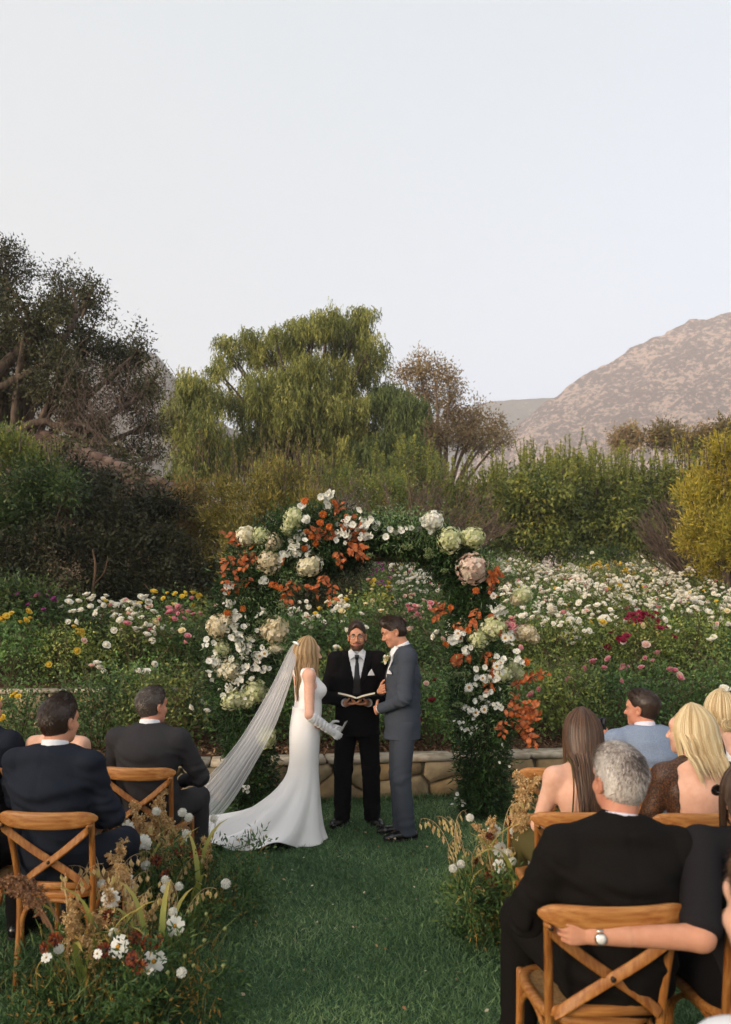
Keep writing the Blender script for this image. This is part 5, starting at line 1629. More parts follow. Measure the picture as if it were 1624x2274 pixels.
M_BLACK = cloth('black_wool', '#0f0e10', '#171517')
M_BLACK2 = cloth('black_suiting', '#131110', '#1b1816')
M_NAVY = cloth('navy_wool', '#1c2029', '#242831')
M_CHAR = cloth('charcoal_wool', '#2d2c2e', '#393739')
M_SLATE = cloth('slate_blue_wool', '#3b4049', '#464b54')
M_SHIRT = cloth('white_shirt', '#dcdcdf', '#e4e4e6', rough=0.75)
M_TIE = mat('black_tie', '#121113', rough=0.45, c2='#1b1a1d', scale=200)
M_LEATHER = mat('black_leather', '#141213', rough=0.25, spec=0.5, bump=0.08, bscale=60)
M_SOLE = mat('shoe_sole', '#1a1614', rough=0.8)
M_GOWN = cloth('white_crepe', '#e9e7e6', '#eeecea', sc=500, rough=0.75, sheen=0.1, bump=0.05)
M_GLOVE = cloth('white_glove', '#e4e2e2', '#eceaea', sc=400, rough=0.7)



def hairmat(name, cols, rough=0.4, spec=0.4):
    return leafmat(name, cols, rough=rough, spec=spec, trans=0.0)


H_DARK = hairmat('dark_brown_hair', ['#241a14', '#36271d', '#4d3a2c'])
H_BROWN = hairmat('brown_hair', ['#2a1c14', '#432e22', '#5f4533', '#785a43'])
H_GREY = hairmat('silver_grey_hair', ['#2c2420', '#6f635b', '#b5aaa1', '#d8d0c7'])
H_SALT = hairmat('greying_brown_hair', ['#2e2723', '#463c35', '#655a51', '#857a70'])
H_BLOND = hairmat('blonde_hair', ['#8d7350', '#b59a70', '#d2bd94', '#e6d8b8'])
H_BRIDE = hairmat('dark_blonde_hair', ['#5f4a30', '#876b49', '#aa8c64', '#c7ac84'])
H_LIGHTBR = hairmat('light_brown_hair', ['#4a3728', '#6b513c', '#8c6f54', '#a4866a'])


def head_field(neck, female=False, h=0.0045, jaw=1.0):
    F = Field((-0.115, -0.14, -0.24), (0.115, 0.15, 0.145), h)
    F.ell((0, -0.018, 0.03), (0.074, 0.096, 0.09), 0)
    F.ell((0, 0.03, -0.04), (0.059, 0.06, 0.078), 0.03)
    F.ell((0, 0.016, -0.07), (0.056 * jaw, 0.056, 0.042), 0.025)
    F.ell((0, 0.066, -0.098), (0.024, 0.022, 0.02), 0.022)
    F.ell((0, 0.07, 0.03), (0.052, 0.024, 0.03), 0.025)
    if not female: F.ell((0, 0.083, 0.017), (0.045, 0.012, 0.008), 0.012)
    for s in (-1, 1):
        F.ell((s * 0.038, 0.06, -0.032), (0.022, 0.022, 0.022), 0.018)
        F.ell((s * 0.031, 0.098, 0.002), (0.017, 0.013, 0.011), 0.012, mode='s')
    F.cap((0, 0.084, 0.006), (0, 0.108, -0.034), 0.007, 0.0105, 0.008)
    for s in (-1, 1): F.ell((s * 0.011, 0.098, -0.038), (0.0085, 0.011, 0.008), 0.006)
    F.ell((0, 0.084, -0.064), (0.024, 0.011, 0.0058), 0.004)
    F.ell((0, 0.083, -0.076), (0.021, 0.011, 0.0068), 0.004)
    for s in (-1, 1):
        R = RY(s * 0.2) @ RX(0.18)
        F.ell((s * 0.078, -0.006, -0.012), (0.0085, 0.0185, 0.032), 0.006, R)
        F.ell((s * 0.083, -0.001, -0.006), (0.005, 0.009, 0.017), 0.004, R, mode='s')
        F.ell((s * 0.0765, 0.004, -0.036), (0.007, 0.008, 0.01), 0.006)
    nr = 0.048 if female else 0.056
    n0 = np.array([0, -0.022, -0.06])
    F.cap(n0, np.asarray(neck), nr, nr * 1.06, 0.025)
    return F


def add_head(mb, hd, R, nek, female=False, jaw=1.0, s=1.0, h=0.0045):
    """head and neck in the head's own frame (+y the face), turned by R"""
    nl = np.asarray(R).T @ (np.asarray(nek) - np.asarray(hd)) / s
    F = head_field(nl, female, h=h, jaw=jaw)
    def mfn(c):
        lip = (np.abs(c[:, 0]) < 0.023) & (c[:, 2] < -0.058) & (c[:, 2] > -0.083) & (c[:, 1] > 0.083)
        return np.where(lip, 1, 0)
    F.put(mb, R, hd, s, mfn=mfn)
    return F


def hand(F, w, d, n, s, curl=(0.35, 0.5, 0.4), spread=1.0, size=1.0, thumb=(0.75, 0.35), ext=0.0, k=0.008):
    """palm and five unequal fingers: wrist w, towards the knuckles d, palm side n, thumb side s"""
    w, d, n, s = (np.asarray(x, float) for x in (w, d, n, s))
    d = unit(d); s = unit(s - d * (s @ d)); n_ = np.cross(d, s); n = n_ * np.sign(n_ @ n)
    z = size
    F.ecap(w - d * 0.012, w + d * 0.07 * z, (0.026 * z + ext, 0.019 * z + ext), (0.04 * z + ext, 0.0135 * z + ext), s, 0.012)
    for i, (o, L, r) in enumerate(((0.031, 0.072, 0.0088), (0.0105, 0.080, 0.0092), (-0.010, 0.074, 0.0088), (-0.029, 0.058, 0.0076))):
        p = w + d * (0.083 + (0.004, 0.008, 0.005, -0.004)[i]) * z + s * o * z * 0.95
        F.cap(w + d * 0.05 * z + s * o * 0.8 * z, p, 0.011 * z + ext, r * 1.08 * z + ext, k)
        a = 0.0
        fan = s * (o * 2.2 * (spread - 0.6))
        for j, fr in enumerate((0.42, 0.33, 0.25)):
            a += curl[j] * (1 + 0.12 * i)
            dr = unit(d * math.cos(a) + n * math.sin(a) + fan)
            q = p + dr * L * fr * z
            F.cap(p, q, r * (1 - 0.1 * j) * z + ext, r * (0.92 - 0.1 * j) * z + ext, k * 0.4)
            p = q
    b = w + d * 0.022 * z + s * 0.026 * z + n * 0.006
    q = b + unit(d * (1 - thumb[0]) + s * thumb[0] + n * thumb[1]) * 0.042 * z
    F.cap(w + d * 0.015 * z, b, 0.016 * z + ext, 0.015 * z + ext, k)
    F.cap(b, q, 0.0145 * z + ext, 0.0105 * z + ext, k)
    q2 = q + unit(d * 0.8 + s * thumb[0] * 0.5 + n * thumb[1] * 1.2) * 0.032 * z
    F.cap(q, q2, 0.0105 * z + ext, 0.0095 * z + ext, k * 0.4)
    q3 = q2 + unit(d * 0.9 + s * thumb[0] * 0.2 + n * thumb[1] * 1.8) * 0.024 * z
    F.cap(q2, q3, 0.0095 * z + ext, 0.0075 * z + ext, k * 0.4)


def hand_chunk(mb, w, el, d, n, s, fr=0.03, h=0.0042, **k):
    """fine mesh of a hand with the end of its forearm"""
    w = np.asarray(w, float); el = np.asarray(el, float)
    F = Field(w - 0.17, w + 0.17, h)
    fa = unit(el - w)
    F.cap(w, w + fa * 0.10, fr * 0.92, fr * 1.1, 0.01)
    hand(F, w, d, n, s, **k)
    F.put(mb)


def bbox(J, pad=0.24):
    P = np.array([v for k, v in J.items() if k not in ('R', 'armk')])
    return P.min(0) - pad, P.max(0) + pad


def torso(F, J, o=0.0, sx=1.0, female=False):
    w, c = J['wai'], J['che']
    if female:
        F.ecap(J['pel'], w, (0.155 * sx + o, 0.115 + o), (0.122 * sx + o, 0.09 + o), J.get('side', (1, 0, 0)), 0.05)
        F.ecap(w, c, (0.12 * sx + o, 0.09 + o), (0.142 * sx + o, 0.098 + o), J.get('side', (1, 0, 0)), 0.05)
        F.ecap(c, c * 0.35 + J['nek'] * 0.65, (0.14 * sx + o, 0.095 + o), (0.095 * sx + o, 0.065 + o), J.get('side', (1, 0, 0)), 0.04)
    else:
        F.ecap(J['pel'], w, (0.165 * sx + o, 0.125 + o), (0.155 * sx + o, 0.118 + o), J.get('side', (1, 0, 0)), 0.05)
        F.ecap(w, c, (0.155 * sx + o, 0.118 + o), (0.182 * sx + o, 0.124 + o), J.get('side', (1, 0, 0)), 0.05)
        F.ecap(c, c * 0.35 + J['nek'] * 0.65, (0.18 * sx + o, 0.12 + o), (0.12 * sx + o, 0.085 + o), J.get('side', (1, 0, 0)), 0.04)
    for sd in 'RL':
        F.cap(J['nek'] - [0, 0, 0.035], J['sh' + sd], (0.044 if female else 0.052) + o, (0.05 if female else 0.062) + o, 0.045)


def arms(F, J, o=0.0, female=False, which='RL', fore=True, k=0.035):
    r = np.array((0.047, 0.037, 0.036, 0.024) if female else (0.058, 0.047, 0.046, 0.031)) * J.get('armk', 1.0)
    for sd in which:
        F.cap(J['sh' + sd], J['el' + sd], r[0] + o, r[1] + o, k)
        if fore: F.cap(J['el' + sd], J['wr' + sd], r[2] + o, r[3] + o, 0.02)


def legs(F, J, o=0.0, female=False, sc=1.0):
    for sd in 'RL':
        F.cap(J['hi' + sd], J['kn' + sd], 0.088 * sc + o, 0.06 * sc + o, 0.03)
        F.cap(J['kn' + sd], J['an' + sd], 0.058 * sc + o, 0.04 * sc + o, 0.02)


def seated(top=1.39, lean=0.0, wid=1.0):
    """joints of someone sitting on a chair, facing +y; origin on the floor under the seat"""
    k = (top - 0.46) / 0.93
    f = lambda x, y, z: np.array([x * wid, y, 0.46 + (z - 0.46) * k])
    J = {'pel': f(0, -0.08, 0.57), 'wai': f(0, -0.12 + lean * 0.3, 0.74), 'che': f(0, -0.13 + lean * 0.7, 0.96), 'nek': f(0, -0.10 + lean, 1.13), 'hd': f(0, -0.045 + lean * 1.1, 1.268)}
    for s, sd in ((1, 'R'), (-1, 'L')):
        J['sh' + sd] = f(s * 0.186, -0.11 + lean * 0.9, 1.048)
        J['el' + sd] = f(s * 0.265, -0.03 + lean * 0.5, 0.79)
        J['wr' + sd] = f(s * 0.10, 0.20, 0.70)
        J['hi' + sd] = np.array([s * 0.10, -0.04, 0.555])
        J['kn' + sd] = np.array([s * 0.15, 0.40, 0.535])
        J['an' + sd] = np.array([s * 0.15, 0.40, 0.09])
    J['R'] = np.eye(3)
    return J


def standing(h=1.82, feet=0.13):
    k = h / 1.82
    f = lambda x, y, z: np.array([x, y, z]) * k
    J = {'pel': f(0, 0, 0.95), 'wai': f(0, -0.005, 1.10), 'che': f(0, -0.01, 1.31), 'nek': f(0, -0.02, 1.535), 'hd': f(0, 0.03, 1.70)}
    for s, sd in ((1, 'R'), (-1, 'L')):
        J['sh' + sd] = f(s * 0.185, -0.015, 1.475)
        J['el' + sd] = f(s * 0.25, -0.04, 1.17)
        J['wr' + sd] = f(s * 0.06, 0.25, 1.13)
        J['hi' + sd] = f(s * 0.095, 0, 0.92)
        J['kn' + sd] = f(s * (0.095 + feet) / 2 + s * 0.01, 0.02, 0.50)
        J['an' + sd] = f(s * feet, -0.02, 0.09)
    J['R'] = np.eye(3)
    return J


def body(name, J, loc, rz, skin, label, group=None, female=False, jaw=1.0, hands=True, hand_pose=None, torso_h=0.02, fine=False, inner=-0.012, bare=False, arms_bare=False, legs_on=True):
    """the person itself: one skin object that carries hair and clothes"""
    mb = MB()
    lo, hi = bbox(J)
    F = Field(lo, hi, (0.009 if fine else 0.012) if (bare or arms_bare) else torso_h)
    torso(F, J, 0.0 if bare else inner, female=female)
    arms(F, J, 0.0 if (bare or arms_bare) else inner, female)
    if legs_on: legs(F, J, -0.014, female)
    F.put(mb)
    add_head(mb, J['hd'], J['R'], J['nek'], female, jaw, h=0.0045 if fine else 0.0058)
    if hands:
        for s, sd in ((1, 'R'), (-1, 'L')):
            p = (hand_pose or {}).get(sd)
            if p == 'none': continue
            if p is None:
                d = unit(J['wr' + sd] - J['el' + sd])
                p = dict(d=d + [0, 0, -0.3], n=(0, 0, -1), s=(-s, 0.3, 0))
            hand_chunk(mb, J['wr' + sd], J['el' + sd], fr=(0.026 if female else 0.031) * J.get('armk', 1.0), h=0.0042 if (fine or p.get('size')) else 0.0075, **p)
    o = mb.build(name, [skin, M_LIP], None)
    o.location = loc
    o.rotation_euler = (0, 0, rz)
    tag(o, label, 'person', group)
    return o


# ------------------------------------------------------------------ hair
def tufts(mb, V, c, comb, n, L, W, r, lift=0.35, tone=None):
    """short locks lying over the hair surface"""
    idx = r.integers(0, len(V), n)
    P = V[idx]
    N = unit(P - c)
    D = comb(P) + r.normal(size=(n, 3)) * 0.28
    D = unit(D - N * (D * N).sum(1, keepdims=True)) + N * lift * r.uniform(0.2, 1, n)[:, None]
    leaves(mb, P - N * 0.002, D, L * r.uniform(0.6, 1.3, n), W, r.uniform(0, 1, n) if tone is None else np.clip(tone(P) + r.normal(0, 0.18, n), 0, 1), N=N, droop=0.12)


def short_hair(o, J, m, top=0.03, nape=-0.085, seed=0, back=1.0, front=0.0, comb='back', n=4200, L=0.026, receding=0.0, tone=None, bald=False):
    hd, R = J['hd'], np.asarray(J['R'])
    r = np.random.default_rng(seed)
    F = Field((-0.12, -0.15, -0.13), (0.12, 0.15, 0.18), 0.0065)
    F.ell((0, -0.022, 0.034), (0.0785, 0.1 * back, 0.091), 0)
    F.ell((0, -0.03, -0.03), (0.066, 0.072, 0.06), 0.03)
    if top: F.ell((0, 0.022 + front, 0.082), (0.058, 0.07, 0.036 + top), 0.03)
    X, Y, Z = F.grid()
    fl = (0.02 + receding + 1.55 * (Y - 0.046) - Z + 0.012 * np.cos(np.clip(X / 0.075, -1, 1) * 6)) / 1.85
    na = nape - Z + 0.35 * np.maximum(0, np.abs(X) - 0.045)
    F.v = np.maximum(np.maximum(F.v, fl), na).astype(np.float32)
    for s in (-1, 1): F.ell((s * 0.08, 0.0, -0.016), (0.022, 0.025, 0.036), 0.01, mode='s')
    nz = np.sin(X * 160 + 3 * np.sin(Y * 60)) * np.sin(Y * 120 + 2 * np.sin(Z * 90)) * 0.0009
    F.v += nz.astype(np.float32)
    V, Q = F.mesh()
    mb = MB()
    t0 = np.full(len(V), 0.35) if tone is None else np.clip(tone(V) + r.normal(0, 0.06, len(V)), 0, 1)
    mb.add(V @ R.T + hd, Q, rnd=t0)
    out = unit(V - [0, -0.01, 0.02])
    keep = V[(np.linalg.norm((V - [0, -0.018, 0.03]) / [0.074, 0.096, 0.09], axis=1) > 1.02)]
    cm = {'back': lambda P: np.tile([0.0, -1.0, 0.1], (len(P), 1)), 'side': lambda P: np.stack([np.full(len(P), 0.9), -0.5 - P[:, 1] * 2, -P[:, 2] * 0], 1), 'down': lambda P: np.stack([P[:, 0] * 3, P[:, 1] * 4 - 0.1, np.full(len(P), -0.6)], 1), 'up': lambda P: np.stack([P[:, 0] * 2, P[:, 1] * 0 - 0.5, np.full(len(P), 0.6)], 1)}[comb]
    mb2 = MB()
    tufts(mb2, keep, np.array([0, -0.01, 0.0]), cm, n, L, 0.003, r, 0.3, tone)
    for Vv, Qq, rr in zip(mb2.V, mb2.Q, mb2.r): mb.add(Vv @ R.T + hd, Qq, rnd=rr)
    return mb.build('hair', m, o)


def long_hair(o, J, m, z_end, n=750, seed=0, back_y=None, part=0.01, face_gap=0.85, width=0.1, wave=0.0, sweep=0.0, jag=0.05, rad=0.0026, vol=1.06, cap_only=False, frontal=0.0, tone=None):
    """straight or wavy locks combed over the scalp from a parting, then hanging; back_y(z) keeps them outside the back"""
    hd, R = J['hd'], np.asarray(J['R'])
    r = np.random.default_rng(seed)
    F = Field((-0.12, -0.15, -0.13), (0.12, 0.15, 0.16), 0.006)
    F.ell((0, -0.02, 0.03), (0.077, 0.1, 0.092), 0)
    F.ell((0, -0.035, -0.03), (0.066, 0.07, 0.07), 0.03)
    X, Y, Z = F.grid()
    fl = (0.02 + 1.5 * (Y - 0.05) - Z) / 1.8
    F.v = np.maximum(F.v, fl).astype(np.float32)
    mb = MB()
    F.put(mb, R, hd, rnd=0.3)
    if cap_only: return mb.build('hair', m, o)
    sides = 3
    for i in range(n):
        az = r.uniform(-PI + face_gap, PI - face_gap)           # 0 = straight back
        sx, sy = math.sin(az), -math.cos(az)
        e = np.array([0.082, 0.104, 0.098]) * vol * r.uniform(0.97, 1.05)
        c0 = np.array([part, 0.04 * (sy > 0) - 0.0, 0])
        pts = []
        for t in np.linspace(0.015, 1.0, 6):
            a = t * PI * 0.5
            q = np.array([sx * math.sin(a), sy * math.sin(a), math.cos(a)])
            q = q * e + np.array([part * (1 - t), 0.015 * (1 - t) - 0.022, 0.03])
            q[2] -= 0.03 * t
            pts.append(q)
        pts = [R @ p + hd for p in pts]
        p = pts[-1].copy()
        zend = z_end + r.normal(0, jag) + (0.0 if sy < 0.2 else -0.02)
        steps = 6
        dz = (p[2] - zend) / steps
        if dz < 0.004: dz = 0.004
        cen = hd
        ph = r.uniform(0, 6.28)
        for j in range(steps):
            t = (j + 1) / steps
            q = p.copy()
            q[2] -= dz
            lat = (q[0] - cen[0])
            q[0] += -lat * (1 - min(1, width / max(abs(lat), 1e-3))) * 0.22 if abs(lat) > width else 0
            q[0] += sweep * dz + wave * math.sin(q[2] * 38 + ph * 0.35) * dz
            q[1] += wave * math.cos(q[2] * 33 + ph * 0.4) * dz * 0.7
            if back_y is not None and sy < 0.35:
                lim = back_y(q[2]) - 0.004 - 0.022 * (i % 7) / 7
                q[1] = q[1] + (lim - q[1]) * (0.12 if q[1] < lim else 0.6) * (1.0 if q[2] < hd[2] - 0.12 else 0.25)
            pts.append(q); p = q
        pts = np.array(pts) + r.normal(size=3) * 0.0015
        k = len(pts)
        rads = rad * np.concatenate([np.linspace(0.8, 1.15, k // 2), np.linspace(1.15, 0.3, k - k // 2)])
        tube(mb, pts, rads, sides, rnd=np.clip(r.beta(2, 2) if tone is None else tone(az) + r.normal(0, 0.12), 0, 1), cap=False)
    return mb.build('hair', m, o)


# ------------------------------------------------------------------ clothes
def jacket(o, J, m, inflate=0.02, h=0.008, hem=None, wid=1.0, seed=0, sleeves='RL', fold=0.004, cuff=0.03, collar=True, stand=False, back_seam=True, name='jacket', ctop=0.03):
    lo, hi = bbox(J, 0.2)
    hi[2] = J['nek'][2] + 0.12
    F = Field(lo, hi, h)
    torso(F, J, inflate, wid)
    if stand:
        z0 = hem
        p = J['pel']
        F.ecap((p[0], p[1], z0 + 0.0), J['wai'], (0.20 * wid, 0.155), (0.165 * wid + inflate * 0.4, 0.125 + inflate * 0.4), (1, 0, 0), 0.03)
    else:
        p = J['pel']
        F.ecap(p + [0, 0.06, -0.02], p + [0, -0.01, 0.06], (0.19 * wid, 0.15), (0.18 * wid, 0.14), (1, 0, 0), 0.05)
    for sd in sleeves:
        e, w = J['el' + sd], J['wr' + sd]
        F.cap(J['sh' + sd] + [0, 0, 0.004], e, 0.062 + inflate * 0.6, 0.05 + inflate * 0.6, 0.03)
        w2 = w + unit(e - w) * cuff
        F.cap(e, w2, 0.049 + inflate * 0.55, 0.036 + inflate * 0.5, 0.02)
        F.folds(e, unit(w - J['sh' + sd]), fold, 115, 0.12)
        F.folds(J['sh' + sd] + [0, 0, -0.06], (0.5, 0, 1), fold * 0.5, 90, 0.1)
    F.wrinkle(fold * 0.8, 24, seed, (0.3, 0.3, 1.7))
    F.folds(J['wai'] + [0, -0.1, 0.06], (0.2, 0, 1), fold * 0.8, 62, 0.2)
    F.folds(J['che'] + [0.1, -0.1, 0.02], (0.5, 0, 0.8), fold * 0.4, 48, 0.16)
    X, Y, Z = F.grid()
    if stand: F.v = np.maximum(F.v, hem - Z)
    for sd in sleeves:      # sleeves end square at the cuff
        e, w = J['el' + sd], J['wr' + sd]
        a = unit(w - e); c = w - a * cuff
        dist = (X - c[0]) * a[0] + (Y - c[1]) * a[1] + (Z - c[2]) * a[2]
        near = np.sqrt((X - c[0]) ** 2 + (Y - c[1]) ** 2 + (Z - c[2]) ** 2) - 0.085
        F.v = np.maximum(F.v, np.minimum(dist, -near)).astype(np.float32)
    nk = J['nek']
    ax_ = unit(J['hd'] - nk + [0, -0.05, 0])
    if collar:
        F.ecap(nk + ax_ * -0.05, nk + ax_ * 0.012 + [0, -0.004, 0], (0.098, 0.088), (0.073, 0.075), (1, 0, 0), 0.012)
        X, Y, Z = F.grid()
        pl_ = (X - nk[0]) * ax_[0] + (Y - nk[1]) * ax_[1] + (Z - nk[2]) * ax_[2] - ctop
        pl_ = np.where((X - nk[0]) ** 2 + (Y - nk[1]) ** 2 < 0.105 ** 2, pl_, -1.0)
        F.v = np.maximum(F.v, pl_).astype(np.float32)
        F.cap(nk + ax_ * 0.02 + [0, 0.085, 0], nk + ax_ * 0.2 + [0, 0.12, 0.02], 0.035, 0.06, 0.015, mode='s')
    if back_seam:
        sd = np.abs(X - J['che'][0]); 
        F.v += (0.0045 * np.exp(-(sd / 0.007) ** 2) * (Y < J['che'][1])).astype(np.float32)
        for s in 'RL':   # armhole seams
            q = J['sh' + s]
            ring = np.abs((X - q[0]) * (1 if s == 'R' else -1) + 0.028 + 0.25 * np.abs(Z - q[2]) * 0)
            F.v += (0.0022 * np.exp(-(ring / 0.007) ** 2) * (Z > q[2] - 0.16)).astype(np.float32)
    mb = MB()
    F.put(mb)
    return mb.build(name, m, o), F


def shirt_collar(o, J, m, hgt=0.046, r=0.066, tilt=(0, -0.02, 0)):
    nk = J['nek']; a = unit(J['hd'] - nk + np.array(tilt))
    mb = MB()
    F = Field(nk - 0.14, nk + 0.14, 0.0065)
    F.ecap(nk - a * 0.03 + [0, -0.0, 0], nk + a * hgt, (r * 1.06, r * 1.1), (r, r * 1.02), (1, 0, 0), 0)
    X, Y, Z = F.grid()
    pl = (X - nk[0]) * a[0] + (Y - nk[1]) * a[1] + (Z - nk[2]) * a[2] - hgt
    F.v = np.maximum(F.v, pl).astype(np.float32)
    F.put(mb)
    return mb.build('shirt_collar', m, o)


def trousers(o, J, m, h=0.01, inflate=0.016, seed=0, stand=False, sc=1.0, name='trousers'):
    lo = np.minimum.reduce([J[k] for k in ('hiR', 'hiL', 'knR', 'knL', 'anR', 'anL')]) - 0.2
    hi = np.maximum.reduce([J[k] for k in ('hiR', 'hiL', 'knR', 'knL', 'anR', 'anL')]) + 0.2
    F = Field(lo, hi, h)
    F.ecap(J['pel'] - [0, 0, 0.04], J['pel'] + [0, 0, 0.06], (0.165 + inflate * 0.5, 0.125), (0.155 + inflate * 0.5, 0.12), (1, 0, 0), 0.03)
    for sd in 'RL':
        hp, kn, an = J['hi' + sd], J['kn' + sd], J['an' + sd]
        F.cap(hp, kn, 0.09 * sc + inflate, 0.067 * sc + inflate, 0.03)
        F.cap(kn, an + [0, 0, -0.03], 0.066 * sc + inflate, 0.058 * sc + inflate, 0.02)
        F.folds(kn, (0, 0.3, 1) if stand else (0, 1, 0.3), 0.004, 80, 0.13)
        F.folds(an + [0, 0, 0.05], (0, 0, 1), 0.006, 75, 0.1)
    F.wrinkle(0.0022, 20, seed, (1, 1, 0.5))
    X, Y, Z = F.grid()
    F.v = np.maximum(F.v, 0.035 - Z).astype(np.float32)
    mb = MB(); F.put(mb)
    return mb.build(name, m, o)


def shoe(o, an, yaw, m=None, L=0.27, h=0.007):
    d = np.array([math.sin(yaw), math.cos(yaw), 0]); s = np.array([d[1], -d[0], 0])
    a = np.array([an[0], an[1], 0.0])
    F = Field(a - 0.3, a + 0.3, h)
    hl, bl, te = a - d * 0.055, a + d * L * 0.48, a + d * (L - 0.085)
    F.ecap(hl + [0, 0, 0.045], bl + [0, 0, 0.038], (0.036, 0.046), (0.048, 0.036), s, 0.02)
    F.ecap(bl + [0, 0, 0.034], te + [0, 0, 0.027], (0.047, 0.033), (0.03, 0.022), s, 0.02)
    F.cap(a + [0, 0, 0.05], a + [0, 0, 0.1], 0.046, 0.044, 0.02)
    X, Y, Z = F.grid()
    F.v = np.maximum(F.v, 0.012 - Z).astype(np.float32)
    mb = MB(); F.put(mb)
    sh = mb.build('shoe', m or M_LEATHER, o)
    F2 = Field(a - 0.3, a + 0.3, h)
    F2.ecap(hl + [0, 0, 0.012], bl + [0, 0, 0.012], (0.04, 0.035), (0.051, 0.03), s, 0.015)
    F2.ecap(bl + [0, 0, 0.012], te + [0, 0, 0.012], (0.05, 0.03), (0.033, 0.02), s, 0.015)
    F2.v = np.maximum(F2.v, np.maximum(0.0 - Z, Z - 0.02)).astype(np.float32)
    mb = MB(); F2.put(mb)
    mb.build('sole', M_SOLE, sh)
    return sh


def slab(mb, poly, t, m=0):
    """thin plate over a 3-D polygon (a flap of cloth, a card): front and back faces and edges"""
    P = np.asarray(poly, float)
    k = len(P)
    n = unit(np.cross(P[1] - P[0], P[2] - P[0]))
    V = np.concatenate([P + n * t / 2, P - n * t / 2])
    c = np.concatenate([V, [P.mean(0) + n * t / 2], [P.mean(0) - n * t / 2]])
    j = np.arange(k); j2 = (j + 1) % k
    T = np.concatenate([np.stack([j, j2, np.full(k, 2 * k)], 1), np.stack([k + j2, k + j, np.full(k, 2 * k + 1)], 1)])
    mb.add(c, np.stack([j2, j, k + j, k + j2], 1), T, m=m)
# ================================================================== the couple and the man with the book
# ---- the man with the book, facing the guests
J = standing(1.80, 0.135)
J['hd'] = J['hd'] + [0.0, 0.0, -0.005]
J['R'] = RZ(-0.04) @ RX(-0.06) @ RY(0.03)
for s, sd in ((1, 'R'), (-1, 'L')):
    J['el' + sd] = np.array([s * 0.285, -0.03, 1.135])
    J['wr' + sd] = np.array([s * 0.085, 0.255, 1.105])
pose = {'R': dict(d=(-0.75, 0.45, 0.05), n=(0.0, 0.1, 1), s=(0.3, 0.9, 0), curl=(0.2, 0.35, 0.3)), 'L': dict(d=(0.75, 0.45, 0.0), n=(0, 0.1, 1), s=(-0.3, 0.9, 0), curl=(0.25, 0.4, 0.3))}
off = body('person', J, (-0.075, 6.62, 0), PI, M_SKIN['tan'], 'bearded man with round glasses in black suit reading from an open book', hand_pose=pose, fine=True)
jk, F = jacket(off, J, M_BLACK, 0.022, 0.009, hem=0.80, stand=True, seed=3, wid=1.02, collar=True, fold=0.004, cuff=0.035)
trousers(off, J, M_BLACK, 0.013, 0.018, stand=True, seed=4, sc=0.96)
for s, sd in ((1, 'R'), (-1, 'L')): shoe(off, J['an' + sd], s * 0.45)
zb, zt = 1.16, 1.53


def vw(Z): return 0.002 + 0.078 * np.clip((Z - zb) / (zt - zb), 0, 1.2)


def front_bits(o, F, zb, zt, c=0.0, jm=M_BLACK, lap=0.055):
    vwf = lambda Z: 0.002 + 0.078 * np.clip((Z - zb) / (zt - zb), 0, 1.2)
    mb = MB(); F.region(lambda X, Y, Z: np.maximum(np.maximum(np.abs(X - c) - vwf(Z), zb - Z), np.maximum(Z - zt, 0.03 - Y)), 0.004).put(mb)
    mb.build('shirt_front', M_SHIRT, o)
    mb = MB(); F.region(lambda X, Y, Z: np.maximum(np.maximum(np.abs(X - c) - (0.012 + 0.026 * np.clip((1.50 - Z) / 0.3, 0, 1)), zb + 0.005 - Z), np.maximum(Z - (zt - 0.03), 0.03 - Y)), 0.009).put(mb)
    t = mb.build('tie', M_TIE, o)
    def lapel(X, Y, Z):
        f = np.clip((Z - zb) / (zt - zb), 0, 1)
        w = lap * np.clip(f * 2.2, 0.05, 1) + 0.014 * (np.abs(f - 0.72) < 0.08)
        return np.maximum(np.maximum(vwf(Z) - np.abs(X - c), np.abs(X - c) - vwf(Z) - w), np.maximum(np.maximum(zb - 0.01 - Z, Z - zt - 0.02), 0.0 - Y))
    mb = MB(); F.region(lapel, 0.0065).put(mb)
    mb.build('lapels', jm, o)


front_bits(off, F, zb, zt)
shirt_collar(off, J, M_SHIRT, 0.04, 0.063)
mb = MB()
for s in (-1, 1):
    slab(mb, [(s * 0.004, 0.105, 1.512), (s * 0.05, 0.07, 1.562), (s * 0.075, 0.045, 1.545), (s * 0.062, 0.105, 1.468)], 0.008)
mb.build('collar_wings', M_SHIRT, off, smooth=False)
mb = MB(); slab(mb, [(-0.02, 0.125, 1.515), (0.02, 0.125, 1.515), (0.013, 0.128, 1.475), (-0.013, 0.128, 1.475)], 0.022); mb.build('tie_knot', M_TIE, off)
mb = MB(); slab(mb, [(-0.155, 0.118, 1.335), (-0.095, 0.142, 1.335), (-0.105, 0.137, 1.36), (-0.128, 0.132, 1.392)], 0.006); mb.build('pocket_square', M_SHIRT, off, smooth=False)
for s, sd in ((1, 'R'), (-1, 'L')):
    mb = MB(); a = unit(J['wr' + sd] - J['el' + sd]); tube(mb, [J['wr' + sd] - a * 0.06, J['wr' + sd] - a * 0.016], 0.037, 12); mb.build('shirt_cuff', M_SHIRT, off)
short_hair(off, J, H_DARK, top=0.022, nape=-0.075, seed=1, comb='back', receding=0.016, front=-0.006)


def head_place(J, pts): return np.asarray(pts) @ np.asarray(J['R']).T + J['hd']


def eyes(o, J, look=(0, 0)):
    for s in (-1, 1):
        mb = MB()
        V, T = ico((s * 0.031, 0.0752, 0.0), 0.011, 1)
        mb.add(head_place(J, V), T=T)
        e = mb.build('eye', M_EYE, o)
        mb = MB(); V, T = ico((s * 0.031 + look[0], 0.0838, look[1]), (0.0058, 0.003, 0.0058), 1)
        mb.add(head_place(J, V), T=T); mb.build('iris', M_IRIS, e)


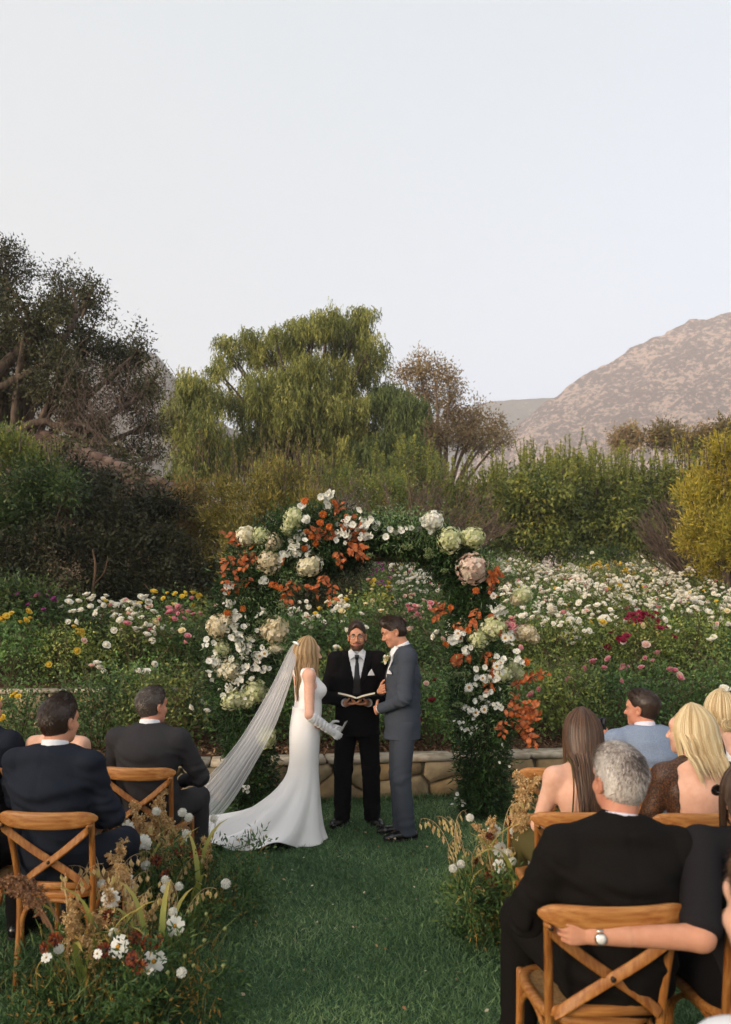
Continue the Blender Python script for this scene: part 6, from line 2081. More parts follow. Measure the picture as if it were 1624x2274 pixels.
def brows(o, J, m, th=0.005, z=0.021):
    for s in (-1, 1):
        mb = MB()
        tube(mb, head_place(J, [(s * 0.014, 0.097, z - 0.002), (s * 0.03, 0.093, z + 0.004), (s * 0.048, 0.076, z - 0.001)]), [th, th * 1.1, th * 0.6], 6, rnd=0.2)
        mb.build('eyebrow', m, o)


eyes(off, J); brows(off, J, H_DARK)
Fh = head_field(np.asarray(J['R']).T @ (J['nek'] - J['hd']))
mb = MB()
def beard_r(X, Y, Z):
    d = np.maximum(Z - (-0.062 - 0.42 * np.clip(Y - 0.05, 0, 0.06) + 1.6 * np.clip(0.03 - Y, 0, 0.05)), -0.128 - Z)
    mouth = 0.0105 - np.sqrt((X / 2.3) ** 2 + (Z + 0.071) ** 2)
    chn = np.maximum(d, mouth)
    mou = np.maximum(np.abs(Z + 0.053 + 0.2 * np.abs(X)) - 0.006, np.abs(X) - 0.036)
    return np.maximum(np.minimum(chn, mou), 0.012 - Y)
g = Fh.region(beard_r, 0.0022)
Vb, Qb = g.mesh()
mb.add(head_place(J, Vb), Qb, rnd=0.25)
mb2 = MB(); kp = Vb[np.linalg.norm(Vb - [0, 0.02, -0.07], axis=1) > 0.05]
tufts(mb2, kp, np.array([0, 0.0, -0.05]), lambda P: np.tile([0, 0.2, -1.0], (len(P), 1)), 900, 0.008, 0.002, np.random.default_rng(1), 0.4)
for Vv, Qq, rr_ in zip(mb2.V, mb2.Q, mb2.r): mb.add(head_place(J, Vv), Qq, rnd=rr_)
mb.build('beard', hairmat('beard_hair', ['#4f3828', '#664936', '#7f5f48']), off)
mb = MB()
for s in (-1, 1):
    a = np.linspace(0, 2 * PI, 21)
    tube(mb, head_place(J, np.stack([s * 0.034 + 0.0235 * np.cos(a), 0.108 - 0.006 * np.abs(np.cos(a)), -0.002 + 0.0215 * np.sin(a)], 1)), 0.0013, 5)
    tube(mb, head_place(J, [(s * 0.057, 0.102, 0.006), (s * 0.075, 0.05, 0.006), (s * 0.079, 0.0, 0.004)]), 0.0016, 5)
tube(mb, head_place(J, [(-0.011, 0.11, 0.002), (0, 0.114, 0.005), (0.011, 0.11, 0.002)]), 0.0016, 5)
mb.build('glasses', mat('wire_frame', '#3a322b', rough=0.35, metal=0.3), off)

mb = MB(); tube(mb, head_place(J, spline([(-0.027, 0.083, -0.0605), (-0.014, 0.093, -0.068), (0, 0.0965, -0.0705), (0.014, 0.093, -0.068), (0.027, 0.083, -0.0605)], 13)), [0.0012] + [0.0028] * 11 + [0.0012], 6); mb.build('mouth', M_LIP, off)
# ---- the open book in his hands
bk = empty('open_book', (-0.075, 6.62 - 0.335, 1.145), PI, 'open book with dark cover held by the man in black', 'book')
mb = MB()
for s in (-1, 1):
    slab(mb, [(0, -0.1, -0.006), (0, 0.1, -0.006 + 0.02), (s * 0.162, 0.1, 0.048), (s * 0.162, -0.1, 0.028)], 0.004)
mb.build('cover', mat('book_cover', '#1d1a1a', rough=0.6), bk, smooth=False)
M_PAGE = mat('page', '#d9d2bf', rough=0.9, c2='#cfc6b0', scale=20)
for s in (-1, 1):
    mb = MB()
    P = []
    for t in np.linspace(0, 1, 7):
        x = s * (0.002 + 0.152 * t); zc = 0.002 + 0.008 * math.sin(min(1, t * 2.2) * PI / 2) * (1 if t < 0.5 else 1) + 0.034 * t
        P.append([(x, -0.094, zc - 0.008), (x, -0.094, zc + 0.006), (x, 0.094, zc + 0.026), (x, 0.094, zc + 0.012)])
    P = np.array(P)
    mb.add(P.reshape(-1, 3), np.concatenate([grid_faces(7, 4, True), [[0, 1, 2, 3], [24, 27, 26, 25]]]))
    mb.build('page_block', M_PAGE, bk, smooth=False)

# ---- the groom, in profile, head bowed towards the bride
J = standing(1.87, 0.085)
J['hd'] = np.array([0.0, 0.075, 1.722]); J['nek'] = np.array([0, -0.01, 1.575])
J['R'] = RZ(0.08) @ RX(-0.37)
J['anR'] = np.array([0.085, 0.0, 0.09]); J['anL'] = np.array([-0.09, -0.03, 0.09])
J['shL'] = J['shL'] + [0.0, 0.0, 0.0]
J['elL'] = np.array([-0.255, 0.03, 1.175]); J['wrL'] = np.array([-0.05, 0.215, 1.075])
J['elR'] = np.array([0.25, 0.07, 1.20]); J['wrR'] = np.array([0.175, 0.165, 1.205])
pose = {'L': dict(d=(0.9, 0.1, -0.2), n=(0.1, -0.9, -0.2), s=(0, 0.2, 0.9), curl=(0.5, 0.7, 0.5)), 'R': dict(d=(-0.9, -0.1, 0.25), n=(0, -1, 0), s=(0.2, 0.2, 0.9), curl=(0.4, 0.5, 0.4))}
GX = (894 - 812) * 6.2 / 1650
groom = body('person', J, (GX, 6.22, 0), math.radians(96), M_SKIN['tan'], 'dark haired groom in slate blue suit smiling down at the bride', hand_pose=pose, fine=True)
jk, F = jacket(groom, J, M_SLATE, 0.016, 0.0085, hem=0.83, stand=True, seed=7, wid=0.97, fold=0.006, cuff=0.03)
front_bits(groom, F, 1.22, 1.575, jm=M_SLATE)
trousers(groom, J, M_SLATE, 0.013, 0.014, stand=True, seed=8, sc=0.93)
shoe(groom, J['anR'], 0.1); shoe(groom, J['anL'], -0.15)
shirt_collar(groom, J, M_SHIRT, 0.05, 0.062)
mb = MB()
for s in (-1, 1):
    slab(mb, [(s * 0.004, 0.1, 1.55), (s * 0.05, 0.07, 1.602), (s * 0.075, 0.045, 1.585), (s * 0.06, 0.1, 1.505)], 0.008)
mb.build('collar_wings', M_SHIRT, groom, smooth=False)
mb = MB(); slab(mb, [(-0.155, 0.112, 1.375), (-0.095, 0.136, 1.375), (-0.1, 0.134, 1.40), (-0.128, 0.128, 1.405)], 0.008); mb.build('pocket_square', M_SHIRT, groom, smooth=False)
for sd in 'LR':
    mb = MB(); a = unit(J['wr' + sd] - J['el' + sd]); tube(mb, [J['wr' + sd] - a * 0.055, J['wr' + sd] - a * 0.016], 0.036, 12); mb.build('shirt_cuff', M_SHIRT, groom)
short_hair(groom, J, H_DARK, top=0.03, nape=-0.08, seed=2, comb='back', front=0.008, L=0.03)
brows(groom, J, H_DARK)
r = np.random.default_rng(5)
bt = empty('boutonniere', (0, 0, 0), 0, 'small cream rose boutonniere on the slate blue lapel', 'boutonniere')
bt.location = Vector((GX, 6.22, 0)) + Matrix.Rotation(math.radians(96), 3, 'Z') @ Vector((-0.115, 0.148, 1.49))
for i, (dx, dz, s) in enumerate(((0, 0, 0.03), (0.02, 0.025, 0.02), (-0.02, 0.02, 0.018), (0.01, -0.025, 0.017))):
    inst('rose_bloom', ROSE_ME['cream' if i % 2 == 0 else 'white'][i % 3], bt, (dx * -0.6, dx * -1 - 0.0, dz), euler_to((-0.8, -0.6, 0.2)), s)
mb = MB(); leaves(mb, r.normal(size=(14, 3)) * 0.012, rand_dir(14), 0.035, 0.016, r.uniform(0, 1, 14)); mb.build('leaves', L_ARCH2, bt, smooth=False)

# ---- the bride
BYAW = math.radians(-70)
BX, BY = (680 - 812) * 6.15 / 1650, 6.17
f = np.array([math.cos(PI / 2 + BYAW), math.sin(PI / 2 + BYAW), 0])     # facing, in world axes
sdv = np.array([f[1], -f[0], 0])                                          # towards her right hand


def W(fw, rt, z): return f * fw + sdv * rt + np.array([0, 0, z])


J = {'pel': W(0.0, 0, 0.95), 'wai': W(0.015, 0, 1.085), 'che': W(0.02, 0, 1.25), 'nek': W(-0.012, 0, 1.43), 'hd': W(0.02, 0, 1.545), 'side': sdv,
     'shR': W(-0.02, 0.165, 1.365), 'shL': W(-0.02, -0.165, 1.365), 'elR': W(-0.035, 0.225, 1.055), 'elL': W(0.0, -0.21, 1.06),
     'wrR': W(0.185, 0.12, 0.895), 'wrL': W(0.21, -0.08, 0.91), 'hiR': W(0, 0.09, 0.9), 'hiL': W(0, -0.09, 0.9), 'knR': W(0.02, 0.08, 0.5), 'knL': W(0.02, -0.08, 0.5), 'anR': W(0, 0.07, 0.1), 'anL': W(0, -0.07, 0.1),
     'R': np.stack([sdv, f, [0, 0, 1.0]], 1) @ RX(-0.05)}
bride = body('person', J, (BX, BY, 0), 0.0, M_SKIN['rose'], 'bride in white sleeveless gown with long veil, gloves and loose blonde hair', female=True, bare=True, hands=False, legs_on=False, fine=True)
# bodice
lo, hi = bbox(J, 0.2)
Fb = Field(lo, hi, 0.006)
torso(Fb, J, 0.006, female=True)
for s in (-1, 1): Fb.ell(W(0.088, s * 0.072, 1.235), (0.062, 0.062, 0.058), 0.035)
def bod(X, Y, Z):
    fw = X * f[0] + Y * f[1]; rt = X * sdv[0] + Y * sdv[1]
    back = np.maximum(fw + 0.015, -(np.sqrt((rt / 1.0) ** 2 + ((Z - 1.36) * 0.36) ** 2) - 0.095))   # keep outside the scoop
    scoop = np.where(fw < -0.012, 0.088 - np.sqrt(rt ** 2 + ((np.maximum(1.40 - Z, 0) - 0.0) * 0.33) ** 2), -1.0)
    arm = 0.078 - np.sqrt((np.abs(rt) - 0.185) ** 2 + (fw + 0.012) ** 2 * 0.8 + (np.maximum(Z - 1.31, 0) * 0.55 + np.maximum(1.31 - Z, 0) * 0.9) ** 2)
    nekl = 0.075 - np.sqrt(rt ** 2 + (fw + 0.01) ** 2 + ((Z - 1.455) * 0.8) ** 2)
    return np.maximum.reduce([np.broadcast_to(q, np.broadcast(X, Y, Z).shape) for q in (scoop, arm, nekl, 0.98 - Z, Z - 1.42)])
mb = MB(); Fb.region(bod, 0.004).put(mb)
mb.build('bodice', M_GOWN, bride)
# skirt: a fitted column that sweeps out into a train towards the left
prof = np.array([(1.10, -.110, .112, .125), (1.06, -.112, .114, .128), (1.0, -.122, .112, .148), (.93, -.132, .112, .165), (.85, -.136, .11, .172), (.765, -.134, .106, .170), (.69, -.134, .101, .163), (.623, -.138, .099, .158), (.55, -.156, .100, .158), (.48, -.19, .104, .165), (.41, -.24, .108, .18), (.34, -.305, .113, .2), (.27, -.385, .118, .225), (.2, -.475, .125, .25), (.14, -.57, .132, .275), (.085, -.69, .142, .30), (.045, -.83, .152, .325), (.015, -.95, .163, .345), (.004, -1.0, .168, .35)])
t_ = np.linspace(0, 1, len(prof)); tt = np.linspace(0, 1, 60)
pz, pl, pr, pd = (np.interp(tt, t_, prof[:, i]) for i in range(4))
nth = 200
th = np.linspace(0, 2 * PI, nth + 1)[:-1]
V = []
for i in range(60):
    cx = (pl[i] + pr[i]) / 2; ax_ = (pr[i] - pl[i]) / 2
    g = np.clip((0.62 - pz[i]) / 0.62, 0, 1)
    ex = 0.85 + 0.1 * g
    c, s = np.cos(th), np.sin(th)
    x = cx + ax_ * np.sign(c) * np.abs(c) ** ex
    yy = pd[i] * np.sign(s) * np.abs(s) ** ex
    fold_ = g ** 1.2 * (0.075 * np.sin(th * 9 + 0.8 * np.sin(th * 2) + 0.5) + 0.022 * np.sin(th * 17 + 1.0))
    side_w = 0.35 + 0.65 * (c < 0.4)
    x = cx + (x - cx) * (1 + fold_ * side_w * 0.7)
    yy = yy * (1 + fold_ * 1.5)
    # the train spreads on the grass: its rim lies nearer the camera than the front hem
    yo = -0.02 * g + (-0.05) * g * np.clip(-(x) / 0.6, 0, 1)
    lift = g ** 2 * 0.04 * (1 + np.sin(th * 9 + 0.8 * np.sin(th * 2) + 0.5)) * (c < 0.6)
    hump = 0.05 * np.exp(-((th - 2.3) / 0.35) ** 2) * g ** 2
    V.append(np.stack([x, yy + yo, np.maximum(pz[i] + lift * (pz[i] < 0.5) + hump, 0.006)], 1))
mb = MB().add(np.array(V).reshape(-1, 3), grid_faces(60, nth, True))
gown = mb.build('skirt', M_GOWN, bride)
sol = gown.modifiers.new('cloth', 'SOLIDIFY'); sol.thickness = 0.004
# gloves from elbow to fingertips
for sd, hd_ in (('R', dict(d=f * 0.75 + np.array([0, 0, -0.5]) - sdv * 0.25, n=-sdv, s=f * 0.5 + np.array([0, 0, 0.85]), curl=(0.35, 0.5, 0.45))), ('L', dict(d=f * 0.85 + np.array([0, 0, -0.25]) + sdv * 0.2, n=sdv, s=np.array([0, 0, 1.0]), curl=(0.5, 0.6, 0.5)))):
    e, w = J['el' + sd], J['wr' + sd]
    Fg = Field(np.minimum(e, w) - 0.2, np.maximum(e, w) + 0.2, 0.0045)
    a = unit(w - e)
    Fg.cap(e + a * 0.0, w, 0.0435, 0.03, 0.01)
    for q in range(9): Fg.cap(e + a * (0.03 + q * 0.026), e + a * (0.034 + q * 0.026), 0.0415 - q * 0.0012, 0.0415 - q * 0.0012, 0.012)
    hand(Fg, w, ext=0.0012, size=0.92, **hd_)
    X, Y, Z = Fg.grid()
    Fg.folds((e + w) / 2, a + sdv * 0.4, 0.003, 170, 0.16)
    cut = (X - e[0]) * a[0] + (Y - e[1]) * a[1] + (Z - e[2]) * a[2]
    Fg.v = np.maximum(Fg.v, 0.004 - cut).astype(np.float32)
    mb = MB(); Fg.put(mb); mb.build('glove', M_GLOVE, bride)
hdp = J['hd']
long_hair(bride, J, H_BRIDE, 1.24, n=1200, seed=3, width=0.085, wave=0.16, jag=0.05, face_gap=0.78, part=0.0, vol=1.08, rad=0.0036, back_y=None, tone=lambda a: 0.2 + 0.6 * abs(math.sin(a * 9)))
card = MB(); hp = W(0.285, 0.02, 0.905)
slab(card, [hp + [0.0, -0.06, -0.03], hp + [0.045, -0.03, 0.055], hp + [0.065, 0.05, 0.06], hp + [0.02, 0.03, -0.025]], 0.003)
card = card.build('vow_card', mat('card_paper', '#e4e1dc'), None, smooth=False)
card.location = (BX, BY, 0)
tag(card, 'small white folded card held in the gloved hand of the bride', 'card')
# veil: gathered at the crown, falling away to the left onto the grass
M_VEIL, nt, b, out = _new('veil_tulle')
_set(b, 'Base Color', lin('#efeef0')); _set(b, 'Roughness', 0.8); _set(b, 'Specular IOR Level', 0.1)
at_ = nt.nodes.new('ShaderNodeAttribute'); at_.attribute_name = 'rnd'
tr = nt.nodes.new('ShaderNodeBsdfTransparent'); tl = nt.nodes.new('ShaderNodeBsdfTranslucent'); tl.inputs[0].default_value = lin('#efeef0')
m1 = nt.nodes.new('ShaderNodeMixShader'); m1.inputs[0].default_value = 0.45
m2 = nt.nodes.new('ShaderNodeMixShader')
nt.links.new(b.outputs[0], m1.inputs[1]); nt.links.new(tl.outputs[0], m1.inputs[2])
nt.links.new(at_.outputs['Fac'], m2.inputs[0]); nt.links.new(tr.outputs[0], m2.inputs[1]); nt.links.new(m1.outputs[0], m2.inputs[2]); nt.links.new(m2.outputs[0], out.inputs[0])


def veil_layer(Lp, Rp, nv, amp, seed, dens, yo=0.0):
    r = np.random.default_rng(seed)
    nu = 70
    Lc = spline(Lp, nu); Rc = spline(Rp, nu)
    v = np.linspace(0, 1, nv)
    ph = r.uniform(0, 6.28, 6)
    V = np.zeros((nu, nv, 3)); al = np.zeros((nu, nv))
    for i in range(nu):
        u = i / (nu - 1)
        w = 0.15 + 0.85 * u
        pl_ = sum(np.sin(2 * PI * v * k + ph[j] + 0.6 * math.sin(u * 3 + j)) / (1 + 0.15 * k) for j, k in enumerate((5, 8, 13, 21, 34)))
        vv = v + 0.008 * np.sin(2 * PI * v * 11 + ph[5])
        V[i] = Lc[i] * (1 - vv)[:, None] + Rc[i] * vv[:, None]
        V[i, :, 1] += pl_ * amp * w + yo
        V[i, :, 2] += pl_ * amp * 0.25 * w
        al[i] = np.clip(dens + 0.07 * sum(np.sin(2 * PI * v * k + ph[(j + 2) % 6]) for j, k in enumerate((9, 17, 29, 47))) + 0.25 * (1 - u) ** 2, 0.08, 0.92)
        ed = np.minimum(v, 1 - v)
        al[i] = np.where(ed < 0.018, np.minimum(al[i] + 0.25, 0.9), al[i])
    V[..., 2] = np.maximum(V[..., 2], 0.015)
    return V.reshape(-1, 3), al.reshape(-1), grid_faces(nu, nv)


def VP(X, Y, d):      # enlargement of the couple -> place relative to the bride
    return at(389.75 + X * 0.3801, 1331.7 + Y * 0.3801, d) - np.array([BX, BY, 0])


mb = MB()
a_, b_, c_ = veil_layer([VP(694, 250, 6.14), VP(650, 320, 6.10), VP(552, 520, 6.05), VP(385, 800, 6.0), VP(230, 990, 5.98), VP(90, 1130, 5.97), VP(-60, 1290, 6.0)], [VP(718, 262, 6.14), VP(696, 390, 6.05), VP(662, 520, 6.0), VP(582, 740, 5.95), VP(470, 950, 5.9), VP(330, 1180, 5.87), VP(180, 1350, 5.85)], 150, 0.010, 1, 0.42)
mb.add(a_, c_, rnd=b_)
a_, b_, c_ = veil_layer([VP(700, 255, 6.16), VP(665, 330, 6.15), VP(575, 520, 6.15), VP(420, 780, 6.15), VP(280, 980, 6.15), VP(130, 1130, 6.12), VP(-40, 1290, 6.12)], [VP(716, 262, 6.16), VP(682, 390, 6.12), VP(625, 560, 6.1), VP(520, 780, 6.05), VP(390, 980, 6.02), VP(240, 1200, 6.0), VP(110, 1340, 6.0)], 120, 0.012, 2, 0.36)
mb.add(a_, c_, rnd=b_)
mb.build('veil', M_VEIL, bride)
mb = MB(); tube(mb, [VP(690, 248, 6.16), VP(703, 252, 6.10), VP(722, 262, 6.08)], [0.008, 0.011, 0.008], 8); mb.build('veil_comb', M_GOWN, bride)
# ================================================================== the seated guests
GG = 'seated wedding guests'
M_LBLUE = mat('light_blue_check', '#75839a', rough=0.9, spec=0.1, c2='#8793a6', scale=160, detail=2, sheen=0.0, bump=0.12, bscale=380)
M_PINKSHIRT = cloth('pale_shirt', '#d3cdd8', '#dcd7e0', rough=0.75)
M_KNIT = mat('bronze_glitter_knit', '#2b1a12', rough=0.55, spec=0.5, c2='#6d4526', scale=130, detail=3, lo=0.45, hi=0.66, bump=0.3, bscale=160)
M_OLIVE = cloth('olive_satin', '#4a4428', '#575030', rough=0.45)
M_OFFBLK = cloth('black_crepe', '#121013', '#1a171b')


def suited(key, x, y, rz, top, yaw, skin, jm, label, hair, wid=1.0, lean=0.0, pitch=0.0, roll=0.0, tm=None, shirt=None, ctop=0.03, J_fn=None, jaw=1.0, col_h=0.047, seed=0, h=0.0125, pose=None, fold=0.011, eye=True):
    J = seated(top, lean, wid)
    J['R'] = RZ(math.radians(yaw)) @ RX(math.radians(pitch)) @ RY(math.radians(roll))
    if J_fn: J_fn(J)
    o = body('person', J, (x, y, 0), rz, M_SKIN[skin], label, GG, jaw=jaw, hand_pose=pose)
    jacket(o, J, jm, 0.02, h, wid=wid, seed=seed, fold=fold, ctop=ctop)
    trousers(o, J, tm or jm, 0.018, seed=seed + 1)
    for sd, s in (('R', 1), ('L', -1)): shoe(o, J['an' + sd], s * 0.15, h=0.012)
    shirt_collar(o, J, shirt or M_SHIRT, col_h, 0.064)
    short_hair(o, J, hair[0], seed=seed, **hair[1])
    return o, J


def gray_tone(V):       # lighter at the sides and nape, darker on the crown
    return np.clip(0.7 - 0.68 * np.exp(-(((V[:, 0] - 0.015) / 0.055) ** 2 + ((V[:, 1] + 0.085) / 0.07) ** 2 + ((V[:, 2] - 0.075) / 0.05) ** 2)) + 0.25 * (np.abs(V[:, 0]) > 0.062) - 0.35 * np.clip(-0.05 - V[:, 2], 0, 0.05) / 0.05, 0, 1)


def up_elbows(dx, dy=0.0, dz=0.0):
    def fn(J):
        J['elL'] = J['elL'] + [-dx, dy, dz]; J['elR'] = J['elR'] + [dx, dy, dz]
    return fn


suited('navy', -1.565, ROW2 + 0.02, -0.10, 1.40, -15, 'tan', M_NAVY, 'man in navy suit with combed back brown hair, seen from behind', (H_DARK, dict(top=0.03, nape=-0.085, comb='back')), wid=0.99, seed=11, h=0.0095)
suited('charcoal', -1.40, ROW1 + 0.0, -0.12, 1.355, -28, 'ruddy', M_CHAR, 'older man in charcoal suit with greying brown hair beside the veil', (H_SALT, dict(top=0.018, nape=-0.08, comb='back')), wid=1.06, seed=12, J_fn=up_elbows(0.03, 0.02))
suited('edge_front', -2.50, ROW1, -0.05, 1.33, -20, 'tan', M_NAVY, 'guest in dark suit at the left edge, only a shoulder in view', (H_DARK, dict(top=0.02, comb='back')), wid=1.05, seed=13, h=0.015)
suited('edge_second', -2.12, ROW2, 0.0, 1.36, -15, 'tan', M_BLACK, 'guest in black suit at the left edge beside the man in navy', (H_DARK, dict(top=0.02, comb='back')), wid=1.0, seed=14, h=0.012)
def grey_fn(J):
    J['elL'] = J['elL'] + [-0.03, -0.02, -0.02]; J['elR'] = J['elR'] + [0.03, 0, 0]
    for q in ('shL', 'shR', 'nek', 'che'): J[q] = J[q] - [0, 0, 0.022]
    J['knL'] = J['knL'] + [-0.075, -0.03, 0.05]; J['anL'] = J['anL'] + [-0.075, 0.0, 0]
    J['wrL'] = J['wrL'] + [0.0, 0.1, -0.02]
    J['hd'] = J['hd'] + [0.02, 0.0, 0.0]
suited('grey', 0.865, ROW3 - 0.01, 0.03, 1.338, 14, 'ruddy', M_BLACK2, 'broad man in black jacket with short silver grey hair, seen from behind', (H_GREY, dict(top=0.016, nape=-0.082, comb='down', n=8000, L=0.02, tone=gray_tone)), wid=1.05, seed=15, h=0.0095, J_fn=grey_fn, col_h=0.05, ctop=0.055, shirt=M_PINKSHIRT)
phone_pose = {'L': dict(d=(0.1, 0.15, 1), n=(0.2, 1, 0), s=(1, 0, 0), curl=(0.5, 0.6, 0.4))}
def blue_fn(J):
    J['elL'] = np.array([-0.27, 0.06, 0.80]); J['wrL'] = np.array([-0.14, 0.27, 0.93])
o, J = suited('lightblue', 1.82, ROW1 + 0.0, 0.06, 1.335, 48, 'ruddy', M_LBLUE, 'man in light blue checked jacket with dark slicked hair, face turned left', (H_DARK, dict(top=0.016, nape=-0.08, comb='back', receding=0.01, L=0.02)), wid=1.08, seed=16, J_fn=blue_fn, pose=phone_pose, shirt=M_PINKSHIRT, col_h=0.046)
ph = empty('phone', (1.66, ROW1 + 0.285, 1.045), 0.06, 'black phone held up beside the light blue jacket', 'phone')
mb = MB(); rounded_box(mb, (0, 0, 0), (0.074, 0.009, 0.152), 0.35, seg=4); mb.build('phone_case', mat('black_phone', '#0d0d10', rough=0.25, spec=0.5), ph)
mb = MB(); rounded_box(mb, (0, -0.0052, 0), (0.066, 0.001, 0.142), 0.2, seg=2); mb.build('phone_screen', mat('phone_glass', '#15171c', rough=0.08, spec=0.6), ph)


def lady(x, y, rz, top, yaw, skin, label, lean=0.0, fn=None, pitch=0.0, roll=0.0, pose=None, wid=0.86):
    J = seated(top, lean, wid)
    J['R'] = RZ(math.radians(yaw)) @ RX(math.radians(pitch)) @ RY(math.radians(roll))
    for s, sd in ((1, 'R'), (-1, 'L')):
        J['el' + sd] = np.array([s * 0.225, -0.06, J['che'][2] - 0.17])
    if fn: fn(J)
    o = body('person', J, (x, y, 0), rz, M_SKIN[skin], label, GG, female=True, bare=True, hand_pose=pose)
    return o, J


def dress(o, J, m, reg, off=0.007, sleeves='', fore=True, name='dress', h=0.010, skirt=True, sl_r=0.012):
    lo, hi = bbox(J, 0.2)
    F = Field(lo, hi, h)
    torso(F, J, off, female=True)
    if skirt:
        F.ecap(J['pel'] + [0, 0.05, -0.03], J['pel'] + [0, 0, 0.05], (0.185, 0.15), (0.165, 0.125), (1, 0, 0), 0.04)
        for sd in 'RL':
            F.cap(J['hi' + sd], J['kn' + sd], 0.10, 0.085, 0.04)
            F.cap(J['kn' + sd], J['kn' + sd] * [1, 1, 0.45], 0.085, 0.10, 0.05)
    if sleeves: arms(F, J, sl_r, True, sleeves, fore)
    F.wrinkle(0.0016, 22, 3, (0.5, 0.5, 1.3))
    F = F.region(reg)
    mb = MB(); F.put(mb)
    return mb.build(name, m, o)


# brown haired woman, thin straps
o, J = lady(1.10, ROW2 - 0.0, 0.05, 1.325, 5, 'rose', 'woman with very long straight brown hair and thin dark straps')
bx_ = J['che'][1]
dress(o, J, M_OLIVE, lambda X, Y, Z: Z - (0.835 + 0.10 * np.clip((Y - bx_) / 0.1, -1, 1)))
for s in (-1, 1):
    mb = MB()
    p = spline([(s * 0.105, bx_ - 0.085, 0.82), (s * 0.105, bx_ - 0.108, 0.93), (s * 0.102, bx_ - 0.10, 1.02), (s * 0.098, bx_ - 0.045, 1.098), (s * 0.095, bx_ + 0.03, 1.09), (s * 0.09, bx_ + 0.1, 0.96)], 24)
    tube(mb, p, 0.0042, 6)
    mb.build('strap', M_OLIVE, o)
long_hair(o, J, H_BROWN, 0.90, n=1400, seed=21, back_y=lambda z: bx_ - 0.085 - 0.035 * np.clip((1.05 - z) / 0.15, 0, 1), width=0.072, jag=0.045, face_gap=0.8, part=0.0, rad=0.0036, vol=1.07)

# blonde woman with the open back
o, J = lady(1.645, ROW2 - 0.01, 0.05, 1.345, 44, 'rose', 'blonde woman in glittery brown dress with a wide open back', fn=lambda J: (J.update(wrL=np.array([-0.2, 0.12, 0.68]))))
by_ = J['che'][1]
def openback(X, Y, Z):
    e = 0.135 - np.sqrt((X - 0.02) ** 2 + (np.maximum(0.90 - Z, 0) * 0.62) ** 2 + (np.maximum(Z - 1.0, 0) * 0.35) ** 2)
    return np.maximum(np.where(Y < by_ - 0.015 + 0 * X + 0 * Z, e, -1.0), Z - 1.115)
dress(o, J, M_KNIT, openback, off=0.008, sleeves='RL', sl_r=0.010)
long_hair(o, J, H_BLOND, 1.085, n=1400, seed=22, back_y=lambda z: by_ - 0.045 - 0.05 * np.clip((1.16 - z) / 0.14, 0, 1), width=0.095, jag=0.035, face_gap=0.95, part=0.012, sweep=0.22, rad=0.0036, vol=1.1, tone=lambda a: 0.45 + 0.3 * math.sin(a * 9) ** 2)

# blonde low bun, white top
o, J = lady(2.33, ROW1, 0.08, 1.325, 8, 'rose', 'woman with blonde hair in a low bun and white top at the right edge')
cy_ = J['che'][1]
dress(o, J, M_GOWN, lambda X, Y, Z: np.maximum(Z - 1.04, np.where(Y < cy_, 0.05 - np.sqrt((X * 0.8) ** 2 + (np.maximum(1.03 - Z, 0) * 0.5) ** 2), -1.0)))
for s in (-1, 1):
    mb = MB(); tube(mb, spline([(s * 0.06, cy_ - 0.10, 0.86), (s * 0.075, cy_ - 0.105, 1.0), (s * 0.085, cy_ - 0.03, 1.1), (s * 0.08, cy_ + 0.05, 1.05)], 16), 0.006, 6)
    mb.build('strap', M_KNIT, o)
hr = long_hair(o, J, H_BLOND, J['hd'][2] - 0.075, n=800, seed=23, width=0.06, jag=0.012, face_gap=0.7, vol=1.08, wave=0.1, rad=0.004, back_y=None)
mb = MB(); r = np.random.default_rng(4)
bc = J['hd'] + np.array([0.0, -0.10, -0.075])
V, T = ico(bc, (0.05, 0.035, 0.046), 2); mb.add(V, T=T, rnd=0.45)
for i in range(90):
    a0 = r.uniform(0, 6.28); rad_ = r.uniform(0.5, 1.08)
    t = np.linspace(0, r.uniform(1.5, 3.5), 10) + a0
    tube(mb, np.stack([bc[0] + 0.052 * rad_ * np.cos(t), bc[1] - 0.028 * np.sqrt(np.clip(1.15 - (rad_ * 0.9) ** 2, 0, 1)) + 0 * t - 0.008, bc[2] + 0.048 * rad_ * np.sin(t)], 1), 0.004, 3, rnd=r.uniform(0, 1), cap=False)
for i in range(26):
    p0 = bc + [r.normal(0, 0.03), -0.01, -0.03]
    tube(mb, bez(p0, p0 + [0.01, -0.01, -0.03], p0 + [r.normal(0, 0.015), 0, -0.06], p0 + [r.normal(0, 0.02), 0.0, -0.09], 6), np.linspace(0.003, 0.001, 6), 3, rnd=r.uniform(0, 1), cap=False)
mb.build('hair_bun', H_BLOND, o)
mb = MB()
leaves(mb, np.array([[0.02, -0.06, 0.125]] * 6) + J['hd'] + r.normal(size=(6, 3)) * 0.008, rand_dir(6, 0.5), 0.03, 0.02, r.uniform(0, 1, 6))
mb.build('hair_clip', M_WHITE, o, smooth=False)

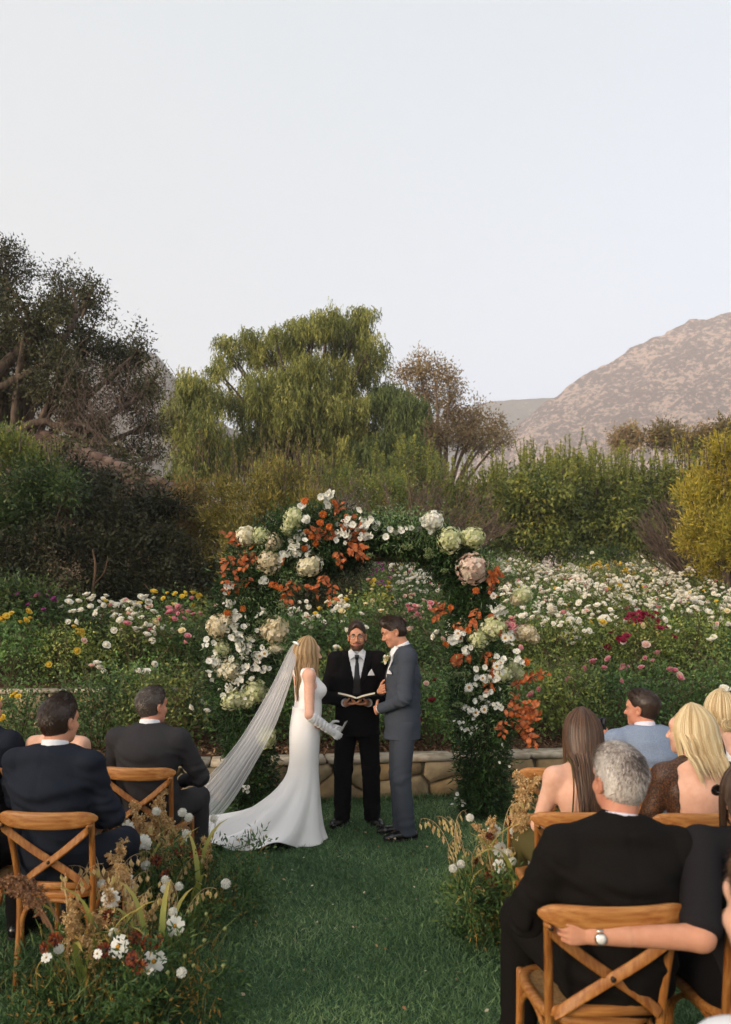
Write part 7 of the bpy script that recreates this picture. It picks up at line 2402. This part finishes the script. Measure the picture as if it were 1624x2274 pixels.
# off-shoulder black dress
o, J = lady(-2.0, ROW1 + 0.02, -0.1, 1.30, -20, 'fair', 'woman with dark pinned up hair in a black off-shoulder dress')
dress(o, J, M_OFFBLK, lambda X, Y, Z: Z - (1.01 - 0.05 * np.abs(X) / 0.2), off=0.010, sleeves='RL', sl_r=0.014)
long_hair(o, J, H_DARK, J['hd'][2] - 0.07, n=420, seed=24, width=0.06, jag=0.012, face_gap=0.7, vol=1.06, rad=0.005)
mb = MB()
for i in range(16):
    p0 = J['hd'] + [-0.04 + r.normal(0, 0.012), -0.07, -0.06]
    tube(mb, bez(p0, p0 + [-0.01, -0.01, -0.05], p0 + [0.0, -0.02, -0.1], p0 + [r.normal(0.005, 0.012), -0.02, -0.17], 8), np.linspace(0.004, 0.0015, 8), 3, rnd=r.uniform(0, 1), cap=False)
mb.build('loose_lock', H_DARK, o)

# woman in the black short sleeved top, her arm along the next chair
def arm_fn(J):
    J['shL'] = np.array([-0.195, -0.13, 1.015])
    J['elL'] = np.array([-0.30, -0.365, 0.80])
    J['wrL'] = np.array([-0.615, -0.33, 0.793])
    J['hd'] = J['hd'] + [0.01, 0.0, 0.0]
    J['armk'] = 1.17
hp = {'L': dict(d=(-1, 0.12, 0.03), n=(0.1, 1, 0), s=(0.1, -0.05, 1), curl=(0.55, 0.75, 0.6), thumb=(0.5, 0.1), size=1.0)}
BXP = 1.335
o, J = lady(BXP, ROW3 - 0.0, 0.0, 1.27, 15, 'tan', 'woman in black short sleeved top whose arm rests along the chair', fn=arm_fn, pose=hp, wid=0.95)
F = Field(*bbox(J, 0.2), 0.008)
torso(F, J, 0.014, female=True)
for sd, e in (('L', J['shL'] * 0.12 + J['elL'] * 0.88), ('R', J['shR'] * 0.25 + J['elR'] * 0.75)): F.cap(J['sh' + sd], e, 0.064, 0.062, 0.03)
F.folds(J['elL'], (0.4, 0.3, 1), 0.004, 80, 0.12)
mb = MB(); F.put(mb); mb.build('top', cloth('soft_black_top', '#1d1b1d', '#262426'), o)
trousers(o, J, M_BLACK, 0.012, seed=5)
for sd, s in (('R', 1), ('L', -1)): shoe(o, J['an' + sd], s * 0.1, h=0.012)
long_hair(o, J, H_DARK, 1.0, n=420, seed=25, back_y=lambda z: J['che'][1] - 0.1, width=0.08, jag=0.03, face_gap=0.85, rad=0.005)
mb = MB()
for s in (-1, 1): tube(mb, head_place(J, [(s * 0.06, 0.1, 0.005), (s * 0.08, 0.05, 0.006), (s * 0.083, -0.01, 0.0)]), 0.003, 5)
for s in (-1, 1):
    V, T = ico((s * 0.034, 0.11, 0.0), (0.027, 0.004, 0.022), 1); mb.add(head_place(J, V), T=T)
mb.build('sunglasses', mat('black_acetate', '#121011', rough=0.15, spec=0.6), o)
# nails and the wrist watch
w, e = J['wrL'], J['elL']
wt_ = empty('wrist_watch', (0, 0, 0), 0, 'silver bracelet watch with bright round face on the reaching wrist', 'watch')
a = unit(w - e); c = w - a * 0.012 + np.array([BXP, ROW3, 0])
wt_.location = tuple(c)
M_STEEL = mat('brushed_steel', '#b9bab4', rough=0.28, metal=1.0, c2='#8e908b', scale=120)
n1 = unit(np.cross(a, [0, 0, 1])); n2 = np.cross(n1, a)
if n1[1] > 0: n1 = -n1
for q in range(14):
    t = 2 * PI * q / 14
    dn = n1 * math.cos(t) * 0.0268 + n2 * math.sin(t) * 0.0275
    mb = MB(); rounded_box(mb, dn, (0.021, 0.0045, 0.0118), 0.3, R=np.stack([a, unit(dn), np.cross(a, unit(dn))], 1), seg=2); mb.build('watch_link', M_STEEL, wt_)
mb = MB(); tube(mb, [n1 * 0.026, n1 * 0.031, n1 * 0.035], [0.0185, 0.0185, 0.0165], 24); mb.build('watch_case', M_STEEL, wt_)
mb = MB(); tube(mb, [n1 * 0.0345, n1 * 0.0358], [0.0148, 0.0148], 24); mb.build('watch_face', mat('watch_dial', '#e8e6e0', rough=0.2, spec=0.6), wt_)

# guest behind them at the right edge, in a white shirt
o, J = lady(0.85, 1.50, 0.0, 1.31, 18, 'fair', 'guest with light brown hair and white shirt at the right edge', wid=0.9, fn=lambda J: [J.__setitem__(q, J[q] - [0, 0, 0.05]) for q in ('shL', 'shR', 'che', 'nek')] + [J.__setitem__('hd', J['hd'] + [-0.05, 0, 0])])
jacket(o, J, M_SHIRT, 0.01, 0.009, seed=9, collar=True, fold=0.006)
short_hair(o, J, H_LIGHTBR, top=0.02, nape=-0.09, seed=31, comb='back', n=6000, L=0.034, back=1.04)
trousers(o, J, M_BLACK, 0.014, seed=6)
chair('fourth_row', 0.83, 1.52, 0.0, 'nearest cross-back chair under the guest in the white shirt')

# the grey handbag on the grass
bag = empty('handbag', (-1.93, 3.50, 0), 0.5, 'slouchy dark grey handbag with folded flap on the grass under a chair', 'handbag')
F = Field((-0.24, -0.16, -0.02), (0.24, 0.16, 0.3), 0.008)
F.ecap((-0.11, 0, 0.05), (0.11, 0, 0.05), (0.07, 0.06), (0.07, 0.06), (0, 1, 0), 0.04)
F.ecap((-0.1, 0, 0.12), (0.1, 0.01, 0.14), (0.05, 0.06), (0.045, 0.06), (0, 1, 0), 0.04)
F.ecap((-0.1, 0.01, 0.17), (0.09, 0.0, 0.19), (0.035, 0.03), (0.03, 0.03), (0, 1, 0), 0.02)
F.wrinkle(0.006, 32, 3)
X, Y, Z = F.grid(); F.v = np.maximum(F.v, 0.002 - Z).astype(np.float32)
mb = MB(); F.put(mb); M_BAG = mat('grey_leather', '#4b4644', rough=0.5, c2='#38332f', scale=20, bump=0.2, bscale=90); mb.build('bag_body', M_BAG, bag)
mb = MB()
for q in (0, 0.012, 0.024): tube(mb, spline([(-0.12, -0.05 - q, 0.17), (-0.17, -0.08 - q, 0.1), (-0.15, -0.1 - q, 0.03), (-0.06, -0.09 - q, 0.015), (0.0, -0.09 - q, 0.06)], 22), 0.005, 6)
mb.build('bag_strap', M_BAG, bag)
# ================================================================== meadow arrangements along the aisle
L_MEADOW = leafmat('meadow_leaf', ['#1c2d1a', '#2e4725', '#486333', '#74803f'], rough=0.5, spec=0.3, trans=0.25, lift=1.1)
L_AUTUMN = leafmat('autumn_leaf', ['#5f4a22', '#8a6a30', '#a98a48', '#7d7a3a'], rough=0.6, spec=0.25, trans=0.25, lift=1.1)
L_STRAW = leafmat('straw', ['#8a6c44', '#a98a5c', '#c4a678', '#d2b98e'], rough=0.7, spec=0.2, trans=0.3, lift=1.3)
L_OAT = leafmat('oat_spikelet', ['#8f7a4a', '#b0976a', '#c4ab84', '#a8a35e'], rough=0.7, spec=0.2, trans=0.3, lift=1.25)
L_BLADE = leafmat('long_blade', ['#4f6a30', '#6f8440', '#9a9a4c', '#b59e56'], rough=0.5, spec=0.3, trans=0.3)
M_RUST = leafmat('rust_petal', ['#3a150c', '#5c2312', '#7d3a1a', '#96552a'], rough=0.6, spec=0.2, trans=0.15)
M_DKCORE = mat('dark_core', '#2a1410', c2='#4a2416', scale=60)
M_STEMG = leafmat('green_stem', ['#4d6335', '#66784a', '#8a8a55'], trans=0.1)
RUST = [disc_flower('rust_flower', M_RUST, M_DKCORE, 14, 3, 40 + i, 0.34, 0.3, 0.28, cup=0.2 + 0.2 * i) for i in range(2)]
mb = MB()
rr = np.random.default_rng(6)
k = np.arange(90) + 0.5
ph_ = np.arccos(1 - 1.55 * k / 90); th_ = PI * (1 + 5 ** .5) * k
Nn = np.stack([np.cos(th_) * np.sin(ph_), np.sin(th_) * np.sin(ph_), np.cos(ph_)], 1)
leaves(mb, Nn * 0.55, Nn + rr.normal(size=Nn.shape) * 0.25, 0.46, 0.3, rr.uniform(0, 1, 90), N=unit(Nn + rr.normal(size=Nn.shape)), fold=0.3)
V, T = ico((0, 0, 0), (0.62, 0.62, 0.55), 1); mb.add(V, T=T, rnd=0.3)
SCAB = mb.mesh('scabiosa', M_WHITE, smooth=False)
mb = MB(); V, T = ico((0, 0, 0), (1, 1, 0.85), 1); mb.add(V, T=T, rnd=0.8); leaves(mb, rand_dir(20) * 0.95, rand_dir(20, 0.5), 0.5, 0.25, 0.5)
BUD = mb.mesh('bud', M_STEMG)


def plume_mesh(seed, n, L, W, lean, m, name):
    """seed head: a stem with many drooping side branches of grain, length 1 along +z"""
    r = np.random.default_rng(seed)
    mb = MB()
    st = bez((0, 0, 0), (0, 0, 0.4), (lean * 0.3, 0, 0.75), (lean, 0, 1.0 - abs(lean) * 0.3), 12)
    tube(mb, st, np.linspace(0.02, 0.006, 12), 4, rnd=0.4)
    for i in range(n):
        t = r.uniform(0.25, 1) * 11
        p = np.array([np.interp(t, np.arange(12), st[:, j]) for j in range(3)])
        a = r.uniform(0, 6.28); l = L * r.uniform(0.5, 1.1) * (1.15 - 0.5 * t / 11)
        d = np.array([math.cos(a) * W, math.sin(a) * W, 0.5])
        q = bez(p, p + d * l * 0.5, p + d * l * 0.9, p + d * l + [lean * 0.15, 0, -l * 0.35], 5)
        tube(mb, q, 0.004, 3, rnd=0.5, cap=False)
        kk = 16
        tt = r.uniform(0.15, 1, kk) * 4
        P = np.stack([np.interp(tt, np.arange(5), q[:, j]) for j in range(3)], 1) + r.normal(size=(kk, 3)) * 0.01
        leaves(mb, P, rand_dir(kk, -0.4), 0.045, 0.026, np.clip(0.5 + r.normal(0, 0.25, kk), 0, 1))
    return mb.mesh(name, m, smooth=False)


def oat_mesh(seed):
    r = np.random.default_rng(seed)
    mb = MB()
    st = bez((0, 0, 0), (0, 0, 0.5), (0.12, 0, 0.95), (0.45, 0, 0.92), 12)
    tube(mb, st, np.linspace(0.008, 0.003, 12), 3, rnd=0.6)
    for i in range(11):
        t = 4.5 + i * 0.6
        p = np.array([np.interp(t, np.arange(12), st[:, j]) for j in range(3)])
        e = p + [r.uniform(-0.03, 0.07), r.normal(0, 0.04), -r.uniform(0.03, 0.09)]
        tube(mb, [p, (p + e) / 2 + [0.01, 0, 0.01], e], 0.002, 3, rnd=0.5, cap=False)
        d = np.array([r.normal(0.1, 0.12), r.normal(0, 0.12), -1]); l = r.uniform(0.09, 0.15)
        leaves(mb, np.array([e, e]), np.array([d, d]), l, 0.06, r.uniform(0, 1, 2), N=np.array([[0, -1, 0.1], [0.9, -0.3, 0.1]]), fold=0.1)
    return mb.mesh('sea_oats', L_OAT, smooth=False)


PLUME = [plume_mesh(i, 34, 0.32, 0.42, l, L_STRAW, 'straw_plume') for i, l in enumerate((0.12, 0.35, -0.25))]
AMAR = plume_mesh(9, 46, 0.22, 0.5, 0.5, leafmat('amaranth', ['#6b4630', '#8c6444', '#a8805c'], trans=0.15), 'amaranth_tassel')
OATS = [oat_mesh(i) for i in range(3)]


def blade_mesh(seed):
    r = np.random.default_rng(seed)
    p = bez((0, 0, 0), (0, 0, 0.5), (0.05, 0, 0.85), (0.3 + 0.2 * r.uniform(), 0, 0.95 - 0.25 * r.uniform()), 9)
    w = 0.024 * np.sin(np.clip(np.linspace(0.12, 1, 9), 0, 1) * PI) ** 0.6
    V = np.stack([p + np.stack([0 * w, -w, 0.2 * w], 1), p, p + np.stack([0 * w, w, 0.2 * w], 1)], 1)
    return MB().add(V.reshape(-1, 3), grid_faces(9, 3), rnd=np.repeat(np.linspace(0.1, 1, 9), 3)).mesh('long_leaf', L_BLADE)


BLADE = [blade_mesh(i) for i in range(4)]


def arrangement(label, c, spread, items, n_leaf, seed, hgt, autumn=0.3):
    """items: (kind, px, py, depth, size)"""
    r = np.random.default_rng(seed)
    cx, cy = c
    root = empty('aisle_flower_arrangement', (cx, cy, 0), 0, label, 'flower arrangement', 'meadow flowers along the aisle')
    o = np.array([cx, cy, 0])
    st = MB()
    for kind, px, py, d, size in items:
        p = at(px, py, d) - o
        p[2] = max(p[2], 0.04)
        nd = unit(np.array([r.normal(0, 0.2) - p[0] * 0.2, -0.85, 0.5]) + r.normal(size=3) * (0.16 if kind == 'cosmos' else 0.3))
        b = np.array([p[0] * 0.5 + r.normal(0, 0.05), p[1] * 0.6 + r.normal(0, 0.05), 0.0])
        if kind in ('plume', 'oats', 'amaranth', 'blade'):
            # the point is the tip: the stalk stands below it
            top = p
            foot_ = b if kind != 'blade' else np.array([p[0] * 0.75 + r.normal(0, 0.03), p[1] * 0.7, 0.0])
            L_ = np.linalg.norm(top - foot_) * 1.02
            base = foot_
            if kind == 'amaranth':
                L_ = size; base = p
                dv = np.array([0.5, -0.3, 0.9])
            else:
                if kind in ('plume', 'oats'):
                    hl = size * 1.35
                    base = top - unit(top - foot_ + [0, 0, 0.25]) * hl
                    mid = (foot_ + base) / 2 + r.normal(size=3) * [0.03, 0.03, 0]
                    tube(st, bez(foot_, mid, mid + (base - foot_) * 0.2, base, 8), 0.0028, 4, rnd=r.uniform(0.3, 1))
                    L_ = hl
                dv = top - base
            R = rot_to(dv, (r.normal(), r.normal(), 0.1)) if kind != 'amaranth' else np.stack([unit(np.array([-1, 0.1, -0.4])), unit(np.cross([0.2, 0, 1.0], [-1, 0.1, -0.4])), [0.2, 0, 1.0]], 1)
            e = Matrix(R.tolist()).to_euler()
            me = {'plume': PLUME, 'oats': OATS, 'blade': BLADE, 'amaranth': [AMAR]}[kind]
            nm = {'plume': 'straw_plume', 'oats': 'sea_oat_spray', 'blade': 'long_leaf', 'amaranth': 'amaranth_tassel'}[kind]
            inst(nm, me[int(r.integers(len(me)))], root, tuple(base), e, L_)
        else:
            me, nm = {'cosmos': (COSMOS, 'cosmos_flower'), 'scab': ([SCAB], 'white_pompon_flower'), 'rust': (RUST, 'rust_flower'), 'bud': ([BUD], 'green_bud'), 'daisy': (DAISY, 'white_daisy')}[kind]
            tube(st, bez(b, b + [0, 0, p[2] * 0.5], p - nd * 0.08 - [0, 0, 0.06], p - nd * 0.004, 10), 0.002, 4, rnd=r.uniform(0, 0.8))
            inst(nm, me[int(r.integers(len(me)))], root, tuple(p), euler_to(nd, r.uniform(0, 6)), size)
    st.build('stems', M_STEMG, root, kind='stuff')
    for nm, lm, nn, L_, W_, sp in (('foliage', L_MEADOW, n_leaf, 0.038, 0.013, 1.0), ('autumn_foliage', L_AUTUMN, int(n_leaf * autumn), 0.034, 0.011, 0.8)):
        mb = MB()
        m = 60
        cc = np.stack([np.clip(r.normal(0, 0.36, m), -0.8, 0.8) * spread[0] * sp, np.clip(r.normal(0, 0.36, m), -0.8, 0.8) * spread[1] * sp, np.abs(r.normal(0.12, 0.11, m)) * hgt], 1)
        who = r.integers(0, m, nn)
        off = r.normal(size=(nn, 3)) * 0.05
        P = cc[who] + off
        P[:, 2] = np.abs(P[:, 2]) + 0.01
        tone = r.uniform(0, 1, m)
        leaves(mb, P, off * 10 + r.normal(size=(nn, 3)) * 0.7 + [0, 0, 0.3], L_ * r.uniform(0.5, 1.3, nn), W_ * r.uniform(0.6, 1.2, nn), np.clip(tone[who] * 0.6 + r.uniform(0, 0.4, nn), 0, 1), N=rand_dir(nn, 0.9), droop=0.1)
        # upright wisps
        nw = nn // 9
        P = np.stack([np.clip(r.normal(0, 0.33, nw), -0.7, 0.7) * spread[0], np.clip(r.normal(0, 0.33, nw), -0.7, 0.7) * spread[1], r.uniform(0.02, 0.3, nw) * hgt], 1)
        leaves(mb, P, r.normal(size=(nw, 3)) * 0.35 + [0, 0, 1], r.uniform(0.06, 0.16, nw), 0.005, r.uniform(0, 1, nw), droop=0.2)
        mb.build(nm, lm, root, smooth=False, kind='stuff')
    return root


def q6(X, Y): return 65 + 0.28 * X, 1754 + 0.28 * Y
def q7(X, Y): return 970 + 0.2 * X, 1689 + 0.2 * Y


r = np.random.default_rng(77)
near = []; far = []
for X, Y, d in ((765, 740, 3.75), (645, 865, 3.55), (1155, 1080, 3.45), (705, 1245, 3.2), (990, 1360, 3.15)): near.append(('cosmos', *q6(X, Y), d, 0.048))
for X, Y, d in ((540, 1300, 3.15), (135, 1330, 3.1), (950, 1440, 3.1)): near.append(('cosmos', *q6(X, Y), d, 0.022))
for X, Y, d in ((575, 745, 3.65), (1080, 715, 3.75), (1075, 785, 3.7), (1190, 765, 3.75), (1140, 970, 3.5), (670, 1135, 3.3), (1210, 1450, 3.1), (235, 1260, 3.2)): near.append(('scab', *q6(X, Y), d, 0.024))
for X, Y, d in ((210, 1180, 3.2), (840, 1170, 3.3), (930, 1215, 3.25), (1030, 1205, 3.25), (600, 1270, 3.2), (820, 1340, 3.1), (640, 1000, 3.4), (120, 1260, 3.15), (660, 990, 3.45), (880, 1400, 3.1)): near.append(('rust', *q6(X, Y), d, 0.032))
for X, Y, d in ((1265, 965, 3.5), (1405, 985, 3.5), (1555, 1100, 3.4), (1390, 1195, 3.3), (1540, 1395, 3.15), (1305, 1395, 3.2), (1100, 1450, 3.1), (1075, 1035, 3.5), (1235, 1320, 3.2), (1190, 1150, 3.4)): near.append(('bud', *q6(X, Y), d, 0.0095))
for X, Y, d, s in ((770, 470, 3.7, .24), (430, 930, 3.5, .25), (560, 860, 3.55, .22), (330, 960, 3.4, .24), (480, 1030, 3.4, .2), (840, 540, 3.7, .2), (600, 960, 3.4, .2), (260, 1020, 3.35, .2), (520, 1150, 3.3, .18), (700, 420, 3.8, .24), (650, 700, 3.6, .22), (400, 860, 3.5, .22), (300, 900, 3.45, .22), (730, 900, 3.5, .2), (560, 1010, 3.4, .2), (850, 900, 3.5, .2)): near.append(('plume', *q6(X, Y), d, s))
for X, Y, d, s in ((150, 1090, 3.15, .3), (230, 1050, 3.2, .3), (190, 1130, 3.1, .26), (120, 1060, 3.2, .26)): near.append(('amaranth', *q6(X, Y), d, s))
for X, Y, d, s in ((580, 430, 3.75, .26), (650, 500, 3.75, .24), (700, 560, 3.7, .24), (870, 780, 3.5, .22), (330, 560, 3.5, .24), (270, 640, 3.5, .22), (1250, 700, 3.7, .2), (1320, 690, 3.7, .2), (900, 980, 3.4, .2), (820, 620, 3.6, .22), (1140, 700, 3.7, .18), (620, 440, 3.75, .26), (560, 520, 3.7, .24), (740, 620, 3.65, .22), (920, 860, 3.5, .22), (800, 760, 3.6, .22), (690, 800, 3.5, .22), (1000, 760, 3.6, .2)): near.append(('oats', *q6(X, Y), d, s))
for i in range(20): near.append(('blade', *q6(r.uniform(200, 1150), r.uniform(620, 1250)), r.uniform(3.2, 3.7), 1))
arrangement('large aisle arrangement with big white cosmos and rusty flowers at the navy man\'s chair', (-1.13, 3.38), (0.66, 0.5), near, 9500, 1, 1.0, 0.17)
for X, Y, d in ((782, 297, 4.5), (905, 410, 4.35), (880, 420, 4.3)): far.append(('cosmos', *q6(X, Y), d, 0.042))
for X, Y, d in ((1010, 170, 4.5), (1215, 180, 4.5), (1465, 230, 4.7), (1265, 220, 4.6), (1250, 350, 4.5), (945, 440, 4.3), (925, 600, 4.2), (1560, 745, 4.0)): far.append(('scab', *q6(X, Y), d, 0.03))
for X, Y, d in ((1320, 510, 4.25), (1180, 495, 4.3), (1200, 480, 4.3), (1085, 670, 4.1), (1010, 560, 4.2)): far.append(('rust', *q6(X, Y), d, 0.034))
for X, Y, d, s in ((900, 10, 4.6, .3), (1000, 40, 4.6, .28), (860, 80, 4.55, .26), (1190, 130, 4.6, .26), (950, 120, 4.5, .24), (1080, 130, 4.6, .24), (1450, 380, 4.4, .2), (1120, 330, 4.4, .2)): far.append(('plume', *q6(X, Y), d, s))
for X, Y, d, s in ((830, 200, 4.5, .26), (930, 240, 4.5, .26), (880, 300, 4.45, .26), (1050, 500, 4.2, .24), (1200, 480, 4.2, .22), (1000, 380, 4.3, .24), (1060, 280, 4.4, .24), (820, 330, 4.4, .24), (870, 180, 4.5, .26), (970, 300, 4.45, .26), (780, 380, 4.4, .22), (1100, 420, 4.3, .22), (900, 480, 4.3, .22), (1130, 600, 4.1, .2)): far.append(('oats', *q6(X, Y), d, s))
for i in range(20): far.append(('blade', *q6(r.uniform(850, 1450), r.uniform(180, 640)), r.uniform(4.1, 4.6), 1))
arrangement('aisle arrangement of tan grasses and white flowers by the charcoal man\'s chair', (-1.13, 4.38), (0.62, 0.5), far, 8500, 2, 1.2, 0.15)
rg = []
for X, Y, d in ((645, 775, 4.3), (720, 970, 4.2), (700, 1175, 4.1), (690, 1000, 4.2)): rg.append(('cosmos', *q7(X, Y), d, 0.038))
for X, Y, d in ((370, 635, 4.4), (855, 785, 4.3), (990, 1040, 4.2), (840, 1120, 4.1), (785, 1025, 4.2), (270, 1150, 4.2), (180, 1200, 4.15), (1040, 1280, 4.05), (1140, 1295, 4.05), (1135, 1365, 4.0), (1060, 1130, 4.1), (1135, 1040, 4.15)): rg.append(('scab', *q7(X, Y), d, 0.026))
for X, Y, d in ((570, 1270, 4.1), (630, 1370, 4.05), (590, 840, 4.25), (810, 690, 4.3), (430, 1110, 4.15)): rg.append(('rust', *q7(X, Y), d, 0.026))
for X, Y, d in ((300, 1075, 4.2), (220, 1240, 4.15), (450, 870, 4.3), (505, 885, 4.3), (1105, 1140, 4.1), (320, 1470, 4.0)): rg.append(('bud', *q7(X, Y), d, 0.012))
for X, Y, d, s in ((880, 130, 4.35, .34), (960, 110, 4.4, .3), (840, 230, 4.35, .26), (600, 620, 4.3, .22), (540, 650, 4.3, .2), (1110, 400, 4.3, .28), (1060, 540, 4.3, .24), (980, 620, 4.2, .24), (900, 640, 4.25, .2)): rg.append(('plume', *q7(X, Y), d, s))
for X, Y, d, s in ((120, 520, 4.5, .26), (60, 560, 4.5, .24), (180, 540, 4.5, .24), (230, 600, 4.45, .2), (40, 880, 4.4, .16), (120, 880, 4.35, .16), (310, 900, 4.3, .2), (420, 880, 4.3, .2), (640, 1040, 4.2, .2), (540, 1020, 4.2, .2), (300, 1340, 4.05, .18), (740, 330, 4.3, .24), (680, 880, 4.25, .2)): rg.append(('oats', *q7(X, Y), d, s))
for i in range(26): rg.append(('blade', *q7(r.uniform(200, 1200), r.uniform(480, 1250)), r.uniform(4.0, 4.45), 1))
arrangement('aisle arrangement with a tall tan plume and white pompons beside the empty chair', (0.86, 4.2), (0.48, 0.42), rg, 9500, 3, 1.1, 0.18)
